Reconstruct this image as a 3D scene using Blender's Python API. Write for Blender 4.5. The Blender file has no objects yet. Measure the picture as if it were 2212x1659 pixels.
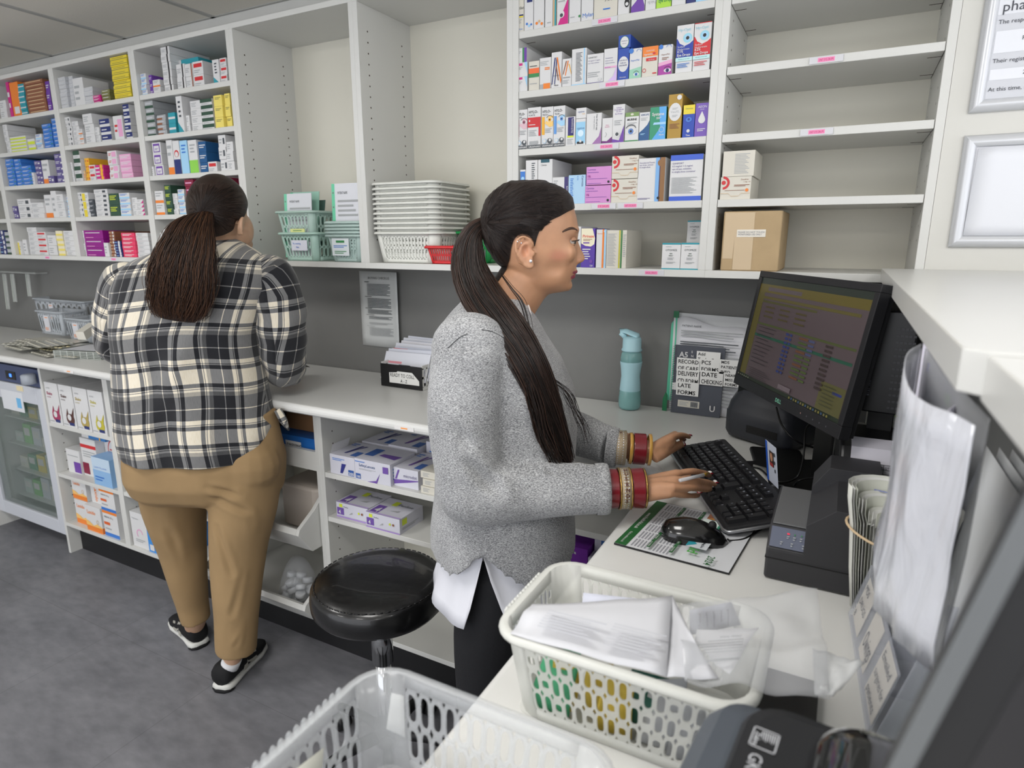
import bpy, math, random
from mathutils import Vector, Matrix, noise as mnoise
from math import sin, cos, pi, radians, sqrt, atan2
V = Vector
# camera
sc = bpy.context.scene
COL = sc.collection
YAW, PITCH, FPX, CZ = radians(27.745), radians(13.059), 1355.8, 1.5344
cam = bpy.data.cameras.new('camera'); camo = bpy.data.objects.new('camera', cam); COL.objects.link(camo)
cam.sensor_width = 36; cam.lens = 36 * FPX / 2212; cam.clip_start = .01
camo.location = (0, 0, CZ); camo.rotation_euler = (pi / 2 - PITCH, 0, YAW)
cam.dof.use_dof = True; cam.dof.focus_distance = 1.45; cam.dof.aperture_fstop = 5.6
sc.camera = camo
# world, exposure, ceiling light
w = bpy.data.worlds.new('world'); sc.world = w; w.use_nodes = True
w.node_tree.nodes['Background'].inputs[0].default_value = (.93, .95, 1, 1)
w.node_tree.nodes['Background'].inputs[1].default_value = 2.3
sc.view_settings.view_transform = 'Standard'; sc.view_settings.look = 'None'
sc.view_settings.exposure = 0.0; sc.view_settings.gamma = 1.0; sc.view_settings.use_curve_mapping = False
CEIL = 2.42
def area(name, loc, sx, sy, power, rot=(0, 0, 0), col=(1, .98, .95)):
 l = bpy.data.lights.new(name, 'AREA'); l.shape = 'RECTANGLE'; l.size = sx; l.size_y = sy; l.energy = power; l.color = col
 o = bpy.data.objects.new(name, l); o.location = loc; o.rotation_euler = rot; COL.objects.link(o); return o
LAMPS = [(-.75, .15), (-2.55, .15), (-.75, -1.65), (-2.55, -1.65), (1.05, .15), (1.05, -1.65)]
for (lx, ly), pw in zip(LAMPS, (13.5, 15, 13, 13, 9.5, 12)):
 area('ceiling_lamp', (lx, ly, CEIL - .035), .56, .56, pw)
# pixel of the photograph -> point in the room (for measuring)
_fw = V((-sin(YAW) * cos(PITCH), cos(YAW) * cos(PITCH), -sin(PITCH))); _r = V((cos(YAW), sin(YAW), 0)); _u = _r.cross(_fw)
_h = V((-sin(YAW), cos(YAW), 0)); CAMP = V((0, 0, CZ))
def ray(px, py): return _fw + _r * ((px - 1106) / FPX) + _u * ((829.5 - py) / FPX)
def oz(px, py, z): d = ray(px, py); return CAMP + d * ((z - CZ) / d.z)
def oy(px, py, y): d = ray(px, py); return CAMP + d * (y / d.y)
def ox(px, py, x): d = ray(px, py); return CAMP + d * (x / d.x)
def ow(px, py, w): d = ray(px, py); return CAMP + d * (w / d.dot(_h))
def uw(u, w, z): return V((_r.x * u + _h.x * w, _r.y * u + _h.y * w, z))
# materials
MATS = {}
def srgb(c):
 return tuple(((x / 255) / 12.92 if x / 255 <= .04045 else ((x / 255 + .055) / 1.055) ** 2.4) for x in c)
def newmat(name):
 m = bpy.data.materials.new(name); m.use_nodes = True; nt = m.node_tree
 return m, nt, nt.nodes['Principled BSDF']
def N(nt, t, **kw):
 n = nt.nodes.new(t)
 for k, v in kw.items():
  if k in n.inputs.keys(): n.inputs[k].default_value = v
  else: setattr(n, k, v)
 return n
def mat(c, rough=.5, metal=0, key=None, bump=0, bscale=200, trans=0, alpha=1, spec=.5, emit=0, var=0, vscale=8, ior=1.45, sheen=0, coat=0, stretch=None, sss=0):
 """c is an sRGB 0-255 triple; every material is a node tree with a little noise in colour or bump"""
 k = key or (c, rough, metal, bump, bscale, trans, alpha, spec, emit, var, vscale, sheen, coat, stretch)
 if k in MATS: return MATS[k]
 m, nt, p = newmat('m_%d' % len(MATS)); L = nt.links.new
 lin = srgb(c)
 p.inputs['Base Color'].default_value = (*lin, 1); p.inputs['Roughness'].default_value = rough
 p.inputs['Metallic'].default_value = metal; p.inputs['IOR'].default_value = ior
 p.inputs['Transmission Weight'].default_value = trans; p.inputs['Alpha'].default_value = alpha
 p.inputs['Specular IOR Level'].default_value = spec; p.inputs['Sheen Weight'].default_value = sheen; p.inputs['Coat Weight'].default_value = coat
 if sss:
  p.inputs['Subsurface Weight'].default_value = sss; p.inputs['Subsurface Radius'].default_value = (.012, .005, .003); p.inputs['Subsurface Scale'].default_value = .5
 if emit:
  p.inputs['Emission Color'].default_value = (*lin, 1); p.inputs['Emission Strength'].default_value = emit
 if var or bump:
  tc = N(nt, 'ShaderNodeTexCoord'); src = tc.outputs['Object']
  if stretch:
   mp = N(nt, 'ShaderNodeMapping'); mp.inputs['Scale'].default_value = stretch; L(src, mp.inputs[0]); src = mp.outputs[0]
 if var:
  nz = N(nt, 'ShaderNodeTexNoise', Scale=vscale, Detail=4.0); L(src, nz.inputs['Vector'])
  rp = N(nt, 'ShaderNodeValToRGB'); rp.color_ramp.elements[0].position = .3; rp.color_ramp.elements[1].position = .7
  rp.color_ramp.elements[0].color = (*[x * (1 - var) for x in lin], 1); rp.color_ramp.elements[1].color = (*[min(1, x * (1 + var)) for x in lin], 1)
  L(nz.outputs[0], rp.inputs[0]); L(rp.outputs[0], p.inputs['Base Color'])
 if bump:
  nb = N(nt, 'ShaderNodeTexNoise', Scale=bscale, Detail=3.0); L(src, nb.inputs['Vector'])
  bp = N(nt, 'ShaderNodeBump', Strength=1.0, Distance=bump); L(nb.outputs[0], bp.inputs['Height']); L(bp.outputs[0], p.inputs['Normal'])
 MATS[k] = m; return m
# mesh builder
TXT = {}
def glyphs(s, bold=False):
 if (s, bold) in TXT: return TXT[(s, bold)]
 cu = bpy.data.curves.new('t', 'FONT'); cu.body = s; cu.size = 1; cu.resolution_u = 2; cu.align_x = 'LEFT'
 if bold: cu.offset = .018
 o = bpy.data.objects.new('t', cu); COL.objects.link(o)
 me = bpy.data.meshes.new_from_object(o.evaluated_get(bpy.context.evaluated_depsgraph_get()))
 vs = [tuple(v.co) for v in me.vertices]; fs = [tuple(p.vertices) for p in me.polygons]
 wd = max([v[0] for v in vs] or [0])
 bpy.data.objects.remove(o); bpy.data.curves.remove(cu); bpy.data.meshes.remove(me)
 TXT[(s, bold)] = (vs, fs, wd); return TXT[(s, bold)]
class MB:
 def __init__(s): s.v = []; s.f = []; s.m = []; s.mats = []; s.sm = []
 def mi(s, m):
  if m not in s.mats: s.mats.append(m)
  return s.mats.index(m)
 def add(s, vs, fs, m, smooth=False):
  b = len(s.v); s.v += [tuple(v) for v in vs]; i = s.mi(m)
  for f in fs: s.f.append(tuple(b + k for k in f)); s.m.append(i); s.sm.append(smooth)
  return s
 def box(s, a, b, m, T=None, skip=()):
  x0, y0, z0 = a; x1, y1, z1 = b
  vs = [(x0, y0, z0), (x1, y0, z0), (x1, y1, z0), (x0, y1, z0), (x0, y0, z1), (x1, y0, z1), (x1, y1, z1), (x0, y1, z1)]
  if T: vs = [T @ V(v) for v in vs]
  fs = [(0, 3, 2, 1), (4, 5, 6, 7), (0, 1, 5, 4), (1, 2, 6, 5), (2, 3, 7, 6), (3, 0, 4, 7)]
  return s.add(vs, fs, m)
 def rbox(s, a, b, m, r=.005, T=None, n=3, zr=None):
  """box with rounded vertical edges and softened top edge"""
  x0, y0, z0 = a; x1, y1, z1 = b; zr = r * .5 if zr is None else zr
  def ring(ins, z):
   out = []
   for cx, cy, a0 in ((x1 - r, y1 - r, 0), (x0 + r, y1 - r, 1), (x0 + r, y0 + r, 2), (x1 - r, y0 + r, 3)):
    for k in range(n + 1):
     an = (a0 + k / n) * pi / 2; out.append((cx + (r - ins) * cos(an), cy + (r - ins) * sin(an), z))
   return out
  rings = [ring(zr, z0), ring(0, z0 + zr), ring(0, z1 - zr), ring(zr * .3, z1 - zr * .3), ring(zr, z1)]
  if T: rings = [[T @ V(v) for v in q] for q in rings]
  return s.loft(rings, m, smooth=False)
 def loft(s, rings, m, caps=True, smooth=True, closed=True):
  n = len(rings[0]); vs = [v for r in rings for v in r]; fs = []
  for i in range(len(rings) - 1):
   for k in range(n if closed else n - 1):
    k2 = (k + 1) % n; fs.append((i * n + k, i * n + k2, (i + 1) * n + k2, (i + 1) * n + k))
  if caps and closed: fs.append(tuple(range(n))[::-1]); fs.append(tuple((len(rings) - 1) * n + k for k in range(n)))
  return s.add(vs, fs, m, smooth)
 def tube(s, path, r, m, n=8, caps=True, smooth=True, flat=None, up=None):
  """r: number or list; flat: (ratio) squash along the second axis; up: fixed reference axis"""
  P = [V(p) for p in path]; rings = []; ref = V(up) if up else None
  rr = r if isinstance(r, (list, tuple)) else [r] * len(P); prev = None
  for i, p in enumerate(P):
   t = (P[min(i + 1, len(P) - 1)] - P[max(i - 1, 0)]).normalized()
   if ref is not None: a = (ref - t * ref.dot(t)).normalized()
   elif prev is None:
    a = t.orthogonal().normalized()
   else: a = (prev - t * prev.dot(t)).normalized()
   prev = a; b = t.cross(a)
   ri = rr[i]; ra, rb = ri if isinstance(ri, (tuple, list)) else (ri, ri * (flat or 1))
   rings.append([p + a * (ra * cos(2 * pi * k / n)) + b * (rb * sin(2 * pi * k / n)) for k in range(n)])
  return s.loft(rings, m, caps, smooth)
 def cyl(s, p0, p1, r0, m, r1=None, n=20, smooth=True): return s.tube([p0, p1], [r0, r0 if r1 is None else r1], m, n, smooth=smooth)
 def lathe(s, prof, c, m, n=28, smooth=True, caps=True, T=None, sx=1, sy=1):
  rings = [[V((c[0] + r * cos(2 * pi * k / n) * sx, c[1] + r * sin(2 * pi * k / n) * sy, c[2] + z)) for k in range(n)] for r, z in prof]
  if T: rings = [[T @ v for v in q] for q in rings]
  return s.loft(rings, m, caps, smooth)
 def prism(s, pts, vec, m, smooth=False):
  pts = [V(p) for p in pts]; vec = V(vec); n = len(pts)
  fs = [tuple(range(n)), tuple(range(2 * n - 1, n - 1, -1))] + [(k, n + k, n + (k + 1) % n, (k + 1) % n) for k in range(n)]
  return s.add(pts + [p + vec for p in pts], fs, m, smooth)
 def quad(s, a, b, c, d, m): return s.add([a, b, c, d], [(0, 1, 2, 3)], m)
 def text(s, t, o, rt, up, size, m, center=False, bold=False, maxw=None):
  vs, fs, wd = glyphs(t, bold); rt = V(rt).normalized(); up = V(up).normalized(); o = V(o)
  sx = size if not maxw or wd * size <= maxw else maxw / wd
  if center: o = o - rt * (wd * sx / 2)
  return s.add([o + rt * (x * sx) + up * (y * size) for x, y, z in vs], fs, m)
 def disc(s, c, rt, up, r, m, n=20, ry=None, a0=0, a1=2 * pi, rin=0):
  c = V(c); rt = V(rt).normalized(); up = V(up).normalized(); ry = ry or r
  if rin:
   k = r and rin / r; vs = []
   for i in range(n + 1):
    a = a0 + (a1 - a0) * i / n; d = rt * cos(a) * r + up * sin(a) * ry; vs += [c + d, c + d * k]
   return s.add(vs, [(2 * i, 2 * i + 2, 2 * i + 3, 2 * i + 1) for i in range(n)], m)
  full = abs(a1 - a0) > 6.28
  vs = [c + rt * (cos(a0 + (a1 - a0) * i / n) * r) + up * (sin(a0 + (a1 - a0) * i / n) * ry) for i in range(n if full else n + 1)]
  return s.add(vs, [tuple(range(len(vs)))], m)
 def build(s, name, parent=None, org=None, bevel=0, bseg=2, mods=(), uv=None):
  me = bpy.data.meshes.new(name)
  off = V((0, 0, 0))
  p = parent
  while p is not None: off = off + p.location; p = p.parent
  if org is not None: off = off + V(org)
  me.from_pydata([tuple(V(v) - off) for v in s.v], [], s.f)
  for m in s.mats: me.materials.append(m)
  for p_, i, sm in zip(me.polygons, s.m, s.sm): p_.material_index = i; p_.use_smooth = sm
  if uv:
   ul = me.uv_layers.new(name='UVMap')
   for lp in me.loops: ul.data[lp.index].uv = uv[lp.vertex_index]
  me.update(); o = bpy.data.objects.new(name, me); COL.objects.link(o)
  if org is not None: o.location = org
  if parent is not None: o.parent = parent
  if bevel:
   b = o.modifiers.new('bevel', 'BEVEL'); b.width = bevel; b.segments = bseg; b.limit_method = 'ANGLE'; b.angle_limit = radians(50)
  return o
def tag(o, label=None, cat=None, group=None, kind=None):
 if label: o['label'] = label
 if cat: o['category'] = cat
 if group: o['group'] = group
 if kind: o['kind'] = kind
 return o
def thing(name, loc, label, cat, group=None):
 o = bpy.data.objects.new(name, None); o.empty_display_size = .05; COL.objects.link(o); o.location = loc
 return tag(o, label, cat, group)
def inst(o, parent=None, loc=None):
 """copy of an object and of its parts, sharing mesh data"""
 c = o.copy(); COL.objects.link(c); c.parent = parent
 if loc is not None: c.location = loc
 for ch in list(o.children): inst(ch, c)
 return c
random.seed(7)
WHITE = mat((208, 208, 204), .42, var=.02, vscale=3)          # melamine furniture
WHITE2 = mat((212, 209, 196), .5, var=.02, vscale=3)  # back panels: the yellow tint of their shadows is put into this white
GREYP = mat((118, 118, 116), .6, var=.04, vscale=6)           # grey splashback
BLACK = mat((14, 14, 15), .45); BLACKM = mat((24, 24, 26), .6, var=.1, vscale=30); DARK = mat((42, 43, 45), .55, bump=.0003, bscale=900)
PAPER = mat((204, 205, 210), .7, var=.015, vscale=20); INK = mat((40, 40, 48), .8); INK2 = mat((120, 122, 132), .8); PINK = mat((238, 150, 190), .7)
CHROME = mat((200, 202, 205), .12, 1)
# THE ROOM
XE = -.337; XP = .215; CTZ = 1.008; YF = 1.672; YB = 1.943; YWALL = 1.955; YC = 1.418; YL = 1.512
def floor_mat():
 m, nt, p = newmat('vinyl_floor'); L = nt.links.new
 tc = N(nt, 'ShaderNodeTexCoord'); mp = N(nt, 'ShaderNodeMapping'); mp.inputs['Rotation'].default_value = (0, 0, .5); mp.inputs['Scale'].default_value = (1, 2.2, 1)
 L(tc.outputs['Object'], mp.inputs[0])
 a = N(nt, 'ShaderNodeTexNoise', Scale=2.2, Detail=8.0, Roughness=.62); b = N(nt, 'ShaderNodeTexNoise', Scale=14.0, Detail=6.0)
 L(mp.outputs[0], a.inputs['Vector']); L(mp.outputs[0], b.inputs['Vector'])
 mx = N(nt, 'ShaderNodeMix', data_type='FLOAT'); mx.inputs[0].default_value = .35; L(a.outputs[0], mx.inputs[2]); L(b.outputs[0], mx.inputs[3])
 rp = N(nt, 'ShaderNodeValToRGB'); e = rp.color_ramp.elements
 e[0].position = .32; e[0].color = (*srgb((94, 95, 100)), 1); e[1].position = .7; e[1].color = (*srgb((134, 134, 139)), 1)
 L(mx.outputs[0], rp.inputs[0])
 br = N(nt, 'ShaderNodeTexBrick', offset=0.0, Scale=1.0); br.inputs['Color1'].default_value = br.inputs['Color2'].default_value = (1, 1, 1, 1)
 br.inputs['Mortar'].default_value = (.72, .72, .72, 1); br.inputs['Mortar Size'].default_value = .0012
 br.inputs['Brick Width'].default_value = .61; br.inputs['Row Height'].default_value = .61; L(tc.outputs['Object'], br.inputs['Vector'])
 mu = N(nt, 'ShaderNodeMix', data_type='RGBA', blend_type='MULTIPLY'); mu.inputs[0].default_value = 1
 L(rp.outputs[0], mu.inputs[6]); L(br.outputs[0], mu.inputs[7]); L(mu.outputs[2], p.inputs['Base Color'])
 p.inputs['Roughness'].default_value = .45
 return m
def ceil_mat():
 m, nt, p = newmat('ceiling_tiles'); L = nt.links.new
 tc = N(nt, 'ShaderNodeTexCoord'); nz = N(nt, 'ShaderNodeTexNoise', Scale=160.0, Detail=2.0); L(tc.outputs['Object'], nz.inputs['Vector'])
 bp = N(nt, 'ShaderNodeBump', Strength=.5, Distance=.001); L(nz.outputs[0], bp.inputs['Height']); L(bp.outputs[0], p.inputs['Normal'])
 p.inputs['Base Color'].default_value = (*srgb((226, 222, 212)), 1); p.inputs['Roughness'].default_value = .9
 return m
def S(name, mb, **k): return tag(mb.build(name, **k), kind='structure')
XL, XR, YN = -5.0, 1.9, -3.0
S('floor', MB().box((XL, YN, -.05), (XR, YWALL + .1, 0), floor_mat()))
cb = MB().box((XL, YN, CEIL), (XR, YWALL + .1, CEIL + .05), ceil_mat())
grid = mat((170, 170, 166), .5)
for i in range(-8, 4):
 x = -3.0 + .6 * (i + 5) - .01
 if XL < x < XR: cb.box((x - .012, YN, CEIL - .004), (x + .012, YWALL, CEIL), grid)
for j in range(0, 9): y = 1.955 - .6 * j; cb.box((XL, y - .012, CEIL - .004), (XR, y + .012, CEIL), grid)
S('ceiling', cb)
WALLP = mat((206, 206, 202), .75, var=.02)
bk = MB().box((XL, YWALL, 0), (XR, YWALL + .08, CEIL), WALLP).box((XL, YWALL - .006, CTZ - .02), (XP, YWALL - .0005, 1.436), GREYP)
S('wall_back', bk)
S('wall_left', MB().box((XL - .08, YN, 0), (XL, YWALL + .08, CEIL), WALLP))
S('wall_back_right', MB().box((.1504, YF, 1.4385), (XR, YWALL, CEIL), mat((205, 204, 198), .5, var=.015)))
lampm = mat((255, 252, 246), .5, emit=1.6)
for i, (lx, ly) in enumerate(LAMPS):
 t = thing('ceiling_light', (lx, ly, CEIL - .03), 'square white ceiling light panel out of the picture overhead', 'light', 'ceiling light panels')
 f = MB();
 for a, b in (((-.3, -.3), (.3, -.28)), ((-.3, .28), (.3, .3)), ((-.3, -.28), (-.28, .28)), ((.28, -.28), (.3, .28))): f.box((lx + a[0], ly + a[1], CEIL - .03), (lx + b[0], ly + b[1], CEIL), WHITE)
 f.build('frame', t); MB().box((lx - .28, ly - .28, CEIL - .02), (lx + .28, ly + .28, CEIL - .005), lampm).build('diffuser', t)
# SHELVING ABOVE THE COUNTER
SHZ = [2.083, 1.931, 1.780, 1.628]; TH = .018; ZB0, ZB1, ZT0, ZT1 = 1.436, 1.455, 2.245, 2.262
HOLE = mat((60, 48, 36), .9)
def cabinet(name, x0, x1, label, shelves, holes=(), notches=False):
 t = thing(name, ((x0 + x1) / 2, YF, ZB0), label, 'shelving unit', 'white wall shelving units')
 s = .018; bv = dict(bevel=.0008, bseg=1)
 for a, b in ((x0, x0 + s), (x1 - s, x1)): MB().box((a, YF, ZB1), (b, YB + .009, ZT0), WHITE).build('side_panel', t, **bv)
 MB().box((x0, YF, ZB0), (x1, YB + .009, ZB1), WHITE).build('bottom_panel', t, **bv); MB().box((x0, YF, ZT0), (x1, YB + .009, ZT1), WHITE).build('top_panel', t, **bv)
 MB().box((x0 + s, YB, ZB1), (x1 - s, YB + .009, ZT0), WHITE2).build('back_panel', t); c = MB()
 for side in holes:
  xx = x0 + s + .0004 if side < 0 else x1 - s - .0004
  for yy in (YF + .045, YB - .05):
   z = 1.53
   while z < 2.2:
    c.disc((xx, yy, z), (0, 1, 0), (0, 0, 1), .0028, HOLE, 10); z += .032
 if holes: c.build('peg_holes', t)
 for z in shelves:
  b = MB().box((x0 + s + .001, YF + .002, z - TH), (x1 - s - .001, YB - .001, z), WHITE)
  if notches:
   for yy in (YF + .05, YB - .05):
    for xa, xb in ((x0 + s + .001, x0 + s + .028), (x1 - s - .028, x1 - s - .001)): b.box((xa, yy - .0015, z - TH - .0006), (xb, yy + .0015, z - TH + .002), HOLE)
  b.build('shelf', t, bevel=.0008, bseg=1)
 return t
UX = [(-4.24, -3.688, 'far left shelving unit packed with cartons, cut by the photo edge', SHZ, ()), (-3.688, -3.126, 'shelving unit of blue and purple carton stacks, second from left', SHZ, ()),
(-3.126, -2.557, 'shelving unit holding the big magenta cartons, third from left', SHZ, ()), (-2.557, -1.997, 'shelving unit with the yellow cartons above the plaid shirted person', SHZ, ()),
(-1.997, -1.437, 'empty tall shelving bay with baskets of green files at its foot', (), (-1,)), (-1.437, -.878, 'empty tall shelving bay with stacked clear baskets and red basket', (), (-1,)),
(-.878, -.322, 'shelving unit of eye drop cartons above the grey jumper person', SHZ, ()), (-.322, .150, 'nearly empty white shelving unit with cardboard box, beside the frames', SHZ, (-1, 1))]
for i, (a, b, lab, sh, ho) in enumerate(UX): cabinet('shelving_unit', a, b, lab, sh, ho, notches=i >= 6)
def shelf_label(px, py, txt, where, zc):
 p = oy(px, py, YF);
 m = MB().box((p.x - .034, YF - .0010, zc - .007), (p.x + .034, YF - .0002, zc + .007), mat((206, 206, 210), .3))
 m.box((p.x - .017, YF - .0014, zc - .0045), (p.x + .017, YF - .0010, zc + .0045), PINK)
 m.text(txt, (p.x, YF - .0018, zc - .0028), (1, 0, 0), (0, 0, 1), .0075, mat((200, 60, 120), .8), center=True, maxw=.03)
 tag(m.build('shelf_label'), 'pink highlighted shelf label ' + where, 'label', 'shelf edge labels')
shelf_label(1306, 44, 'EYE DROPS', 'on top eye drop shelf edge', 2.074); shelf_label(1322, 179, 'EYE DROPS', 'below the blue and red eye drops', 1.922)
shelf_label(1310, 315, 'EYE DROPS', 'below the gold and purple cartons', 1.771); shelf_label(1304, 443, 'EYE DROPS', 'below the stacked pink cartons', 1.619)
shelf_label(1362, 441, 'UNIT EYE DROPS', 'below the brown striped carton', 1.619); shelf_label(1407, 589, 'NASAL SPRAYS', 'on bottom shelf edge left of monitor', 1.4455)
shelf_label(1785, 127, 'UNIT EYE DROPS', 'on upper empty shelf of right unit', 1.922); shelf_label(1764, 284, 'UNIT EYE DROPS', 'on lower empty shelf of right unit', 1.771)
shelf_label(103, 557, 'Ointments', 'at far left under the shelves', 1.4455); shelf_label(246, 561, 'Tablets', 'left of the plaid sleeve', 1.4455)
# COUNTERS
def rounded(pts_fn): pass
t = thing('worktop', (-2, 1.7, CTZ), 'white L-shaped worktop with rounded front edge', 'worktop')
m = MB(); th = .033
xr2 = XP; r = .055
out = [(-4.98, YWALL - .007), (xr2, YWALL - .007), (xr2, -.35), (XE, -.35), (XE, YC - r)]
for k in range(1, 7):
 a = k / 7 * pi / 2; out.append((XE - r + r * cos(a), YC - r + r * sin(a)))
out += [(XE - r, YC), (-4.98, YC)]
def off(pts, d):
 n = len(pts); res = []
 for i in range(n):
  p0, p1, p2 = V(pts[i - 1]), V(pts[i]), V(pts[(i + 1) % n]); e1 = (p1 - p0).normalized(); e2 = (p2 - p1).normalized()
  n1 = V((e1.y, -e1.x)); n2 = V((e2.y, -e2.x)); b = (n1 + n2); b = b / max(b.dot(n1), .2) if b.length > 1e-4 else n1
  res.append((p1.x - b.x * d, p1.y - b.y * d))
 return res
sg = -1 if off(out, .01)[0][1] > out[0][1] else 1
rings = []
for d, z in ((.012, CTZ - th), (.003, CTZ - th + .006), (0, CTZ - th + .014), (0, CTZ - .012), (.0025, CTZ - .005), (.007, CTZ - .0012), (.012, CTZ)):
 rings.append([(x, y, z) for x, y in off(out, sg * d)])
m.loft(rings, mat((217, 217, 214), .32, var=.015, vscale=2), smooth=False)
m.build('worktop_slab', t)
def unit_box(t, x0, x1, ys=YL, z0=.168, first=False):
 s = .018; bv = dict(bevel=.0008, bseg=1)
 MB().box((x0, ys, 0 if first else .15), (x0 + s, YWALL - .01, CTZ - th), WHITE).build('side_panel', t, **bv); MB().box((x1 - s, ys, .15), (x1, YWALL - .01, CTZ - th), WHITE).build('side_panel', t, **bv)
 MB().box((x0 + s, ys, .15), (x1 - s, YWALL - .01, z0), WHITE).build('bottom_panel', t, **bv); MB().box((x0 + s, YWALL - .02, z0), (x1 - s, YWALL - .01, CTZ - th), WHITE2).build('back_panel', t)
 MB().box((x0 + s, ys + .004, CTZ - th - .022), (x1 - s, ys + .03, CTZ - th), WHITE).build('top_rail', t)
BX = [(-3.306, -2.779, 'open base cabinet with shake cartons and orange cartons', (.681, .426)), (-2.779, -2.165, 'open base cabinet behind the legs of the plaid shirted person', (.70, .43)),
(-2.165, -1.549, 'base cabinet with tilting white bins beside the stool', ()), (-1.549, -.95, 'open base cabinet with lancet and needle cartons behind the stool', (.744, .579)),
(-.95, -.345, 'base cabinet with purple cartons behind the grey jumper person', (.744, .579))]
for x0, x1, lab, sh in BX:
 t = thing('base_cabinet', ((x0 + x1) / 2, YL, 0), lab, 'cabinet', 'open white base cabinets')
 unit_box(t, x0, x1, first=x0 < -3); m = MB()
 for side, xx in ((1, x0 + .0184), (-1, x1 - .0184)):
  for yy in (YL + .05, YL + .33):
   z = .25
   while z < .92: m.disc((xx, yy, z), (0, 1, 0), (0, 0, 1), .0028, HOLE, 8); z += .045
 m.build('peg_holes', t)
 for z in sh: MB().box((x0 + .019, YL + .002, z - .018), (x1 - .019, YWALL - .022, z), WHITE).build('shelf', t, bevel=.0008, bseg=1)
 MB().box((x0 + .018 if x0 < -3 else x0, YL + .055, 0), (x1, YL + .07, .15), BLACKM).build('plinth', t)
S('trim_1', MB().box((-3.985, 1.45, 0), (-3.965, YWALL - .01, CTZ - th), WHITE))
S('wall_counter_panel', MB().box((XP + .001, -.6, 0), (XP + .03, YWALL - .007, 1.4375), mat((112, 113, 112), .6, var=.05)))
MB().box((XE + .04, -.33, 0), (XP - .001, -.31, CTZ - th), WHITE).box((XP - .03, -.31, 0), (XP - .001, YL - .01, CTZ - th), WHITE).build('support_panel', t)
t = thing('ledge', (.3, 1, 1.44), 'raised white customer ledge with mitred corner, right edge of photo', 'ledge')
LZ0, LZ1 = 1.440, 1.468; led = mat((208, 208, 205), .3, var=.01)
c = MB(); prof = [(.069, YF - .001), (.069, .474), (.082, .462), (.80, .462), (.80, YF - .001)]
c.prism([(x, y, LZ0) for x, y in prof], (0, 0, LZ1 - LZ0), led); c.build('far_board', t, bevel=.0012)
c = MB(); prof = [(.080, .461), (.080, .252), (.80, .252), (.80, .461)]
c.prism([(x, y, LZ0 - .002) for x, y in prof], (0, 0, LZ1 - LZ0), led); c.build('near_board', t, bevel=.0012)
# CARTONS
def C(*c): return mat(c, .45)
PAL = dict(w=(214, 214, 214), ow=(210, 206, 194), cr=(228, 220, 190), g=(165, 168, 170), dg=(70, 76, 82), k=(28, 28, 32), r=(200, 45, 50), o=(232, 130, 50), y=(226, 205, 60), yl=(232, 214, 110), lm=(205, 220, 60),
gn=(60, 135, 80), dgn=(48, 78, 62), tl=(45, 150, 165), b=(60, 120, 200), lb=(160, 205, 235), nv=(38, 50, 110), pu=(110, 65, 160), pg=(95, 85, 140), pk=(225, 165, 200), mg=(200, 40, 130), vi=(140, 20, 130), br=(140, 90, 65), tn=(205, 175, 135), am=(235, 175, 50), mr=(130, 30, 60), si=(190, 192, 196), ol=(120, 120, 75))
NAMES = dict(w='white', ow='off-white', cr='cream', g='grey', dg='dark grey', k='black', r='red', o='orange', y='yellow', yl='pale yellow', lm='lime', gn='green', dgn='dark green', tl='teal', b='blue', lb='pale blue', nv='navy', pu='purple', pg='mauve', pk='pink', mg='magenta', vi='violet', br='brown', tn='tan', am='amber', mr='maroon', si='silver', ol='olive')
def colr(k): return C(*PAL[k]) if isinstance(k, str) else C(*k)
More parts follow.
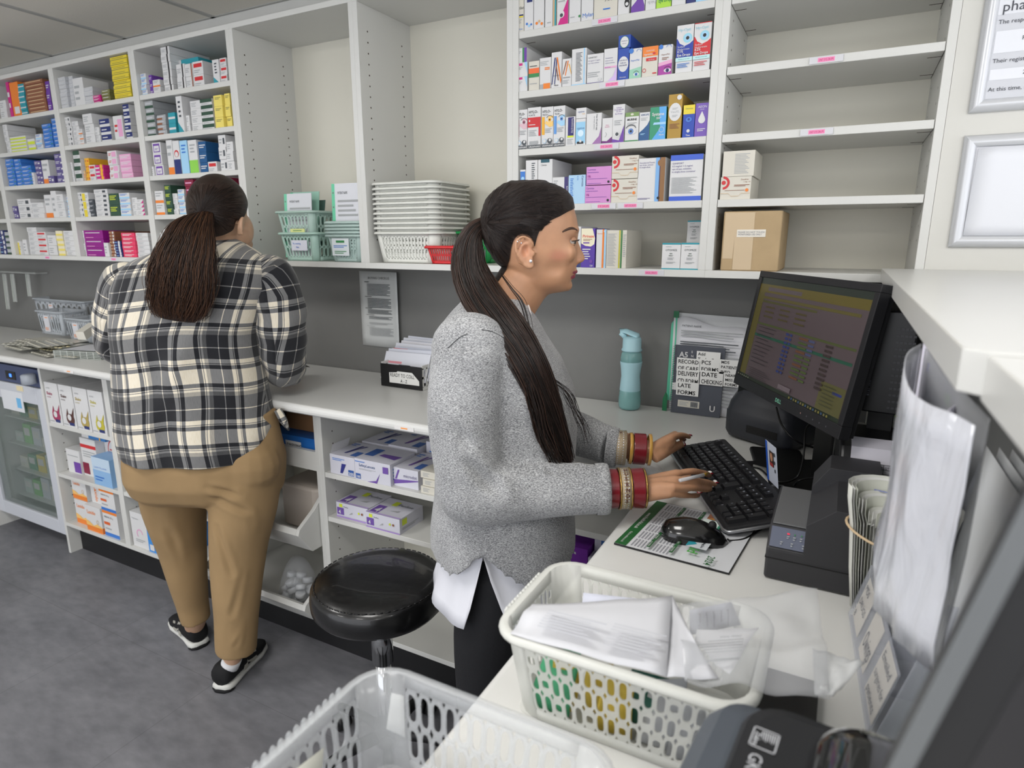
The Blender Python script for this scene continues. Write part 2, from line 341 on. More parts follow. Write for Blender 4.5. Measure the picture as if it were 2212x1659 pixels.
def deco(m, x0, x1, z0, z1, y, ds, R=None, U=None, org=None):
 """printing on the front: fractions of the face. rect / text / disc / lines"""
 w, h = x1 - x0, z1 - z0
 R = R or V((1, 0, 0)); U = U or V((0, 0, 1)); Nn = R.cross(U); org = org or V((x0, y, z0)); lay = 0
 P = lambda fx, fz: org + R * (fx * w) + U * (fz * h) + Nn * (.0003 + .00025 * lay)
 for d in ds:
  k = d[0]; lay += 1
  if k == 'r': _, a, b, c, e, col = d; m.quad(P(a, b), P(c, b), P(c, e), P(a, e), colr(col))
  elif k == 'p': m.add([P(a, b) for a, b in d[1]], [tuple(range(len(d[1])))], colr(d[2]))
  elif k == 't':
   _, fx, fz, sz, tx, col = d[:6]; c = (len(d) > 6 and 'c' in d[6]); v = (len(d) > 6 and 'v' in d[6]); bd = (len(d) > 6 and 'b' in d[6])
   m.text(tx, P(fx, fz), -U if v else R, R if v else U, sz * (w if v else h), colr(col), center=c, bold=bd, maxw=(h if v else w) * (d[7] if len(d) > 7 else .94))
  elif k == 'd': _, fx, fz, rr, col = d[:5]; m.disc(P(fx, fz), R, U, rr * w, colr(col), 18, ry=rr * w * (d[5] if len(d) > 5 else 1))
  elif k == 'a': _, fx, fz, rr, ri, col, a0, a1 = d; m.disc(P(fx, fz), R, U, rr * w, colr(col), 16, a0=a0, a1=a1, rin=ri * w)
  elif k == 'l':  # small print: lines of print too small to read
   _, a, b, c, e, n, col = d
   for i in range(n):
    zz = e - (e - b) * (i + .5) / n; q = c - (c - a) * (.35 * ((i * 37 % 10) / 10)); t_ = (e - b) / n * .22
    m.quad(P(a, zz - t_), P(q, zz - t_), P(q, zz + t_), P(a, zz + t_), colr(col))
  elif k == 'e':  # drawn eye
   _, fx, fz, rr, col = d
   m.add([P(fx + rr * 1.5 * cos(a), fz + rr * .75 * sin(a) * w / h) for a in [i * pi / 8 for i in range(16)]], [tuple(range(16))], colr('w'))
   lay += 1; m.disc(P(fx, fz), R, U, rr * .72 * w, colr(col), 14); lay += 1; m.disc(P(fx, fz), R, U, rr * .3 * w, colr('k'), 10)
   lay += 1; m.disc(P(fx, fz), R, U, rr * 1.6 * w, colr('k'), 12, a0=.5, a1=2.6, rin=rr * 1.45 * w)
USED = set(); COUNT = [0]
def uniq(lab):
 base = lab; i = 2
 while lab in USED: lab = base + ' (%d)' % i; i += 1
 USED.add(lab); return lab
PENDING = []
def carton(x0, x1, z0, z1, y0, depth, base, ds, label, group=None, side=None, name='medicine_carton', cat='carton', sd=None):
 c = V(((x0 + x1) / 2, y0, (z0 + z1) / 2)); d = (c - CAMP).length
 if name == 'medicine_carton' and group and group.startswith('medicine cartons in the'):
  PENDING.append((-(x1 - x0) * (z1 - z0) / d ** 2, len(PENDING), (x0, x1, z0, z1, y0, depth, base, ds, label, group, side, name, cat, sd))); return None
 return carton_now(x0, x1, z0, z1, y0, depth, base, ds, label, group, side, name, cat, sd)
def carton_now(x0, x1, z0, z1, y0, depth, base, ds, label, group=None, side=None, name='medicine_carton', cat='carton', sd=None, stuff=None):
 g = .0004; m = stuff or MB(); bm = colr(base); m.box((x0 + g, y0, z0 + .0003), (x1 - g, y0 + depth, z1 - g), bm)
 deco(m, x0 + g, x1 - g, z0, z1 - g, y0, ds)
 if side: deco(m, 0, depth, z0, z1 - g, 0, side, R=V((0, 1, 0)), org=V((x1 - g, y0, z0)))
 if sd: deco(m, 0, depth, z0, z1 - g, 0, sd, R=V((0, -1, 0)), org=V((x0 + g, y0 + depth, z0)))
 if stuff: return None
 COUNT[0] += name == 'medicine_carton'
 o = m.build(name, org=((x0 + x1) / 2, y0 + depth / 2, z0)); tag(o, uniq(label), cat, group); return o
# small cartons in the left bays.  (x0, x1, ytop, n, style) in crop pixels of the photograph (scale 2.765)
STY = {  # base colour, drawing, words
'w': ('w', [('l', .1, .2, .6, .8, 3, 'g')], 'white'), 'w2': ('w', [('r', .62, .25, .85, .75, 'dg'), ('l', .08, .25, .5, .75, 2, 'g')], 'white barcoded'),
'wb': ('w', [('r', 0, 0, 1, .3, 'lb'), ('l', .1, .5, .8, .9, 2, 'b')], 'white and pale blue'), 'wo': ('w', [('r', 0, 0, 1, .22, 'o'), ('l', .1, .5, .8, .9, 2, 'g')], 'white and orange'),
'wm': ('w', [('p', [(.6, 0), (1, 0), (1, .8)], 'mg'), ('l', .1, .4, .5, .8, 2, 'g')], 'white and magenta'), 'wr': ('w', [('r', .1, .55, .9, .85, 'r'), ('l', .1, .1, .7, .4, 2, 'g')], 'white and red'),
'wk': ('w', [('r', .66, 0, .8, 1, 'k'), ('l', .08, .3, .55, .7, 3, 'g')], 'white black-striped'), 'wbr': ('w', [('r', .8, 0, .95, 1, 'br'), ('l', .08, .3, .6, .7, 3, 'g')], 'white brown-striped'),
'wp': ('w', [('r', .12, .12, .88, .88, 'pu'), ('r', .2, .2, .8, .7, 'w'), ('l', .3, .3, .7, .5, 2, 'pu')], 'white and purple framed'), 'wg': ('w', [('r', 0, 0, 1, .4, (140, 205, 80)), ('l', .2, .6, .8, .9, 3, 'g')], 'white and green'),
'wt': ('w', [('p', [(0, 0), (1, 0), (0, .3)], 'tl'), ('l', .3, .4, .7, .9, 4, 'dg')], 'tall white teal-cornered'), 'wn': ('w', [('r', 0, 0, 1, .45, 'nv'), ('d', .5, .62, .34, 'r'), ('d', .5, .6, .25, 'w')], 'white and navy red-dotted'),
'wy': ('w', [('r', 0, 0, .5, .9, 'y'), ('l', .55, .3, .9, .7, 2, 'g')], 'white and yellow'), 'wpk': ('w', [('r', .45, .15, .9, .85, 'pk'), ('l', .1, .3, .4, .7, 2, 'r')], 'white and pink'),
's': ('si', [('l', .1, .3, .8, .7, 2, 'w'), ('r', 0, .82, 1, .95, 'w')], 'silver'), 'sg': ('g', [('r', 0, 0, 1, .35, 'dgn'), ('r', .1, .5, .8, .75, 'si')], 'grey and green'), 'sb': ('g', [('r', 0, 0, .6, .4, 'br'), ('r', .1, .5, .8, .75, 'si')], 'grey and brown'),
'mg': ('mg', [('l', .1, .2, .8, .8, 2, 'w')], 'magenta'), 'vi': ('vi', [('l', .08, .62, .85, .8, 1, 'w'), ('l', .08, .1, .5, .25, 1, 'pk')], 'large violet'), 'o': ('o', [('r', .2, .1, .8, .3, 'w')], 'tall orange'),
'tl': ('tl', [('r', 0, .4, 1, .6, 'w')], 'teal'), 'br': ('br', [('l', .1, .4, .9, .9, 1, 'tn')], 'brown'), 'brs': ('br', [('d', .7, .5, .13, 'w'), ('r', 0, .4, .4, .6, 'tn')], 'brown white-dotted'), 'nvs': ('nv', [('d', .7, .5, .15, 'w'), ('r', 0, .4, .4, .55, 'lb')], 'navy white-dotted'),
'tn': ('tn', [('l', .1, .3, .8, .7, 1, 'br')], 'tan'), 'pu': ('pu', [('l', .1, .3, .8, .7, 2, 'w')], 'purple'), 'ol': ('ol', [('l', .1, .4, .8, .8, 1, 'w')], 'olive'), 'lm': ('w', [('r', 0, .1, 1, .6, 'lm')], 'white and lime'),
'b': ('b', [('l', .1, .5, .7, .85, 2, 'w'), ('r', .75, .1, .95, .3, 'gn')], 'bright blue'), 'pg': ('pg', [('l', .08, .3, .5, .8, 2, 'w'), ('r', .6, .3, .9, .6, 'w')], 'mauve'), 'ye': ('y', [('r', 0, .3, 1, .42, 'ol'), ('l', .1, .6, .8, .8, 1, 'ol')], 'yellow'),
'yl': ('yl', [('l', .15, .6, .85, .85, 2, 'ol')], 'pale yellow'), 'nvw': ('w', [('r', 0, .35, 1, 1, 'nv'), ('l', .1, .5, .6, .8, 1, 'w')], 'navy topped white'), 'am': ('am', [('d', .75, .5, .12, 'r'), ('l', .1, .3, .5, .7, 2, 'br')], 'amber'),
'pk': ('pk', [('l', .08, .3, .9, .8, 2, 'w')], 'pink'), 'mt': ('mg', [('r', 0, 0, .5, .4, 'w'), ('d', .75, .6, .16, 'am')], 'magenta and teal'), 'dgn': ('dgn', [('l', .1, .4, .8, .85, 3, 'lm')], 'dark green'), 'dgw': ('w', [('r', 0, .45, 1, 1, 'dgn'), ('l', .1, .1, .8, .35, 2, 'g')], 'white and dark green'),
'bl': ('b', [('t', .1, .35, .3, 'Floxl', 'w', '')], 'blue'), 'dbl': ((30, 85, 135), [('l', .1, .35, .9, .75, 2, 'w')], 'deep blue'), 'lb': ('lb', [('l', .2, .6, .8, .9, 3, 'b')], 'pale blue'), 'mr': ('mr', [('l', .1, .3, .8, .7, 1, 'pk')], 'maroon'), 'pr': ((225, 60, 100), [('l', .1, .2, .8, .8, 2, 'w')], 'pinkish red'),
'cy': ('cr', [('r', 0, 0, 1, .4, 'yl')], 'cream and yellow'), 'dk': ('dg', [('l', .1, .3, .8, .7, 2, 'si')], 'dark grey'), 'pch': ('tn', [('l', .1, .3, .8, .7, 2, 'o')], 'peach')}
ORD = ['leftmost', 'second', 'third', 'fourth', 'fifth', 'sixth', 'seventh', 'eighth', 'ninth', 'tenth', 'eleventh', 'twelfth', 'thirteenth', 'fourteenth']
SHN = ['top shelf', 'second shelf', 'third shelf', 'fourth shelf', 'bottom shelf']
BASEZ = [2.083, 1.931, 1.780, 1.628, ZB1]; CEILZ = [2.243, 2.063, 1.911, 1.760, 1.608]
def bay(bx0, bx1, bayname, rows):
 rnd = random.Random(int(bx0 * -1000))
 for lv, st in rows.items():
  zb = BASEZ[lv]; prev = bx0 + .0192; k = 0
  for (a, b, yt, n, sty) in st:
   y0 = YF + .012 + rnd.uniform(0, .014)
   xa = oy(a / 2.765, yt / 2.765, y0).x; xb = oy(b / 2.765, yt / 2.765, y0).x; top = oy((a + b) / 5.53, yt / 2.765, y0).z
   xa = max(xa, prev + .0008); xb = min(max(xb, xa + .012), bx1 - .0192); top = min(top, CEILZ[lv])
   if xb - xa < .008: continue
   h = max((top - zb) / n, .008); pname = ORD[k] + ' pile'; dep = rnd.uniform(.1, .2)
   for i in range(n):
    z0 = zb + h * i
    if z0 + h > CEILZ[lv] + .001: break
    if n == 1: pos = pname + ' from left' if k else pname
    else:
     up = 'at the bottom' if i == 0 else 'on top' if i == n - 1 else ORD[i] + ' up'; pos = up + ' of ' + pname
    base, ds, wd = STY[sty]; jx = rnd.uniform(-.0006, .0006); jy = rnd.uniform(0, .004)
    lab = '%s carton %s, %s, %s' % (wd, pos, SHN[lv], bayname)
    carton(xa + jx, xb + jx, z0, z0 + h, y0 + jy, dep, base, ds, lab, 'medicine cartons in the ' + bayname)
   prev = xb; k += 1
bay(-4.24, -3.688, 'far left bay', {1: [(-30, 12, 740, 3, 'w')], 4: [(-20, 18, 1375, 5, 'nvs'), (18, 58, 1385, 4, 'sg')], 0: [(-40, -8, 560, 3, 'w')], 2: [(-20, 6, 990, 4, 'w')]})
bay(-3.688, -3.126, 'blue carton bay', {
0: [(-10, 30, 600, 2, 'w'), (30, 47, 490, 1, 'mg'), (47, 98, 490, 1, 'o'), (98, 134, 500, 6, 'tl'), (134, 252, 480, 9, 'br'), (255, 288, 485, 3, 'pu'), (289, 322, 550, 4, 'ol')],
1: [(12, 38, 745, 5, 'w'), (38, 148, 815, 5, 'lm'), (150, 203, 830, 2, 'lm'), (205, 243, 800, 3, 'wb'), (244, 298, 740, 6, 'b'), (299, 352, 705, 7, 'b')],
2: [(26, 72, 950, 7, 'b'), (73, 118, 950, 7, 'b'), (119, 180, 990, 5, 'b'), (182, 198, 1030, 1, 'w'), (199, 238, 960, 5, 'pg'), (240, 282, 955, 1, 'wo'), (283, 318, 1050, 1, 'pg'), (318, 372, 918, 5, 'pg')],
3: [(38, 98, 1232, 2, 'pg'), (99, 178, 1188, 3, 'w2'), (179, 252, 1210, 3, 'w'), (253, 296, 1163, 1, 'wo'), (297, 330, 1140, 1, 'w'), (331, 372, 1160, 3, 'w'), (373, 408, 1175, 4, 'wb')],
4: [(84, 118, 1440, 1, 'wy'), (119, 155, 1430, 1, 'w'), (156, 212, 1358, 6, 'w'), (213, 268, 1385, 4, 'wr'), (269, 326, 1405, 2, 'w'), (327, 366, 1378, 5, 'cy'), (367, 432, 1378, 5, 'w')]})
bay(-3.126, -2.557, 'violet carton bay', {
0: [(340, 384, 460, 8, 's'), (385, 426, 455, 8, 's'), (427, 488, 465, 1, 'w'), (490, 548, 520, 4, 's'), (549, 596, 568, 3, 'mg'), (598, 650, 535, 4, 'ol'), (652, 755, 335, 9, 'ye')],
1: [(380, 414, 700, 6, 'w2'), (415, 464, 725, 5, 'w'), (465, 488, 770, 3, 'wo'), (489, 545, 680, 3, 'w'), (546, 588, 760, 4, 'w'), (589, 650, 710, 3, 'nvw'), (668, 724, 690, 1, 'wpk'), (725, 762, 610, 5, 'nvw')],
2: [(400, 426, 970, 3, 'w'), (427, 466, 900, 4, 'dgw'), (467, 478, 1020, 1, 'pch'), (479, 524, 945, 4, 'am'), (525, 560, 985, 2, 'wr'), (561, 612, 985, 4, 'mt'), (635, 690, 900, 4, 'wpk'), (691, 775, 920, 4, 'pk')],
3: [(440, 484, 1150, 5, 'w2'), (485, 522, 1150, 3, 'wy'), (523, 553, 1190, 4, 'dk'), (555, 636, 1130, 6, 'w2'), (640, 698, 1155, 2, 'dgn'), (699, 768, 1152, 4, 'wb'), (769, 812, 1180, 3, 'w'), (813, 852, 1190, 4, 'wm')],
4: [(430, 488, 1378, 4, 'w'), (495, 608, 1375, 3, 'vi'), (609, 642, 1450, 1, 'w'), (643, 678, 1380, 8, 'brs'), (679, 718, 1440, 6, 'nvs'), (719, 798, 1390, 6, 'pr'), (799, 880, 1390, 6, 'w')]})
bay(-2.557, -1.997, 'yellow carton bay', {
0: [(818, 864, 440, 4, 'wb'), (865, 904, 450, 3, 'pu'), (905, 948, 475, 2, 'wo'), (950, 1004, 268, 6, 'wk'), (1046, 1096, 382, 2, 'wk'), (1097, 1142, 380, 2, 'wbr'), (1143, 1205, 365, 2, 'wr'), (1262, 1300, 355, 1, 'wt'), (1301, 1345, 345, 3, 'wr')],
1: [(853, 904, 580, 5, 'sg'), (905, 930, 690, 4, 'dk'), (931, 984, 685, 4, 'sb'), (1000, 1042, 672, 2, 'tl'), (1043, 1078, 570, 1, 'wt'), (1080, 1126, 690, 2, 'w'), (1127, 1190, 600, 4, 'w'), (1191, 1262, 590, 5, 'dgw'), (1270, 1320, 568, 3, 'yl'), (1321, 1366, 558, 3, 'yl')],
2: [(880, 903, 995, 1, 'w'), (904, 955, 850, 3, 'wp'), (985, 1020, 830, 1, 'wo'), (1021, 1066, 840, 1, 'wn'), (1067, 1112, 838, 1, 'lb'), (1113, 1165, 835, 1, 'wg'), (1168, 1224, 845, 3, 'dbl'), (1225, 1290, 965, 1, 'wr'), (1296, 1340, 805, 3, 'w2'), (1345, 1385, 845, 3, 'w')],
3: [(920, 970, 1140, 2, 'wo'), (971, 1015, 1105, 4, 'dgn'), (1016, 1056, 1155, 4, 'w'), (1057, 1096, 1130, 4, 'wb'), (1097, 1150, 1070, 5, 'mr'), (1151, 1225, 1090, 4, 'w'), (1340, 1372, 1060, 4, 'mr')],
4: [(900, 960, 1390, 5, 'w'), (970, 1050, 1370, 6, 'w'), (1060, 1140, 1400, 5, 'wb'), (1370, 1395, 1420, 6, 'w')]})
carton(oy(364, 96, 1.75).x + .045, oy(450, 130, 1.72).x - .07, BASEZ[0] + .085, BASEZ[0] + .118, YF + .06, .19, 'tl', [('r', 0, 0, .3, 1, 'w')], 'long teal carton lying deep on top shelf, yellow carton bay', 'medicine cartons in the yellow carton bay')
# eye drop cartons in the right bay (crop pixels, scale 4.706; oy = crop offset)
def eb(oyf, zb, lst, grp):
 for (a, b, yt, dep, base, ds, lab, *rest) in lst:
  y0 = YF + .006; xa = oy(1090 + a / 4.706, oyf + yt / 4.706, y0).x; xb = oy(1090 + b / 4.706, oyf + yt / 4.706, y0).x
  zt = oy(1090 + (a + b) / 9.412, oyf + yt / 4.706, y0).z; z0 = zb
  if rest: z0 = oy(1090 + (a + b) / 9.412, oyf + rest[0] / 4.706, y0).z if rest[0] else zb
  carton(xa, xb, z0, zt, y0, dep, base, ds, lab, grp)
G0 = 'eye drop cartons on the top visible shelf'
zt0 = 2.20
row0 = [(110, 196, 2.175, 'ow', [('t', .1, .6, .12, 'Optilast', 'dg', ''), ('r', .08, .42, .95, .46, 'nv'), ('r', .08, .38, .95, .42, 'y'), ('l', .08, .22, .8, .34, 3, 'g'), ('t', .4, .05, .06, 'Mylan', 'b', '')], 'off-white carton with navy and yellow line, leftmost on top visible shelf'),
(200, 292, 2.22, 'w', [('l', .1, .6, .8, .8, 3, 'pg'), ('r', .3, .5, .9, .55, 'nv'), ('d', .3, .12, .12, 'b'), ('d', .55, .08, .13, 'lb'), ('d', .8, .1, .1, 'b')], 'white carton with blue bubbles at its foot, top visible shelf'),
(296, 402, 2.222, 'w', [('l', .1, .6, .8, .8, 3, 'g'), ('r', .3, .52, .9, .57, 'gn'), ('d', .3, .1, .12, 'pch' if 0 else 'o'), ('d', .55, .13, .11, 'tn'), ('d', .8, .08, .12, 'o')], 'white carton with orange bubbles at its foot, top visible shelf'),
(410, 488, 2.225, 'w', [('l', .3, .05, .8, .1, 1, 'g')], 'plain white carton beside blue and salmon edge, top visible shelf'),
(490, 526, 2.225, 'tn', [('r', .5, 0, 1, 1, 'tl')], 'narrow salmon and teal carton, top visible shelf'),
(530, 648, 2.21, 'w', [('t', .1, .72, .1, '0.2% w/v', 'mg', 'b'), ('t', .1, .62, .1, 'Eye Drops', 'mg', 'b'), ('l', .1, .42, .8, .56, 3, 'g'), ('p', [(.1, 0), (1, 0), (1, .5)], 'mg'), ('d', .4, .2, .28, 'w'), ('d', .42, .18, .14, 'dg')], 'white carton with magenta corner and grey disc, top visible shelf'),
(655, 772, 2.22, 'w', [('l', .1, .55, .8, .8, 3, 'g'), ('l', .1, .08, .5, .12, 1, 'g'), ('d', .92, .1, .1, 'gn')], 'white carton with small green mark low right, top visible shelf'),
(778, 900, 2.23, 'w', [('r', .05, .75, .95, .95, 'gn'), ('t', .1, .06, .09, 'Mylan', 'b', '')], 'white carton with green top band, top visible shelf'),
(905, 1145, 2.20, 'ow', [('l', .3, .7, .8, .78, 1, 'g'), ('t', .45, .32, .09, '3 x 3 ml', 'dg', ''), ('l', .4, .14, .7, .2, 1, 'b')], 'broad off-white carton with centred small print, top visible shelf'),
(1150, 1265, 2.21, 'w', [('l', .1, .55, .7, .75, 3, 'g'), ('d', .8, .2, .22, 'k', 1.6), ('d', .8, .18, .14, 'w')], 'white carton with black drop outline, top visible shelf'),
(1285, 1422, 2.215, 'w', [('l', .2, .55, .8, .8, 3, 'g'), ('p', [(0, 0), (1, 0), (1, .1), (.6, .4), (.4, .2), (0, .1)], 'pu')], 'white carton with purple mountain shape, top visible shelf'),
(1430, 1535, 2.21, 'w', [('t', .2, .12, .08, 'mg eye gel', 'g', '')], 'white gel carton beside the lime carton, top visible shelf'),
(1540, 1690, 2.215, (170, 215, 70), [('l', .1, .5, .7, .9, 4, 'gn'), ('t', .15, .1, .1, 'Eye Drops', 'gn', 'b')], 'bright lime green carton, top visible shelf'),
(1697, 1838, 2.21, 'w', [('l', .1, .3, .7, .6, 3, 'g'), ('r', .7, .1, .9, .25, 'g')], 'white carton between lime and navy cartons, top visible shelf'),
(1845, 1938, 2.20, 'nv', [('l', .1, .3, .8, .6, 3, 'lb')], 'navy carton on right of top visible shelf'),
(1942, 2075, 2.19, 'w', [('l', .1, .3, .8, .6, 3, 'lb'), ('r', 0, 0, 1, .12, 'lb')], 'white and pale blue carton, right end of top visible shelf')]
for (a, b, zt, base, ds, lab) in row0:
 y0 = YF + .006; yy = 250 - (a - 110) * .122
 carton(oy(1090 + a / 4.706, yy / 4.706, y0).x, oy(1090 + b / 4.706, yy / 4.706, y0).x, 2.083, zt, y0, .12, base, ds, lab, G0)
G1 = 'eye drop cartons on the shelf of the blue and red pair'
mw = [('p', [(.02, .1), (.1, .1), (.42, .85), (.3, .85)], 'nv'), ('p', [(.3, .1), (.38, .1), (.58, .85), (.48, .85)], 'nv'), ('p', [(.5, .85), (.62, .85), (1, .2), (.92, .1)], 'o'), ('p', [(.42, .6), (.52, .6), (.75, .2), (.66, .2)], 'br')]
eb(0, 1.931, [
(108, 232, 780, .1, 'w', [('r', 0, .82, .6, .97, 'mg'), ('p', [(.75, 1), (1, .3), (1, 1)], 'lb'), ('l', .1, .5, .6, .7, 2, 'g')], 'lower white carton with magenta tab and blue sweep, left end', 0),
(108, 234, 635, .1, 'w', [('r', 0, .78, .6, .95, 'mg'), ('p', [(.75, 1), (1, .2), (1, 1)], 'lb'), ('l', .1, .5, .6, .7, 2, 'g')], 'middle white carton with magenta tab and blue sweep, left end', 782),
(110, 228, 488, .13, 'w', [('l', .08, .6, .5, .8, 2, 'g'), ('r', .62, 0, .78, 1, 'gn'), ('r', .78, 0, 1, 1, 'pu'), ('l', .08, .1, .3, .2, 1, 'g')], 'topmost carton with green and purple bands at left end', 637),
(246, 354, 620, .12, 'ow', [('r', 0, .58, 1, .76, (235, 110, 60)), ('r', 0, .45, 1, .58, 'gn'), ('l', .1, .8, .8, .86, 1, 'dg'), ('l', .1, .2, .8, .26, 1, 'g')], 'carton with orange and green bands beside the end stack', 0),
(358, 474, 585, .12, 'w', [('l', .05, .75, .8, .9, 3, 'g'), ('r', .45, .66, .9, .69, 'o'), ('r', .45, .61, .9, .64, 'o'), ('r', 0, 0, .3, .16, 'g'), ('r', .35, 0, .95, .18, 'o')], 'white carton with orange block at its foot', 0),
(478, 584, 528, .12, 'w', mw + [('t', .2, .32, .05, 'MOXIVIG', 'dg', ''), ('t', .3, .05, .06, 'Alcon', 'k', 'b')], 'taller white carton with navy and orange zigzag stripes', 0),
(588, 682, 595, .12, 'w', [('p', [(.05, .45), (.15, .45), (.5, .92), (.38, .92)], 'br'), ('p', [(.3, .4), (.4, .4), (.7, .92), (.58, .92)], 'o'), ('p', [(.7, .8), (.8, .8), (1, .5), (1, .4)], 'am'), ('t', .1, .3, .07, 'MAXIDEX', 'dg', ''), ('l', .1, .1, .8, .25, 3, 'g')], 'shorter white carton with brown and orange stripes', 0),
(686, 836, 492, .13, 'w', [('l', .28, .1, .72, .9, 22, 'dg'), ('r', .82, 0, .9, 1, 'lb'), ('r', 0, 0, 1, .03, 'lb')], 'white carton with columns of small print and blue stripe', 0),
(842, 1010, 545, .12, 'w', [('t', .06, .86, .075, 'GANFORT', 'dg', '', .8), ('t', .06, .76, .055, '0.3 mg/ml + 5 mg/ml', 'pg', ''), ('t', .06, .68, .055, 'eye drops, solution', 'pg', ''), ('l', .06, .2, .8, .4, 3, 'g'), ('r', .7, .08, .92, .15, 'g'), ('r', .72, .09, .9, .14, 'w'), ('r', 0, 0, 1, .025, 'pg')], 'wide white carton with grey heading in middle of shelf', 0),
(1014, 1152, 490, .12, 'w', [('t', .1, .7, .055, 'Gentamicin', 'pg', ''), ('t', .1, .62, .05, '0.3% w/v and', 'pg', ''), ('t', .1, .55, .05, 'Hydrocortisone', 'pg', ''), ('r', .05, .41, .95, .46, 'pk'), ('t', .1, .42, .045, 'Ear Drops', 'pu', ''), ('p', [(.3, 0), (1, 0), (1, .5), (.75, .15)], (205, 180, 225))], 'white carton with pale lilac sweep left of blue carton', 0),
(1156, 1270, 490, .12, (40, 75, 165), [('d', .5, .5, .47, 'w', 1.35), ('t', .5, .6, .06, 'HYPROMELLOSE', 'nv', 'c', .7), ('t', .5, .52, .055, '0.3% w/v', 'nv', 'cb', .6), ('t', .5, .44, .055, 'EYE DROPS', 'nv', 'cb', .7), ('t', .5, .06, .06, 'Martindale', 'w', 'c', .6)], 'blue carton with white oval standing under the small one', 0),
(1160, 1285, 355, .12, (40, 75, 165), [('d', .5, .46, .38, 'gn', 1.15), ('d', .5, .46, .34, 'w', 1.2), ('t', .5, .5, .1, 'HYPROMELLOSE', 'nv', 'c', .5), ('t', .5, .32, .1, '0.3% w/v', 'nv', 'c', .4)], 'small blue carton lying on top of the blue oval carton', 487),
(1275, 1400, 490, .12, 'w', [('p', [(0, 0), (1, 0), (1, .38), (0, .3)], (150, 200, 175)), ('d', .12, .93, .2, 'b'), ('t', .1, .58, .08, 'AaproMel', 'b', '', .85), ('a', .75, .88, .2, .17, 'b', 0, 3), ('e', .6, .13, .16, 'b')], 'white and green carton with printed eye', 0),
(1406, 1566, 470, .12, 'ow', [('r', 0, .68, 1, 1, 'o'), ('t', .5, .84, .06, 'FAMOTICS', 'w', 'cb', .6), ('t', .1, .72, .08, 'Hypromellose', 'w', 'b', .6), ('d', .75, .76, .1, 'r', .6), ('r', .25, .52, .92, .62, 'r'), ('t', .6, .545, .05, 'Eye Drops', 'w', 'c'), ('a', .15, .22, .12, .09, 'r', 0, 6.28), ('r', .7, .08, .95, .12, 'r')], 'cream carton with orange top panel', 0),
(1572, 1712, 455, .14, 'w', [('p', [(0, 0), (1, 0), (1, .38), (0, .3)], (165, 60, 155)), ('p', [(0, .3), (1, .38), (1, .5), (0, .42)], 'pk'), ('d', .15, .95, .16, 'b'), ('t', .5, .66, .075, 'AaproMel', 'br', 'c'), ('l', .25, .5, .75, .6, 2, 'br'), ('e', .7, .14, .18, 'nv'), ('a', .75, .9, .2, .17, 'b', 0, 3)], 'white and purple carton with printed eye', 0),
(1758, 1930, 250, .1, 'w', [('r', 0, .32, 1, .72, (35, 60, 160)), ('p', [(.05, .72), (.2, .62), (.5, .56), (.8, .6), (1, .66), (1, .74), (0, .74)], 'w'), ('t', .08, .87, .085, 'Hy-Opti', (150, 205, 220), '', .84), ('d', .66, .72, .27, (150, 210, 225)), ('d', .66, .72, .19, 'lb'), ('d', .66, .72, .1, 'k'), ('t', .08, .53, .055, 'Sodium', 'w', ''), ('t', .08, .475, .055, 'Hyaluronate', 'w', ''), ('t', .08, .42, .07, '0.1%', 'w', 'b'), ('t', .08, .345, .075, 'Eye Drops', 'w', 'b', .8), ('r', 0, .24, 1, .32, (190, 225, 225)), ('t', .5, .27, .03, 'PRESERVATIVE FREE', 'tl', 'c', .8), ('l', .1, .1, .85, .2, 3, 'b')], 'tall white and blue carton with concentric eye disc', 0),
(1936, 2112, 225, .1, 'w', [('r', 0, .32, 1, .72, (205, 40, 50)), ('p', [(.05, .72), (.2, .62), (.5, .56), (.8, .6), (1, .66), (1, .74), (0, .74)], 'w'), ('r', 0, .985, 1, 1, 'r'), ('t', .08, .87, .085, 'Hy-Opti', (150, 205, 220), '', .84), ('d', .62, .73, .27, (150, 210, 225)), ('d', .62, .73, .19, 'lb'), ('d', .62, .73, .1, 'k'), ('t', .08, .53, .055, 'Sodium', 'w', ''), ('t', .08, .475, .055, 'Hyaluronate', 'w', ''), ('t', .08, .42, .07, '0.2%', 'w', 'b'), ('t', .08, .345, .075, 'Eye Drops', 'w', 'b', .8), ('r', 0, .24, 1, .32, (190, 225, 225)), ('t', .5, .27, .03, 'PRESERVATIVE FREE', 'tl', 'c', .8), ('l', .1, .1, .85, .2, 3, 'r')], 'tall white and red carton with concentric eye disc', 0)], G1)
def hylo(c1, c2, t2, barc=False):
 d = [('t', .08, .86, .09, 'HYLO-', 'k', 'b', .7), ('t', .08, .79, .06, t2, 'dg', '', .6)]
 if barc: d += [('r', 0, .52, 1, .76, c1), ('r', .85, .3, 1, .76, c1), ('d', .15, .68, .05, 'w', 1.5), ('l', .1, .56, .6, .6, 1, 'w'), ('r', .15, .1, .8, .18, 'g'), ('l', .1, .3, .7, .46, 4, 'g')]
 else: d += [('r', .05, .32, .28, .76, c1), ('p', [(.3, .6), (.6, .76), (1, .78), (1, .52), (.7, .5)], c2), ('e', .72, .68, .2, c1), ('l', .35, .36, .9, .48, 3, 'g'), ('d', .3, .16, .17, 'lb'), ('d', .3, .16, .14, 'w'), ('d', .75, .16, .2, 'dg'), ('d', .78, .18, .1, 'w')]
 return d + [('r', 0, 0, 1, .085, 'dg'), ('t', .1, .02, .06, 'URSAPHARM', 'w', 'b')]
G2 = 'eye drop cartons on the shelf of the gold carton'
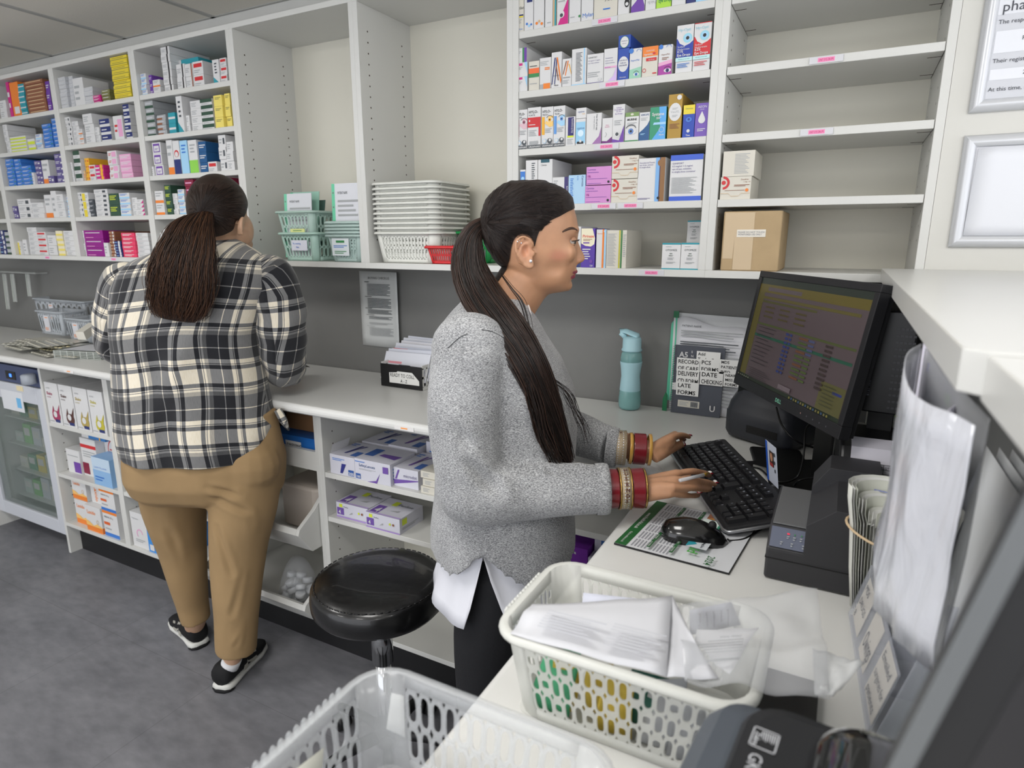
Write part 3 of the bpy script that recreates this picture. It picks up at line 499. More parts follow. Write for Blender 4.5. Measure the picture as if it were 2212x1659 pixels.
eb(0, 1.780, [
(118, 233, 1115, .12, 'w', hylo((165, 100, 120), (215, 180, 190), 'DUAL'), 'white carton with mauve tab and printed eye, left end', 0), (236, 370, 1090, .13, 'w', hylo('r', 'r', 'FORTE', True), 'white carton with broad red band', 0),
(376, 497, 1085, .13, 'w', hylo('am', (240, 200, 120), 'FRESH'), 'white carton with amber tab and orange eye', 0), (499, 618, 1075, .14, 'w', hylo((95, 150, 215), 'lb', 'TEAR'), 'white carton with blue tab and blue eye', 0),
(621, 722, 1185, .12, 'w', [('r', .25, .35, .85, .98, (50, 45, 110)), ('t', .62, .94, .3, 'Fluorometholone eye drops', 'w', 'v', .5), ('r', .2, .29, .85, .35, 'lm'), ('l', .2, .05, .8, .25, 4, 'g')], 'white carton with dark purple panel', 0),
(726, 828, 1205, .12, 'w', [('r', 0, .08, .96, .88, (150, 200, 230)), ('d', .5, .45, .3, (210, 232, 245)), ('t', .5, .6, .13, 'optive', (70, 110, 160), 'c', .8), ('r', .15, .05, .8, .14, 'k'), ('r', .4, .1, .6, .2, 'w')], 'sky blue carton under the small white one', 0),
(728, 833, 1095, .13, 'w', [('t', .5, .55, .28, 'optive', (80, 100, 150), 'c', .8), ('t', .75, .36, .14, 'PLUS', 'am', 'c')], 'small white carton on top of the sky blue carton', 1203),
(834, 990, 1150, .12, 'w', [('t', .66, .97, .11, 'Otigo 40 mg/10 mg/g', 'dg', 'vb', .55), ('t', .5, .9, .1, 'ear drops, solution', 'dg', 'v', .55), ('p', [(.4, 0), (1, 0), (1, .55), (.85, .25)], (155, 110, 165))], 'white carton with sideways writing and mauve sweep', 0),
(994, 1100, 1198, .12, 'w', [('t', .5, .7, .06, 'Saline', 'mg', 'c'), ('t', .5, .63, .06, 'Solution', 'mg', 'c'), ('p', [(0, 0), (1, 0), (1, .25), (.5, .08), (0, .1)], (110, 40, 120)), ('a', .2, .35, .25, .23, 'dg', -1.2, .9)], 'short white carton with nose outline and purple foot', 0),
(1104, 1226, 1060, .13, 'w', [('t', .5, .9, .05, 'Sodium', 'pu', 'c'), ('t', .5, .85, .05, 'Cromoglicate', 'pu', 'c'), ('t', .5, .8, .05, '2% w/v', 'pu', 'c'), ('t', .5, .74, .05, 'Eye Drops', 'pu', 'c'), ('l', .15, .45, .8, .6, 3, 'g'), ('p', [(0, .1), (.6, .05), (1, .45), (1, 0), (0, 0)], 'pu'), ('d', .4, .22, .26, 'w'), ('d', .42, .22, .14, 'dg')], 'taller white carton with purple curve and grey disc', 0),
(1230, 1370, 1140, .12, 'w', [('r', 0, .86, 1, 1, (120, 150, 90)), ('d', .5, .93, .12, 'ow', .6), ('t', .5, .72, .1, 'MURINE', 'k', 'cb', .9), ('l', .15, .52, .85, .66, 3, 'g'), ('e', .45, .35, .28, (95, 130, 190)), ('r', 0, 0, 1, .04, 'gn')], 'white carton with green leafy top and large blue eye', 0),
(1374, 1480, 1140, .12, 'w', [('t', .15, .88, .09, 'iDROPS', (40, 80, 130), 'b', .8), ('l', .15, .7, .8, .82, 3, 'g'), ('p', [(0, .28), (.4, .4), (.8, .55), (1, .7), (1, 0), (0, 0)], (35, 85, 135)), ('l', .15, .2, .6, .26, 2, 'lb')], 'white and navy wave carton', 0),
(1484, 1650, 1085, .12, (50, 145, 110), [('p', [(.55, 1), (1, 1), (1, 0), (.15, 0), (.65, .35)], (90, 165, 225)), ('t', .12, .74, .13, 'Systane', 'w', 'b', .8), ('l', .4, .62, .7, .7, 2, 'w'), ('p', [(.2, .46), (1, .46), (1, .53), (.26, .53)], 'lb'), ('a', .75, .3, .16, .14, 'w', 0, 6.28), ('t', .6, .12, .07, 'Alcon', 'w', 'b')], 'green and blue carton', 0),
(1672, 1815, 955, .13, (170, 135, 50), [('d', .5, .6, .46, 'w', 1.35), ('t', .5, .58, .075, 'VisuXL', 'g', 'c', .7), ('l', .3, .65, .7, .7, 2, 'g'), ('l', .3, .48, .7, .54, 2, 'g'), ('d', .78, .92, .17, 'w'), ('l', .15, .22, .85, .34, 4, 'br')], 'tall gold carton with white disc', 0),
(1822, 1942, 1065, .12, (35, 70, 170), [('r', 0, .72, 1, 1, 'y'), ('t', .5, .87, .07, 'Otrivine', (60, 120, 90), 'c', .75), ('d', .5, .55, .26, (70, 120, 205), .8), ('d', .5, .56, .1, (30, 50, 130)), ('d', .5, .2, .14, 'w'), ('t', .5, .04, .07, 'Thea', 'w', 'cb')], 'blue carton with yellow top', 0),
(1946, 2085, 1045, .12, (115, 85, 175), [('t', .5, .86, .1, 'AEON', 'w', 'c', .8), ('t', .5, .8, .04, 'REPAIR', 'w', 'c'), ('d', .5, .5, .26, 'w', 1.0), ('p', [(.27, .56), (.73, .56), (.5, .76)], 'w'), ('l', .2, .15, .8, .25, 2, 'w')], 'purple carton with white drop, right end', 0)], G2)
dex = [('a', .08, .74, .22, .14, 'r', -1.5708, 1.5708), ('d', .1, .75, .07, 'r'), ('t', .66, .84, .09, 'Dexafree', 'br', ''), ('t', .75, .74, .08, '1 mg / ml', 'br', ''), ('l', .45, .56, .95, .66, 2, 'br'), ('l', .15, .38, .8, .42, 1, 'br'), ('d', .88, .4, .055, 'o'), ('p', [(0, .26), (.28, .26), (.36, .14), (.62, .14), (.7, .26), (1, .26), (1, .275), (.7, .275), (.62, .155), (.36, .155), (.28, .275), (0, .275)], 'tn')]
G3 = 'cartons on the shelf above the grey jumper person'
eb(310, 1.628, [
(158, 214, 265, .12, 'w', [('r', .05, .6, .95, .95, 'b'), ('d', .5, .75, .3, 'lb')], 'small white carton with blue picture, left end above the head', 0),
(216, 337, 168, .13, 'w', [('t', .15, .1, .25, 'PHACLEAN', 'o', 'v', .9), ('l', .5, .3, .8, .95, 14, 'dg')], 'tall white carton with sideways orange writing', 0),
(340, 488, 160, .14, 'w', [('r', .2, .93, .8, 1, (35, 85, 100)), ('t', .2, .86, .05, 'Clinitas', 'dg', '', .5)], 'tall white carton with dark teal tab', 0),
(486, 650, 340, .12, 'w', [('l', .08, .2, .35, .9, 9, 'g'), ('r', .76, 0, 1, 1, (60, 50, 110)), ('t', .9, .66, .12, '0.3 mg', 'w', 'vb', .3)], 'white carton with dark purple edge behind the forehead', 0),
(652, 825, 318, .12, (170, 205, 232), [('t', .78, .97, .17, 'Carmize', 'nv', 'v', .5), ('t', .5, .97, .13, '0.5%', (90, 150, 210), 'v', .3), ('l', .1, .2, .3, .9, 12, 'b')], 'pale blue carton with sideways writing', 0),
(818, 1083, 425, .12, (205, 140, 200), [('t', .04, .8, .15, 'Carmize', 'pu', '', .5), ('l', .04, .66, .5, .72, 1, 'pu'), ('t', .04, .42, .17, '1%', 'vi', 'b'), ('l', .04, .32, .85, .36, 1, 'pu'), ('l', .04, .06, .6, .1, 1, 'pu'), ('d', .9, .15, .045, 'k')], 'lower pink carton of the stacked pair', 0),
(834, 1090, 232, .12, (205, 140, 200), [('t', .04, .8, .15, 'Carmize', 'pu', '', .5), ('l', .04, .66, .5, .72, 1, 'pu'), ('t', .04, .42, .17, '1%', 'vi', 'b'), ('l', .04, .32, .85, .36, 1, 'pu'), ('l', .04, .06, .6, .1, 1, 'pu'), ('d', .9, .15, .045, 'k')], 'upper pink carton of the stacked pair', 419),
(1087, 1355, 360, .14, 'ow', dex, 'lower white carton with red target, beside the pink pair', 0), (1095, 1368, 122, .14, 'ow', dex, 'upper white carton with red target, beside the pink pair', 356),
(1360, 1640, 145, .15, 'w', [('t', .06, .88, .05, 'Dorzolamide/Timolol', 'pg', '', .55), ('t', .06, .83, .05, 'eye drops, solution', 'pg', '', .5), ('t', .06, .78, .05, 'in single-dose', 'pg', '', .4), ('r', .66, 0, .8, 1, (125, 175, 225)), ('r', .8, 0, 1, 1, (140, 100, 60)), ('r', .8, 0, .83, 1, (60, 50, 90)), ('d', .85, .88, .12, (140, 100, 60)), ('l', .04, .05, .5, .09, 2, 'pg'), ('d', .8, .08, .05, 'k')], 'white carton with blue and brown stripes', 0),
(1692, 2025, 110, .16, 'w', [('r', 0, .88, 1, 1, (60, 95, 200)), ('r', 0, 0, 1, .1, (60, 95, 200)), ('t', .06, .8, .055, 'GANFORT', 'pg', '', .4), ('t', .06, .74, .055, '0.3 mg/ml + 5 mg/ml', 'pg', '', .75), ('t', .06, .68, .055, 'eye drops, solution,', 'pg', '', .7), ('t', .06, .62, .055, 'in single-dose container', 'pg', '', .88), ('l', .06, .16, .85, .52, 13, 'g')], 'large white carton with blue top and bottom bands', 0)], G3)
oto = [('r', 0, .94, 1, 1, 'tl'), ('r', 0, 0, 1, .045, 'tl'), ('l', .2, .84, .5, .88, 1, 'g'), ('t', .5, .7, .1, 'OTOMIZE', 'dg', 'c', .66), ('t', .5, .58, .06, 'EAR', 'dgn', 'cb'), ('t', .5, .5, .06, 'SPRAY', 'dgn', 'cb'), ('l', .32, .36, .68, .46, 3, 'g'), ('l', .25, .22, .75, .3, 2, 'g')]
G4 = 'cartons on the bottom shelf beside the profile'
eb(310, ZB1, [
(700, 780, 842, .13, 'w', [('r', .3, .85, .6, .92, 'k'), ('l', .1, .4, .8, .7, 4, 'g'), ('r', 0, 0, 1, .2, 'nv')], 'white carton partly hidden by the nose', 0),
(782, 925, 862, .12, (85, 55, 160), [('p', [(0, 1), (.8, 1), (1, .75), (.95, .6), (.7, .54), (.3, .56), (0, .62)], (235, 228, 200)), ('t', .1, .77, .1, 'Pirinase', (215, 70, 50), 'b', .85), ('l', .15, .68, .8, .74, 2, 'br'), ('r', .15, .62, .6, .65, 'pu'), ('l', .1, .2, .7, .5, 5, 'w'), ('d', .75, .16, .12, 'pu'), ('t', .65, .03, .06, '120', 'w', 'b')], 'purple and cream carton', 0),
(936, 1040, 872, .13, 'w', [('t', .1, .88, .04, 'Dymista', 'o', ''), ('r', .6, 0, .78, 1, 'o'), ('r', .8, 0, .97, 1, 'lb'), ('d', .85, .95, .12, 'lb')], 'white carton with orange and blue edge stripes', 0),
(1042, 1246, 880, .14, 'ow', [('l', .05, .05, .5, .92, 30, 'g'), ('r', .62, 0, .69, 1, (190, 185, 50)), ('r', .72, 0, .79, 1, (50, 120, 60)), ('l', .84, .3, .98, .9, 12, 'g')], 'wide white carton with olive and green stripes', 0),
(1605, 1796, 1010, .09, 'w', oto, 'left ear spray carton of the front pair, green edged', 0), (1798, 1992, 1008, .09, 'w', oto, 'right ear spray carton of the front pair, green edged', 0)], G4)
for a, b, ya, yb, lab in ((1480, 1530, 0, 0, 'lower left ear spray carton of the back row'),):
 pass
x0 = oy(1483, 520, 1.80).x; zz = ZB1
for i, (dx, dz, lab) in enumerate(((0, 0, 'back row ear spray carton under the upper pair, left'), (.0395, 0, 'back row ear spray carton under the upper pair, right'), (0, .064, 'upper left ear spray carton in the shade of the shelf'), (.0395, .064, 'upper right ear spray carton against the divider'))):
 carton(x0 + dx, x0 + dx + .039, zz + dz, zz + dz + .0635, 1.80, .09, 'w', oto, lab, G4)
xa, xb = -.301, -.228
z0 = 1.628; h1 = oy(1595, 381, YF + .008).z - z0
carton(xa + .001, xb, z0, z0 + h1, YF + .008, .14, 'ow', dex, 'lower red target carton alone in the right empty unit', 'cartons in the right unit')
carton(xa + .003, xb + .004, z0 + h1, oy(1600, 325, YF + .008).z, YF + .008, .14, 'ow', [('l', .38, .1, .85, .9, 14, 'g')], 'plain backed white carton on top of red target carton, right unit', 'cartons in the right unit')
t = thing('cardboard_box', (-.22, YF + .06, ZB1), 'taped brown cardboard box with white sticker on bottom shelf behind the monitor', 'box')
p0 = oy(1555, 582, YF + .004); p1 = oy(1680, 582, YF + .004); pt = oy(1560, 457, YF + .004)
CB = mat((178, 154, 118), .8, var=.08, vscale=14, bump=.0002, bscale=300)
m = MB(); m.rbox((p0.x, YF + .004, ZB1), (p1.x, YF + .19, pt.z), CB, .005, zr=.003); m.build('carton_body', t)
m = MB(); xm = p0.x + (p1.x - p0.x) * .38; xw = .022; gl = mat((190, 165, 125), .15, coat=.6)
hh = pt.z - ZB1
m.quad((xm - xw, YF + .0034, ZB1 + .003), (xm + xw, YF + .0034, ZB1 + .003), (xm + xw, YF + .0034, pt.z - .003), (xm - xw, YF + .0034, pt.z - .003), gl)
m.quad((p0.x + .004, YF + .0035, ZB1 + .03), (p0.x + .028, YF + .0035, ZB1 + .03), (p0.x + .032, YF + .0035, pt.z - .003), (p0.x + .004, YF + .0035, pt.z - .003), gl)
m.build('packing_tape', t)
m = MB(); sx = oy(1592, 495, YF).x; sxx = oy(1653, 512, YF).x; sz = oy(1600, 512, YF).z; sz1 = oy(1600, 496, YF).z
m.box((sx, YF + .0026, sz), (sxx, YF + .0032, sz1), mat((224, 219, 208), .6)); m.text('PLEASE DO NOT TOUCH', (sx + .003, YF + .0022, sz + .0095), (1, 0, 0), (0, 0, 1), .006, INK2, maxw=sxx - sx - .006); m.text('MONITORED USE ONLY', (sx + .003, YF + .0022, sz + .004), (1, 0, 0), (0, 0, 1), .006, INK2, maxw=sxx - sx - .012)
m.build('sticker', t)
# base cabinets: cartons in real places
def bc(pxa, pya, pxb, zb, ztop, dep, base, ds, lab, side=None, y0=YL + .012, grp='cartons in the base cabinets', tops=None):
 a = oy(pxa, pya, y0); b = oy(pxb, pya, y0)
 return carton(a.x, b.x, zb, ztop, y0, dep, base, ds, lab, grp, side=side)
shk = lambda c, cn: [('t', .1, .84, .055, 'AYMES', 'g', ''), ('t', .1, .7, .1, 'Shake', c, 'b', .5), ('t', .1, .63, .04, 'POWDER', c, '', .35), ('d', .6, .2, .3, c, .8), ('p', [(.3, .25), (.45, .45), (.5, .3)], c), ('p', [(.7, .3), (.95, .5), (.85, .25)], c), ('d', .55, .24, .14, 'w'), ('r', .5, .05, .85, .12, 'nv'), ('l', .05, .04, .4, .08, 1, 'g')]
z1 = .681; top = z1 + .2
for (a, b, c, cn, i) in ((93, 125, (160, 50, 90), 'pink', 0), (133, 162, (85, 50, 45), 'brown', 1), (164, 194, (175, 155, 85), 'beige', 2), (197, 227, (190, 180, 60), 'yellow', 3)):
 x0 = -3.283 + .117 * i; carton(x0, x0 + .11, z1, z1 + .2, YL + .006 , .2, 'w', shk(c, cn), 'white shake powder carton with %s splash, beside the fridge' % cn, 'shake cartons in the base cabinet', name='food_carton')
z2 = .426
carton(-3.262, -3.15, z2, z2 + .12, YL + .04, .2, 'w', [('r', .5, .05, 1, .5, 'pu'), ('l', .1, .7, .9, .78, 1, 'g')], 'white carton with purple corner, left on middle cabinet shelf', 'cartons in the base cabinets')
carton(-3.146, -3.02, z2, z2 + .19, YL + .05, .2, 'w', [('r', 0, .75, 1, .84, 'r'), ('l', .1, .5, .9, .68, 3, 'g'), ('r', 0, .05, .4, .35, 'mr')], 'white and red food carton in middle of cabinet shelf', 'cartons in the base cabinets')
carton(-3.018, -2.81, z2, z2 + .2, YL + .09, .17, 'w', [('d', .4, .7, .28, 'r'), ('d', .4, .7, .25, 'w'), ('l', .2, .6, .6, .75, 2, 'r')], 'white carton with red rings behind the blue carton', 'cartons in the base cabinets')
carton(-2.985, -2.845, z2, z2 + .135, YL + .006, .08, (140, 180, 220), [('r', 0, .55, 1, 1, (190, 210, 228)), ('t', .1, .62, .1, 'Laxative 10 g sachets', 'b', '', .7), ('l', .1, .15, .6, .35, 2, 'b')], 'pale blue carton standing in front on middle cabinet shelf', 'cartons in the base cabinets')
carton(-3.14, -2.95, z2 + .1905, z2 + .236, YL + .06, .15, (60, 125, 190), [('r', 0, 0, .3, 1, 'w'), ('r', .75, 0, .8, 1, 'am')], 'blue carton lying on top of the food cartons', 'cartons in the base cabinets')
lax = [('t', .12, .68, .2, 'Laxido', 'o', 'b', .76), ('r', 0, 0, 1, .2, 'o'), ('p', [(0, .2), (1, .2), (1, .25), (.7, .33), (.45, .24), (.2, .36), (0, .4)], (240, 190, 110)), ('a', .75, .42, .08, .06, 'tn', 0, 6.28)]
z3 = .168
carton(-3.24, -3.115, z3, z3 + .125, YL + .03, .15, 'w', lax, 'lower left white carton with orange waves', 'orange wave cartons'); carton(-3.113, -2.985, z3, z3 + .13, YL + .008, .15, 'w', lax, 'lower right white carton with orange waves', 'orange wave cartons', side=[('r', 0, 0, 1, .22, 'o'), ('t', .1, .6, .2, 'Laxido', 'o', 'b', .8)])
carton(-3.25, -3.13, z3 + .1255, z3 + .235, YL + .035, .15, 'w', lax, 'upper left white carton with orange waves', 'orange wave cartons'); carton(-3.10, -2.99, z3 + .1305, z3 + .23, YL + .04, .15, 'w', [('t', .3, .9, .3, 'Laxido', 'o', 'vb', .8)], 'upper carton turned sideways on the orange wave cartons', 'orange wave cartons')
mic = [('r', 0, 0, 1, .14, 'b'), ('t', .1, .72, .1, 'MINIVAL 8.5 g', 'dg', '', .6), ('r', 0, .9, 1, 1, 'o'), ('r', .05, .45, .45, .56, (215, 100, 50)), ('l', .1, .25, .5, .35, 1, 'g')]
carton(-2.975, -2.86, z3, z3 + .13, YL + .012, .13, 'w', mic, 'lower white carton with blue foot and orange top', 'blue footed cartons'); carton(-2.975, -2.86, z3 + .1305, z3 + .235, YL + .012, .13, 'w', mic, 'upper white carton with blue foot and orange tag', 'blue footed cartons')
carton(-2.755, -2.64, z3, z3 + .17, YL + .012, .2, 'w', [('t', .1, .8, .07, 'Peptamen', 'g', ''), ('a', .5, .4, .2, .15, 'pk', 0, 4), ('l', .2, .15, .8, .25, 2, 'g')], 'white carton with pink swirl beside the blue round one', 'cartons in the base cabinets')
carton(-2.636, -2.45, z3, z3 + .19, YL + .008, .22, (60, 140, 215), [('d', .5, .55, .4, (215, 228, 238)), ('t', .5, .55, .12, 'TransiSoft', 'nv', 'c', .75), ('r', .5, .4, .8, .46, 'nv'), ('r', .06, .05, .22, .2, 'w')], 'bright blue carton with white disc by the trouser leg', 'cartons in the base cabinets')
carton(-2.755, -2.56, .43, .58, YL + .012, .2, 'w', [('r', .6, .05, .8, .18, 'k'), ('r', 0, .94, 1, 1, 'r'), ('l', .1, .55, .5, .75, 2, 'g')], 'white red-edged carton left of the trousers', 'cartons in the base cabinets')
carton(-2.45, -2.32, .43, .55, YL + .03, .2, 'w', [('l', .1, .3, .5, .7, 3, 'g')], 'plain white carton hidden behind the trousers', 'cartons in the base cabinets')
m = MB(); m.loft([[(x, y, z) for x, y in ((-2.70 - e, YL + .03 - e), (-2.48 + e, YL + .03 - e), (-2.48 + e, YL + .2 + e), (-2.70 - e, YL + .2 + e))] for e, z in ((-.02, .7005), (0, .775), (.012, .778), (.012, .785), (-.003, .785), (-.02, .706))], mat((150, 190, 225), .4), smooth=False)
tag(m.build('tray'), 'pale blue plastic tray left of the plaid shirt under the worktop', 'tray')
lan = lambda n, c: [('t', .12, .66, .17, 'SafetyLancets', (70, 90, 130), 'b', .75), ('l', .12, .5, .6, .58, 2, 'g'), ('r', .02, .06, .16, .3, (50, 90, 160)), ('t', .03, .1, .16, n, 'w', 'b'), ('p', [(.35, 0), (.62, 0), (.72, .5), (.6, .12)], c), ('r', .8, .55, .95, .85, c), ('l', .02, .84, .3, .92, 1, 'b')]
dec_top = []
def topdeco(o, x0, x1, y0, y1, z, ds):
 m = MB(); deco(m, 0, x1 - x0, 0, y1 - y0, 0, ds, R=V((1, 0, 0)), U=V((0, 1, 0)), org=V((x0, y0, z))); m.build('lid_print', o)
def lanc(x0, x1, y0, y1, z0, z1, ds, tds, lab, grp, side=None):
 o = carton(x0, x1, z0, z1, y0, y1 - y0, (205, 205, 215), ds, lab, grp, side=side, name='lancet_carton' if 'lancet' in grp else 'needle_carton'); topdeco(o, x0, x1, y0, y1, z1 - .0003, tds); return o
VL = (50, 55, 130); VP = (110, 80, 160)
zs = .744; gl_ = 'lancet cartons behind the stool'
vt = lambda c: [('p', [(.35, .2), (.42, .2), (.55, .8), (.45, .8)], c), ('p', [(.45, .2), (.42, .3), (.7, .8), (.62, .8)], c), ('r', .7, .1, .95, .4, (60, 100, 170)), ('l', .05, .7, .3, .9, 2, 'b')]
lanc(-1.51, -1.40, YL + .01, YL + .15, zs, zs + .07, [('l', .1, .7, .6, .85, 2, 'b'), ('p', [(.4, .1), (.48, .1), (.58, .6), (.48, .6)], VL), ('p', [(.46, .1), (.5, .1), (.66, .6), (.58, .6)], VL), ('r', .74, .05, .96, .35, (50, 90, 160)), ('t', .75, .08, .22, '200', 'w', 'b')], vt(VL), 'open flapped lancet carton, left front on upper shelf', gl_)
lanc(-1.395, -1.245, YL + .005, YL + .14, zs, zs + .075, lan('100', VP), [('r', .05, .3, .3, .8, (60, 100, 170)), ('p', [(.4, .4), (.9, .3), (.95, .55), (.45, .55)], VP)], 'safety lancet carton with purple marks, front centre', gl_, side=[('l', .1, .2, .8, .8, 4, 'b')])
lanc(-1.243, -1.145, YL + .02, YL + .18, zs, zs + .065, [('p', [(0, .1), (1, .45), (1, .5), (0, .35)], VP), ('t', .4, .55, .25, 'microdot', (80, 70, 120), '', .55), ('p', [(.05, .4), (.12, .4), (.25, .9), (.18, .9)], VP)], vt(VP), 'microdot lancet carton with purple arc', gl_)
lanc(-1.505, -1.38, YL + .17, YL + .33, zs, zs + .07, [], vt(VL), 'lancet carton at the back left of upper shelf', gl_)
lanc(-1.375, -1.25, YL + .16, YL + .33, zs, zs + .08, [], vt(VP), 'lancet carton at the back centre of upper shelf', gl_); lanc(-1.24, -1.11, YL + .2, YL + .36, zs, zs + .1, [('l', .1, .4, .8, .7, 3, 'b')], vt(VP), 'lancet carton at the back right of upper shelf', gl_)
for i, (xx, zz) in enumerate(((-1.13, 0), (-1.125, .024), (-1.135, .048))):
 carton(xx, xx + .085, zs + zz, zs + zz + .0235, YL + .012 + .004 * i, .07, 'ow', [('l', .1, .2, .4, .8, 3, 'g')], ['bottom', 'middle', 'top'][i] + ' slim white carton of pile right of microdot carton', 'slim white cartons')
fl = MB().quad((-1.508, YL + .012, zs + .0702), (-1.508, YL + .10, zs + .0702), (-1.495, YL + .10, zs + .105), (-1.495, YL + .012, zs + .105), colr('w')); tag(fl.build('carton_flap'), 'raised white flap of the open lancet carton', 'flap')
zs = .579; nd = lambda: [('r', .02, .18, .24, .66, VP), ('t', .07, .24, .36, '4', 'w', 'b'), ('r', .1, .7, .2, .92, 'lm'), ('t', .24, .72, .13, 'Penfine', 'dg', ''), ('r', 0, 0, 1, .1, (165, 140, 200)), ('p', [(.4, .3), (.5, .5), (.52, .4)], 'g'), ('d', .72, .55, .03, 'lm'), ('d', .82, .55, .03, 'br')]
ntop = [('r', .05, .05, .3, .5, VP), ('t', .12, .12, .34, '4', 'w', 'b'), ('r', .33, .6, .48, .85, 'lm'), ('t', .5, .65, .16, 'Penfine', 'dg', ''), ('p', [(.5, .3), (.75, .4), (.72, .3)], 'g'), ('r', 0, 0, 1, .06, (185, 165, 215))]
lanc(-1.505, -1.362, YL + .02, YL + .15, zs, zs + .055, nd(), ntop, 'left needle carton with purple 4 on lower shelf', 'needle cartons behind the stool')
lanc(-1.358, -1.215, YL + .004, YL + .134, zs, zs + .055, nd(), ntop, 'right needle carton with purple 4 on lower shelf', 'needle cartons behind the stool', side=[('r', .1, .5, .3, .9, 'lm'), ('l', .1, .2, .8, .4, 2, 'g')])
a = oy(1241, 1150, YL + .02).x
carton(a - .06, a + .045, .579, .579 + .105, YL + .01, .15, (110, 40, 150), [('t', .45, .8, .13, 'Viva', 'w', 'b', .5), ('p', [(.3, .2), (1, .34), (1, .4), (.3, .27)], 'w'), ('l', .4, .05, .9, .1, 1, 'w')], 'purple carton seen under the worktop by the jumper', 'cartons under the corner')
carton(a + .048, a + .16, .579, .579 + .085, YL + .006, .14, (200, 200, 212), [('r', .04, .7, .4, .88, (60, 110, 180)), ('t', .05, .73, .13, 'Fixpoint', 'w', 'b', .32), ('r', .75, .5, .97, .82, 'lm'), ('t', .8, .55, .22, '5', 'w', 'b'), ('l', .05, .15, .3, .5, 3, 'dg')], 'grey white carton with lime 5 square under the worktop', 'cartons under the corner')
carton(a + .162, a + .27, .579, .70, YL + .02, .14, (205, 205, 212), [('l', .1, .2, .7, .8, 5, 'g')], 'taller pale carton under the worktop edge', 'cartons under the corner')
carton(a + .05, a + .15, .665, .72, YL + .05, .12, (200, 200, 212), [('r', .2, .3, .8, .7, (60, 110, 180))], 'pale carton with blue panel lying on the lime 5 carton', 'cartons under the corner')
PENDING.sort(); nfree = 300 - COUNT[0]
for k in PENDING[:nfree]: carton_now(*k[2])
m = MB()
for k in PENDING[nfree:]: carton_now(*k[2], stuff=m)
tag(m.build('medicine_carton'), 'remaining small medicine cartons of the piles in the four left bays', 'carton', kind='stuff')
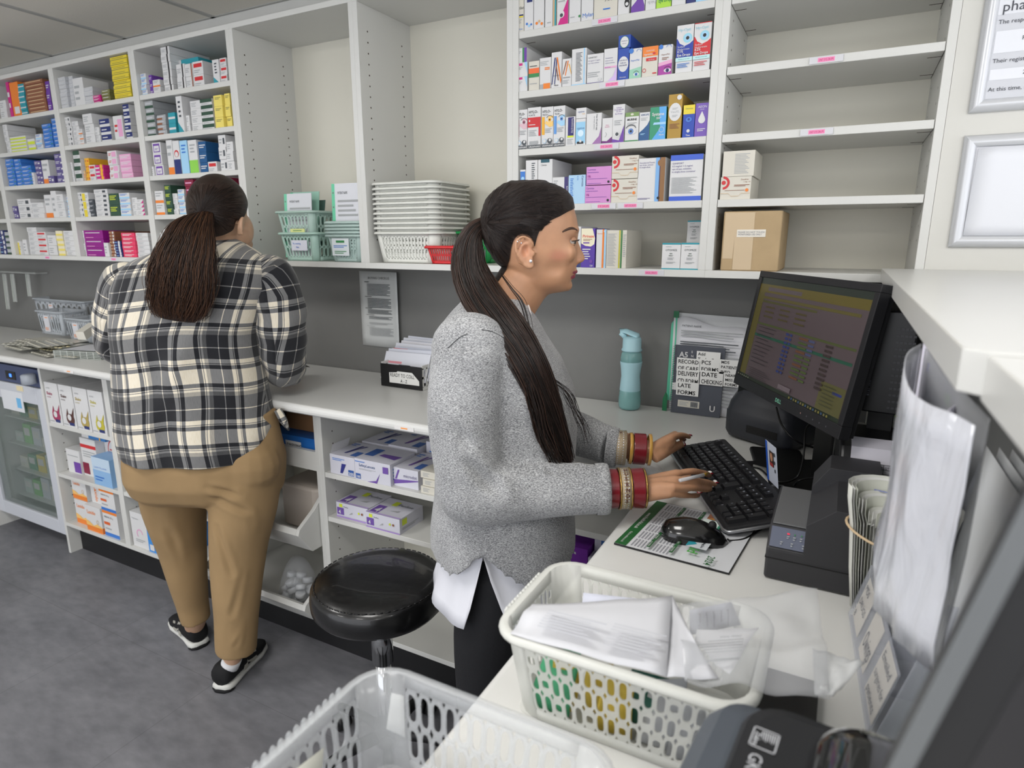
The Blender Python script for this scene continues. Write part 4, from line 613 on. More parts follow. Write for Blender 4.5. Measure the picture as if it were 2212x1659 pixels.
# BASKETS
CLEAR = mat((216, 219, 222), .16, alpha=.33, spec=.7); MILK = mat((232, 233, 228), .35, alpha=.62); MILKO = mat((216, 217, 210), .4, var=.03, vscale=30)
REDP = mat((205, 40, 45), .3); GRNP = mat((40, 150, 80), .3)
def basket(name, x0, x1, y0, y1, z0, z1, m, label, cat='basket', group=None, ins=.014, cols=11, ccols=6, rows=2, r=.03, mode=0, parent=None, hole=None, org=None, handle=True, extra=None):
 """open tray: tapered wall with real slots, flanged rim, flat floor"""
 t = thing(name, org or ((x0 + x1) / 2, (y0 + y1) / 2, z0), label, cat, group)
 h = z1 - z0
 def per(side, f, v):
  i = ins * (1 - v); X0, X1, Y0, Y1 = x0 + i, x1 - i, y0 + i, y1 - i; z = z0 + h * v
  return {0: (X0 + r + (X1 - X0 - 2 * r) * f, Y0, z), 1: (X1, Y0 + r + (Y1 - Y0 - 2 * r) * f, z), 2: (X1 - r - (X1 - X0 - 2 * r) * f, Y1, z), 3: (X0, Y1 - r - (Y1 - Y0 - 2 * r) * f, z)}[side]
 def corner(side, f, v):
  i = ins * (1 - v); X0, X1, Y0, Y1 = x0 + i, x1 - i, y0 + i, y1 - i; z = z0 + h * v; a = -pi / 2 + (side + f) * pi / 2
  cx, cy = [(X1 - r, Y0 + r), (X1 - r, Y1 - r), (X0 + r, Y1 - r), (X0 + r, Y0 + r)][side]; return (cx + r * cos(a), cy + r * sin(a), z)
 w = MB(); vb, vt = .12, .86
 for s_ in range(4):
  n = cols if s_ % 2 == 0 else ccols
  w.loft([[per(s_, k / n, v) for k in range(n + 1)] for v in (0, vb)], m, closed=False); w.loft([[per(s_, k / n, v) for k in range(n + 1)] for v in (vt, 1)], m, closed=False)
  w.loft([[corner(s_, k / 5, v) for k in range(6)] for v in (0, .3, .6, 1)], m, closed=False)
  for c in range(n):
   for q in range(rows):
    u0, u1 = c / n, (c + 1) / n; a0, a1 = vb + (vt - vb) * q / rows, vb + (vt - vb) * (q + 1) / rows
    if mode == 1:  # brick pattern of ovals and dots
     sh = (c % 3) * .33;
     tall = (c + q) % 3 != 2
    else: tall = True
    N_ = 16; outr, inn = [], []
    for k in range(N_):
     a = 2 * pi * (k + .5) / N_; ca, sa = cos(a), sin(a); mx = max(abs(ca), abs(sa)); outr.append(per(s_, u0 + (u1 - u0) * (.5 + .5 * ca / mx), a0 + (a1 - a0) * (.5 + .5 * sa / mx)))
     hw, hh = .31, (.42 if tall else .2)
     if mode == 0 and c % 2: px_, py_ = hw * max(-1, min(1, ca * 1.4)), hh * (sa * .9 + .12 * (1 if ca * sa > 0 else -1) * abs(ca))
     else: px_, py_ = hw * (ca if abs(ca) < .9 else ca), hh * (1 if sa > 0 else -1) * min(1, abs(sa) ** .45)
     inn.append(per(s_, u0 + (u1 - u0) * (.5 + px_), a0 + (a1 - a0) * (.5 + py_)))
    w.add(outr + inn, [(k, (k + 1) % N_, N_ + (k + 1) % N_, N_ + k) for k in range(N_)], m)
 o = w.build('wall', t); sd = o.modifiers.new('s', 'SOLIDIFY'); sd.thickness = .0014; sd.offset = 0
 def ringpts(e, z):
  out = []
  for s_ in range(4):
   for k in range(7):
    a = -pi / 2 + (s_ + k / 6) * pi / 2; cx, cy = [(x1 - r, y0 + r), (x1 - r, y1 - r), (x0 + r, y1 - r), (x0 + r, y0 + r)][s_]
    out.append((cx + (r + e) * cos(a), cy + (r + e) * sin(a), z))
  return out
 rm = MB().loft([ringpts(-.001, z1), ringpts(.004, z1 + .001), ringpts(.008, z1 - .001), ringpts(.0095, z1 - .005), ringpts(.0085, z1 - .008), ringpts(.0072, z1 - .004), ringpts(.003, z1 - .0012), ringpts(-.001, z1 - .0012)], m, caps=False)
 o = rm.build('rim', t)
 fl = MB(); fl.loft([ringpts(-ins, z0), ringpts(-ins - .006, z0 - .0008), ringpts(-ins - .012, z0 + .0015)], m, caps=False); fl.add(ringpts(-ins - .012, z0 + .0015), [tuple(range(28))], m); fl.build('floor', t)
 if handle:
  for yy, sg in ((None, 1),) if handle == 2 else ((None, 1),):
   hb = MB()
   for k in range(13):
    y = y0 + r + .012 + (y1 - y0 - 2 * r - .024) * k / 12
    hb.tube([(x0 - .0095, y, z1 - .001), (x0 - .0125, y, z1 - .006), (x0 - .011, y, z1 - .011)], .0022, m, 6)
   hb.build('grip_ridges', t)
 return t
def sheet(name, grid, m, label=None, cat=None, group=None, parent=None, th=.0004, ds=None):
 """a paper sheet through a grid of points (list of rows)"""
 b = MB(); b.loft(grid, m, closed=False, smooth=True); o = b.build(name, parent)
 sd = o.modifiers.new('s', 'SOLIDIFY'); sd.thickness = th; sd.offset = -1
 if label: tag(o, label, cat, group)
 return o
def bil(p00, p10, p11, p01, n=8, m_=8, f=None):
 g = []
 for j in range(m_ + 1):
  row = []
  for i in range(n + 1):
   u, v = i / n, j / m_; p = (V(p00) * (1 - u) + V(p10) * u) * (1 - v) + (V(p01) * (1 - u) + V(p11) * u) * v
   row.append(p + (V(f(u, v)) if f else V((0, 0, 0))))
  g.append(row)
 return g
# two wash baskets in the front
basket('basket', -.385, -.128, .235, .435, 1.0095, 1.108, CLEAR, 'clear frosted basket nearest the camera, hanging over the worktop edge', cols=12, ccols=8, r=.034)
t = basket('basket', -.298, -.038, .532, .702, 1.0095, 1.118, MILK, 'milky white basket heaped with papers beside the calendar mat', cols=15, ccols=9, rows=3, mode=1, r=.03)
tag(MB().rbox((-.37, .26, 1.0118), (-.17, .395, 1.0128), PAPER, .004).build('card'), 'white card lying on the floor of the frosted basket', 'card')
sheet('sticker', bil((-.374, .262, 1.035), (-.371, .33, 1.03), (-.374, .345, 1.085), (-.378, .285, 1.09), 2, 2), mat((205, 205, 195), .7), 'torn pale sticker on the left wall inside the frosted basket', 'sticker')
sheet('sticker', bil((-.372, .428, 1.04), (-.352, .4325, 1.035), (-.352, .4335, 1.083), (-.366, .4315, 1.083), 3, 3), mat((226, 226, 222), .7), 'half scraped white sticker in the far corner of the frosted basket', 'sticker')
def crump(seed, a): return lambda u, v: (0, 0, a * mnoise.noise(V((u * 2.5 + seed, v * 2.5, seed))))
P1 = [oz(1098, 1362, 1.122), oz(1240, 1432, 1.124), oz(1550, 1468, 1.126), oz(1445, 1285, 1.136), oz(1180, 1298, 1.134)]
pc = lambda px, py, z: oz(px, py, z)
def pageprint(m, p00, p10, p01, ds, lift=.0012):
 R = (V(p10) - V(p00)); U = (V(p01) - V(p00)); deco(m, 0, R.length, 0, U.length, 0, ds, R=R.normalized(), U=U.normalized(), org=V(p00) + V((0, 0, lift)))
g = bil(pc(1102, 1368, 1.121), pc(1440, 1462, 1.124), pc(1452, 1285, 1.138), pc(1150, 1300, 1.130), 10, 10, crump(1, .006))
o = sheet('paper_sheet', g, PAPER, 'large torn-edged blank paper sheet on top of the milky basket', 'paper', 'papers in the milky basket')
m = MB(); pageprint(m, pc(1150, 1365, 1.128), pc(1430, 1440, 1.130), pc(1190, 1312, 1.134), [('l', .02, .08, .5, .8, 7, (190, 192, 199)), ('l', .55, .05, .95, .9, 8, (192, 194, 200))], .004); m.build('faint_print', o)
g = bil(pc(1440, 1462, 1.1235), pc(1552, 1468, 1.125), pc(1500, 1385, 1.131), pc(1452, 1285, 1.137), 6, 6, crump(3, .003)); sheet('paper_corner', g, PAPER, parent=o)
g = bil(pc(1500, 1385, 1.112), pc(1575, 1460, 1.110), pc(1640, 1352, 1.120), pc(1505, 1362, 1.118), 6, 6, crump(4, .004))
o = sheet('form_sheet', g, mat((236, 236, 240), .7), 'white ruled form sheet curling beside the blank paper', 'paper', 'papers in the milky basket')
m = MB(); pageprint(m, pc(1608, 1372, 1.1235), pc(1500, 1380, 1.122), pc(1596, 1440, 1.117), [('t', .05, .05, .1, 'Other notes', 'dg', '', .5), ('l', .0, .15, .98, .6, 5, 'g'), ('r', 0, .78, .9, .86, 'g'), ('t', .04, .79, .07, 'Other meds not in', 'dg', '', .8)], .002); m.build('print', o)
sheet('paper_sheet', bil(pc(1255, 1325, 1.108), pc(1380, 1345, 1.108), pc(1440, 1300, 1.125), pc(1260, 1280, 1.122), 4, 4), mat((205, 208, 222), .7), 'pale lilac sheet standing behind the blank paper', 'paper', 'papers in the milky basket')
g = bil(pc(1490, 1372, 1.10), pc(1600, 1350, 1.10), pc(1580, 1300, 1.12), pc(1490, 1318, 1.122), 4, 4); o = sheet('prescription_sheet', g, mat((176, 178, 190), .6), 'grey printed sheet with medicine list under the plastic wallet', 'paper', 'papers in the milky basket')
m = MB(); pageprint(m, pc(1590, 1315, 1.121), pc(1590, 1352, 1.103), pc(1490, 1330, 1.121), [('t', .1, .15, .08, 'Bisoprolol', 'k', ''), ('t', .1, .3, .08, 'Lansop', 'k', ''), ('t', .1, .45, .08, 'Metformin', 'k', ''), ('t', .1, .6, .08, 'Mirtazap', 'k', ''), ('t', .1, .75, .08, 'Senna 7.5', 'k', '')], .003); m.build('print', o)
WALLET = mat((222, 224, 228), .12, alpha=.24, spec=.8)
def wf(u, v): return (0, 0, .008 * mnoise.noise(V((u * 4, v * 4, 9))) + .012 * math.exp(-((v - .3) / .12) ** 2))
sheet('plastic_wallet', bil(pc(1480, 1470, 1.126), pc(1795, 1512, 1.118), pc(1765, 1270, 1.135), pc(1460, 1310, 1.131), 16, 16, wf), WALLET, 'clear crinkled plastic wallet draped off the milky basket', 'wallet')
sheet('plastic_sleeve', bil(pc(1760, 1500, 1.118), pc(1800, 1505, 1.118), pc(1868, 1432, 1.128), pc(1755, 1400, 1.124), 8, 8, lambda u, v: (0, 0, .006 * mnoise.noise(V((u * 5, v * 5, 2))))), mat((228, 230, 232), .2, alpha=.55), 'crumpled clear sleeve end pointing at the leaflet rack', 'sleeve')
rr = random.Random(5)
for i, (cx, cy, c, nm) in enumerate(((-.235, .575, (235, 205, 90), 'yellow'), (-.20, .58, (235, 205, 90), 'yellow'), (-.175, .56, (230, 200, 80), 'yellow'), (-.15, .585, (60, 120, 105), 'dark green'), (-.245, .572, (90, 190, 140), 'light green'), (-.12, .58, (215, 218, 224), 'white'), (-.09, .57, (205, 208, 214), 'pale grey'))):
 b = V((cx, cy - .01, 1.013)); g = bil(b + V((-.022, 0, 0)), b + V((.02, .004, 0)), b + V((.018, .03, .05 + .01 * (i % 3))), b + V((-.016, .02, .055)), 5, 5, lambda u, v: (.006 * sin(5 * u + i), .008 * sin(4 * v + i), 0))
 sheet('paper_scrap', g, mat(c, .6), '%s crumpled slip %s inside the milky basket' % (nm, ['at the left', 'left of middle', 'in the middle', 'right of the yellow slips', 'by the left corner', 'at the right', 'at the far right'][i]), 'slip', 'coloured slips in the milky basket')
# baskets in the tall bays
q = oy(618, 562, YF + .012)
basket('basket', q.x - .03, q.x + .15, YF + .012, YB - .02, ZB1 + .001, ZB1 + .10, mat((190, 222, 210), .35, alpha=.75), 'clear green basket of files, lower left in tall bay', group='file baskets', cols=8, ccols=9, r=.02)
basket('basket', q.x - .045, q.x + .135, YF + .02, YB - .02, ZB1 + .07, ZB1 + .175, mat((200, 226, 216), .35, alpha=.6), 'clear basket nested on top of left green file basket', group='file baskets', cols=8, ccols=9, r=.02)
for k in range(5):
 lab = ['bottom', 'second', 'third', 'fourth', 'topmost'][k]
 tt = basket('basket', -1.617 , -1.458, YF + .008, YB - .012, ZB1 + .001 + k * .011, ZB1 + .092 + k * .011, mat((196, 218, 212), .35, alpha=.7), lab + ' basket of the nested pile by the bay divider', group='nested file baskets', cols=8, ccols=9, r=.02, handle=False) if k == 0 else inst(tt, None, (tt.location.x, tt.location.y, tt.location.z + .011 * 1))
 tag(tt, lab + ' basket of the nested pile by the bay divider')
def filep(x, y, z, w_, h_, tilt, col, edge, name, lab, grp, pr=True):
 t0 = thing(name, (x, y, z), lab, 'document', grp)
 a = V((x, y, z)); R = V((1, 0, 0)); U = V((0, sin(tilt), cos(tilt)))
 m = MB(); nn = R.cross(U)
 c = [a, a + R * w_, a + R * w_ + U * h_, a + U * h_]; m.prism([p for p in c], (0, .002, 0), col); m.build('pages', t0)
 if pr:
  m = MB(); deco(m, 0, w_, 0, h_, 0, [('t', .12, .86, .05, 'PATIENT NAME', 'dg', '', .4), ('l', .12, .55, .95, .8, 4, 'g'), ('l', .12, .2, .9, .5, 6, 'g')], R=R, U=U, org=a + V((0, -.0004, 0))); m.build('print', t0)
 if edge:
  m = MB(); e = mat(edge, .4); m.prism([a - R * .014, a, a + U * h_, a - R * .014 + U * h_], (0, .002, 0), e)
  for k in range(5): m.disc(a - R * .007 + U * (h_ * (.12 + .19 * k)) + V((0, -.0006, 0)), R, U, .003, mat((120, 130, 125), .8), 8)
  m.build('punched_edge', t0)
 return t0
filep(q.x - .01, YF + .035, ZB1 + .012, .12, .225, .06, mat((214, 216, 222), .5), (120, 205, 170), 'document_wallet', 'white form in green edged wallet, left basket of tall bay', 'patient file wallets')
filep(q.x - .03, YF + .07, ZB1 + .012, .13, .235, .12, mat((150, 195, 178), .5), (80, 175, 135), 'document_wallet', 'green wallet behind the white form, left basket', 'patient file wallets', pr=False)
filep(q.x - .045, YF + .1, ZB1 + .012, .13, .21, .2, mat((90, 120, 112), .5), (120, 205, 170), 'document_wallet', 'dark green wallet leaning at back of left basket', 'patient file wallets', pr=False)
filep(-1.588, YF + .03, ZB1 + .012, .11, .25, .03, mat((218, 220, 226), .5), (110, 205, 165), 'document_wallet', 'tall white form in green edged wallet by the divider', 'patient file wallets')
filep(-1.590, YF + .08, ZB1 + .012, .11, .22, .03, mat((180, 215, 200), .5), (110, 205, 165), 'document_wallet', 'shorter green wallet behind the tall white form', 'patient file wallets', pr=False)
def stick(px0, py0, px1, py1, Y, col, lab, ds, name='label_sticker', cat='label', grp=None):
 a = oy(px0, py1, Y); b = oy(px1, py0, Y); m = MB().box((a.x, Y - .0008, a.z), (b.x, Y, b.z), mat(col, .6)); deco(m, a.x, b.x, a.z, b.z, Y - .0009, ds)
 return tag(m.build(name), lab, cat, grp)
stick(631, 519, 663, 541, YF + .011, (222, 224, 236), 'white label with handwriting on left green file basket', [('t', .1, .6, .25, 'Rx waiting', 'b', '', .7), ('t', .3, .25, .25, 'files', 'b', '')])
stick(628, 494, 658, 502, YF + .014, (220, 225, 150), 'yellow highlighted strip on the upper file basket', [('l', .2, .3, .8, .7, 1, 'gn')])
stick(719, 515, 753, 552, YF + .0065, (220, 226, 228), 'white label with green print on the nested file baskets', [('r', .25, .75, .75, .88, 'gn'), ('l', .1, .45, .9, .62, 2, 'b'), ('l', .15, .1, .85, .3, 2, 'gn')])
base = None; NB = 11
for k in range(NB):
 lab = '%s clear basket of the tall nested stack' % (['lowest', 'second lowest', 'third lowest', 'fourth lowest', 'fifth lowest', 'middle', 'sixth from top', 'fourth from top', 'third from top', 'second from top', 'topmost'][k] if k != 6 else 'fifth from top')
 if base is None: base = basket('basket', -1.408, -1.155, YF + .012, YB - .05, ZB1 + .001, ZB1 + .1, MILKO, lab, group='nested clear baskets', cols=14, ccols=9, r=.03, handle=False); tt = base
 else: tt = inst(base, None, (base.location.x, base.location.y, base.location.z + .0155 * k))
 tag(tt, lab)
p = oy(924, 568, YF + .008); x0r = oy(919, 531, YF + .008)
basket('basket', x0r.x, x0r.x + .14, YF + .008, YF + .11, ZB1 + .001, x0r.z, REDP, 'small red basket on the shelf beside the ponytail', cols=13, ccols=8, ins=.012, r=.012, handle=False)
tag(MB().rbox((x0r.x + .085, YF + .03, ZB1 + .004), (x0r.x + .125, YF + .08, ZB1 + .04), mat((95, 130, 190), .5), .004).build('blister_carton'), 'blue carton inside the small red basket', 'carton')
tag(MB().rbox((x0r.x + .025, YF + .03, ZB1 + .004), (x0r.x + .075, YF + .08, ZB1 + .04), mat((205, 190, 185), .5), .004).build('blister_carton'), 'pale carton inside the small red basket', 'carton')
g0 = oy(985, 500, YF + .12)
basket('basket', g0.x, g0.x + .13, YF + .12, YF + .25, ZB1 + .001, g0.z, GRNP, 'green basket behind the ponytail on the shelf', cols=8, ccols=8, ins=.014, r=.012, handle=False)
tag(MB().rbox((g0.x + .03, YF + .15, ZB1 + .004), (g0.x + .1, YF + .22, g0.z + .004), PAPER, .01).build('paper_bag'), 'white paper bag inside the green basket', 'bag')
# THE BACK COUNTER
a = oy(776, 585, 1.947); b = oy(866, 589, 1.947); c = oy(780, 742, 1.947)
w0, h0 = .207, a.z - c.z + .004
g = []
for j in range(9):
 row = []
 for i in range(11):
  u, v = i / 10, j / 8; row.append((a.x + w0 * u * (1 - .03 * u * u), 1.946 - .018 * max(0, u - .6) ** 2 * 6 - .004 * u, a.z - .001 * u - h0 * v))
 g.append(row)
o = sheet('checklist_sheet', g, mat((205, 208, 208), .7), 'white BUYING CHECKLIST sheet taped to the grey wall', 'notice')
m = MB(); deco(m, 0, w0, 0, h0, 0, [('t', .5, .9, .042, 'BUYING CHECKLIST', 'k', 'c', .62), ('l', .14, .85, .25, .87, 1, 'k'), ('l', .2, .68, .88, .84, 9, 'dg'), ('l', .14, .66, .3, .675, 1, 'k'), ('l', .2, .52, .88, .65, 7, 'dg'), ('l', .14, .505, .3, .52, 1, 'k'), ('l', .2, .44, .85, .50, 4, 'dg'), ('l', .16, .42, .35, .43, 1, 'k'), ('l', .22, .37, .85, .41, 3, 'dg'), ('l', .22, .30, .8, .33, 2, 'g'), ('l', .16, .27, .35, .28, 1, 'g'), ('l', .22, .15, .9, .26, 7, 'g')], org=V((a.x, 1.9405, a.z - h0))); m.build('print', o)
RB = oz(826, 833, CTZ)
t = thing('letter_tray', (RB.x + .09, RB.y + .05, CTZ + .001), 'black fronted white basket labelled READY TO COLLECT A-Z', 'tray'); x0, y0 = RB.x, RB.y
MB().rbox((x0 - .002, y0 - .004, CTZ + .002), (x0 + .182, y0 - .001, CTZ + .085), BLACK, .001).build('black_front', t)
m = MB(); Wp = mat((222, 222, 218), .4)
for xx in (x0, x0 + .178):
 m.box((xx, y0, CTZ + .001), (xx + .003, y0 + .17, CTZ + .014), Wp); m.box((xx, y0, CTZ + .076), (xx + .003, y0 + .17, CTZ + .09), Wp)
 for k in range(8): m.box((xx, y0 + .17 * k / 7.2, CTZ + .012), (xx + .003, y0 + .17 * k / 7.2 + .008, CTZ + .08), Wp)
 m.box((xx, y0, CTZ + .042), (xx + .003, y0 + .17, CTZ + .05), Wp)
m.box((x0, y0 + .167, CTZ + .001), (x0 + .18, y0 + .17, CTZ + .09), Wp).box((x0, y0, CTZ + .001), (x0 + .18, y0 + .17, CTZ + .003), Wp).box((x0, y0, CTZ + .01), (x0 + .18, y0 + .003, CTZ + .07), Wp)
m.build('basket_body', t)
m = MB(); m.add([(x0 + .038, y0 - .0048, CTZ + .018), (x0 + .17, y0 - .0048, CTZ + .018), (x0 + .17, y0 - .0048, CTZ + .034), (x0 + .14, y0 - .0048, CTZ + .062), (x0 + .075, y0 - .0048, CTZ + .062), (x0 + .072, y0 - .0048, CTZ + .058), (x0 + .038, y0 - .0048, CTZ + .055)], [(0, 1, 2, 3, 4, 5, 6)], mat((226, 226, 222), .6))
m.text('READY TO COLL', (x0 + .042, y0 - .0055, CTZ + .041), (1, 0, 0), (0, 0, 1), .019, mat((30, 30, 32), .7), maxw=.108); m.text('A - Z', (x0 + .088, y0 - .0055, CTZ + .022), (1, 0, 0), (0, 0, 1), .017, mat((30, 30, 32), .7), maxw=.03); m.build('paper_label', t)
rr = random.Random(3)
for k in range(11):
 yy = y0 + .012 + .014 * k; dz = rr.uniform(-.004, .006); dx = rr.uniform(-.006, .01); L = V((x0 - .02 + dx - .004 * k * 0, yy, CTZ + .025))
 col = [(222, 224, 232), (214, 217, 228), (228, 228, 234), (205, 210, 224)][k % 4]
 m = MB(); T = Matrix.Translation(L) @ Matrix.Rotation(-.42 + .012 * k, 4, 'X') @ Matrix.Rotation(rr.uniform(-.03, .03), 4, 'Y')
 m.box((0, 0, 0), (.2, .0025, .105 + dz + .004 * k), mat(col, .6), T=T)
 if k == 0: m.box((.015, -.0006, .06), (.08, 0, .068), mat((225, 150, 160), .6), T=T).box((.07, -.0006, .05), (.12, 0, .057), INK, T=T)
 if k == 3: m.box((-.005, -.0004, .1), (.06, 0, .108), mat((230, 90, 100), .6), T=T)
 tag(m.build('envelope'), 'pale envelope %s in the READY TO COLLECT tray' % ['in front with red stamp', 'second from front', 'third from front', 'fourth from front with red edge', 'fifth from front', 'in the middle', 'just behind the middle', 'fourth from the back', 'third from the back', 'second from the back', 'at the very back'][k], 'envelope', 'envelopes waiting in the tray')
t = thing('water_bottle', (-.566, 1.875, CTZ), 'teal plastic water bottle with pale blue grip and flip lid', 'bottle'); B = (-.566, 1.875, CTZ + .001)
PL = mat((150, 205, 205), .08, alpha=.55, spec=.7, var=.02); PB = mat((172, 212, 222), .4); WATER = mat((150, 200, 195), .05, alpha=.45)
m = MB().lathe([(.020, 0), (.031, .002), (.0345, .010), (.035, .03), (.033, .055), (.0295, .085), (.028, .105), (.030, .13), (.033, .155), (.0335, .165), (.031, .178), (.026, .186)], B, PL, 32); m.build('body', t)
m = MB().lathe([(.019, .001), (.030, .003), (.0335, .010), (.034, .03), (.032, .055), (.0285, .085), (.027, .105), (.029, .13), (.032, .150)], B, WATER, 24); m.build('water', t)
m = MB().lathe([(.0318, .058), (.0325, .062), (.0305, .09), (.0292, .105), (.0312, .13), (.0342, .150), (.0338, .153), (.0335, .150)], B, PB, 32, caps=False); m.build('grip', t)
m = MB().lathe([(.0275, .184), (.0315, .186), (.0318, .19), (.029, .194), (.0285, .222), (.026, .228), (.01, .230)], B, PB, 28)
m.tube([(B[0] - .02, B[1], B[2] + .224), (B[0] - .035, B[1] - .004, B[2] + .24), (B[0] - .04, B[1], B[2] + .246), (B[0] - .022, B[1], B[2] + .246), (B[0] + .016, B[1], B[2] + .234), (B[0] + .018, B[1], B[2] + .226)], [(.008, .006), (.009, .005), (.01, .004), (.012, .004), (.012, .005), (.012, .005)], PB, 10); m.build('lid', t)
MB().tube([(B[0] - .004, B[1], B[2] + .19), (B[0] - .004, B[1], B[2] + .12), (B[0] + .006, B[1], B[2] + .06), (B[0] + .014, B[1], B[2] + .006)], .0032, PB, 8).build('straw', t)
YN_ = 1.905
stand = thing('document_stack', (-.35, 1.93, CTZ), 'stack of green edged document wallets leaning on the grey wall', 'documents')
a = oy(1462, 905, 1.93)
m = MB(); x0 = -.452
m.prism([(x0, 1.922, CTZ + .001), (x0 + .22, 1.918, CTZ + .001), (x0 + .222, 1.938, CTZ + .30), (x0 - .005, 1.942, CTZ + .305)], (0, .006, 0), mat((210, 212, 214), .5)); m.build('back_pages', stand)
g = bil((x0 + .012, 1.914, CTZ + .002), (x0 + .225, 1.908, CTZ + .002), (x0 + .222, 1.930, CTZ + .262), (x0 + .008, 1.934, CTZ + .293), 8, 8, lambda u, v: (0, -.006 * sin(u * 6) * v, .006 * sin(u * 9) * v * v))
sheet('front_form', g, mat((222, 223, 228), .6), parent=stand)
m = MB(); deco(m, 0, .2, 0, .28, 0, [('t', .06, .93, .03, 'PATIENT NAME', 'dg', '', .4), ('l', .05, .82, .95, .9, 3, 'g'), ('l', .05, .68, .9, .78, 4, 'dg'), ('l', .05, .5, .95, .64, 5, 'g'), ('r', .05, .45, .95, .47, 'g'), ('l', .6, .1, .95, .4, 8, 'g')], R=V((1, -.02, 0)), U=V((0, .07, 1)).normalized(), org=V((x0 + .014, 1.903, CTZ + .006))); m.build('print', stand)
m = MB(); ge = mat((85, 185, 150), .4); gd = mat((30, 110, 70), .4)
m.prism([(x0 - .012, 1.928, CTZ + .03), (x0 + .006, 1.922, CTZ + .03), (x0 + .008, 1.94, CTZ + .298), (x0 - .012, 1.942, CTZ + .27)], (0, .002, 0), ge); m.prism([(x0 - .004, 1.93, CTZ + .29), (x0 + .012, 1.93, CTZ + .29), (x0 + .012, 1.932, CTZ + .31), (x0 - .004, 1.932, CTZ + .31)], (0, .002, 0), gd)
m.prism([(x0 - .016, 1.9, CTZ + .001), (x0 - .002, 1.9, CTZ + .001), (x0 - .002, 1.902, CTZ + .05), (x0 - .008, 1.902, CTZ + .06), (x0 - .016, 1.902, CTZ + .04)], (0, .004, 0), gd); m.build('green_edges', stand)
t = thing('notebook', (-.366, YN_, CTZ), 'dark grey A5 spiral notebook leaning with handwritten paper notes', 'notebook'); n0 = V((-.440, YN_ - .01, CTZ + .001)); R = V((1, -.01, 0)).normalized(); U = V((0, .045, 1)).normalized()
m = MB(); m.prism([n0, n0 + R * .148, n0 + R * .148 + U * .21, n0 + U * .21], (0, .006, 0), mat((78, 82, 92), .5)); deco(m, 0, .148, 0, .21, 0, [('t', .1, .83, .11, 'A5', 'w', 'b'), ('t', .34, .9, .045, 'S', 'w', 'b'), ('t', .34, .84, .045, 'N', 'w', 'b'), ('p', [(0, .34), (.2, .34), (.32, .38), (.38, .45), (0, .45)], 'w'), ('r', .14, .1, .58, .2, 'ow'), ('l', .17, .12, .36, .18, 3, 'g'), ('r', .4, .11, .55, .19, 'g'), ('t', .78, .08, .12, 'U', 'w', 'b')] + [('r', .41 + .02 * i, .115, .418 + .02 * i, .185, 'k') for i in range(7)], R=R, U=U, org=n0); m.build('cover', t)
m = MB()
for k in range(30): z = .004 + .0069 * k; m.tube([n0 + U * z + V((.006, -.002, 0)), n0 + U * z + V((-.003, -.004, .001)), n0 + U * z + V((-.005, .003, .001)), n0 + U * z + V((.004, .009, 0))], .0006, CHROME, 5)
m.build('wire_spiral', t)
NOTE = mat((232, 232, 230), .7); MK = mat((25, 25, 28), .7)
def note(px0, py0, px1, py1, lines, lay):
 Y = YN_ - .012 - .0006 * lay; a = oy(px0, py1, Y); b = oy(px1, py0, Y); m = MB().box((a.x, Y - .0003, a.z), (b.x, Y, b.z), NOTE); n = len(lines); h = b.z - a.z
 for i, s_ in enumerate(lines): m.text(s_, (a.x + .004, Y - .0008, b.z - h * (i + .82) / n), (1, 0, 0), (0, 0, 1), h / n * .82, MK, maxw=(b.x - a.x) * .9, bold=True)
 m.build('paper_note', t)
note(1504, 762, 1557, 780, ['Add', 'To do all'], 0); note(1461, 776, 1512, 800, ['RECORD', 'OF CARE'], 1); note(1511, 778, 1555, 803, ['PCS', 'FORMS'], 1); note(1553, 780, 1602, 807, ['MDS', 'PATIENT', 'INFO'], 2)
note(1460, 801, 1511, 828, ['DELIVERY', 'CD FORM'], 2); note(1511, 804, 1563, 830, ['DATE', 'CHECKING'], 2); note(1562, 808, 1600, 834, ['NEAR', 'MISS', 'FORMS'], 3); note(1460, 828, 1510, 852, ['LATE', 'FORMS'], 3)
t = thing('label_printer', (-.12, 1.76, CTZ), 'rounded dark grey label printer behind the monitor', 'printer'); prn = mat((46, 48, 54), .4, bump=.0002, bscale=600)
T = Matrix.Translation((-.125, 1.76, CTZ + .001)) @ Matrix.Rotation(-.5, 4, 'Z')
m = MB(); rings = []
for d, z in ((.022, 0), (.006, .006), (.0, .02), (0, .075), (.002, .078), (.006, .10), (.02, .135), (.04, .155), (.07, .165)):
 rings.append([T @ V((x, y, z)) for x, y in [(-.1 + d + r_ - r_ * cos(a), -.1 + d + r_ - r_ * sin(a)) if q_ == 0 else (.1 - d - r_ + r_ * sin(a), -.1 + d + r_ - r_ * cos(a)) if q_ == 1 else (.1 - d - r_ + r_ * cos(a), .1 - d * .3 - r_ + r_ * sin(a)) if q_ == 2 else (-.1 + d + r_ - r_ * sin(a), .1 - d * .3 - r_ + r_ * cos(a)) for r_ in (.03,) for q_ in range(4) for a in (0, .5, 1.05, 1.5708)]])
m.loft(rings, prn); m.build('housing', t)
m = MB(); m.tube([T @ V((-.07, -.05, .13)), T @ V((.06, -.05, .13))], [(.045, .03), (.045, .03)], BLACK, 18, up=(0, 0, 1)); m.box((-.02, -.101, .03), (.07, -.098, .05), BLACK, T=T); m.build('roll_cover', t)
m = MB()
for k in range(6): m.add([T @ V((-.101, -.02 + k * .012, .07 - k * .006)), T @ V((-.101, -.012 + k * .012, .07 - k * .006)), T @ V((-.106, -.018 + k * .012, .055 - k * .007))], [(0, 1, 2)], mat((225, 222, 205), .5))
m.build('label_cutter', t)
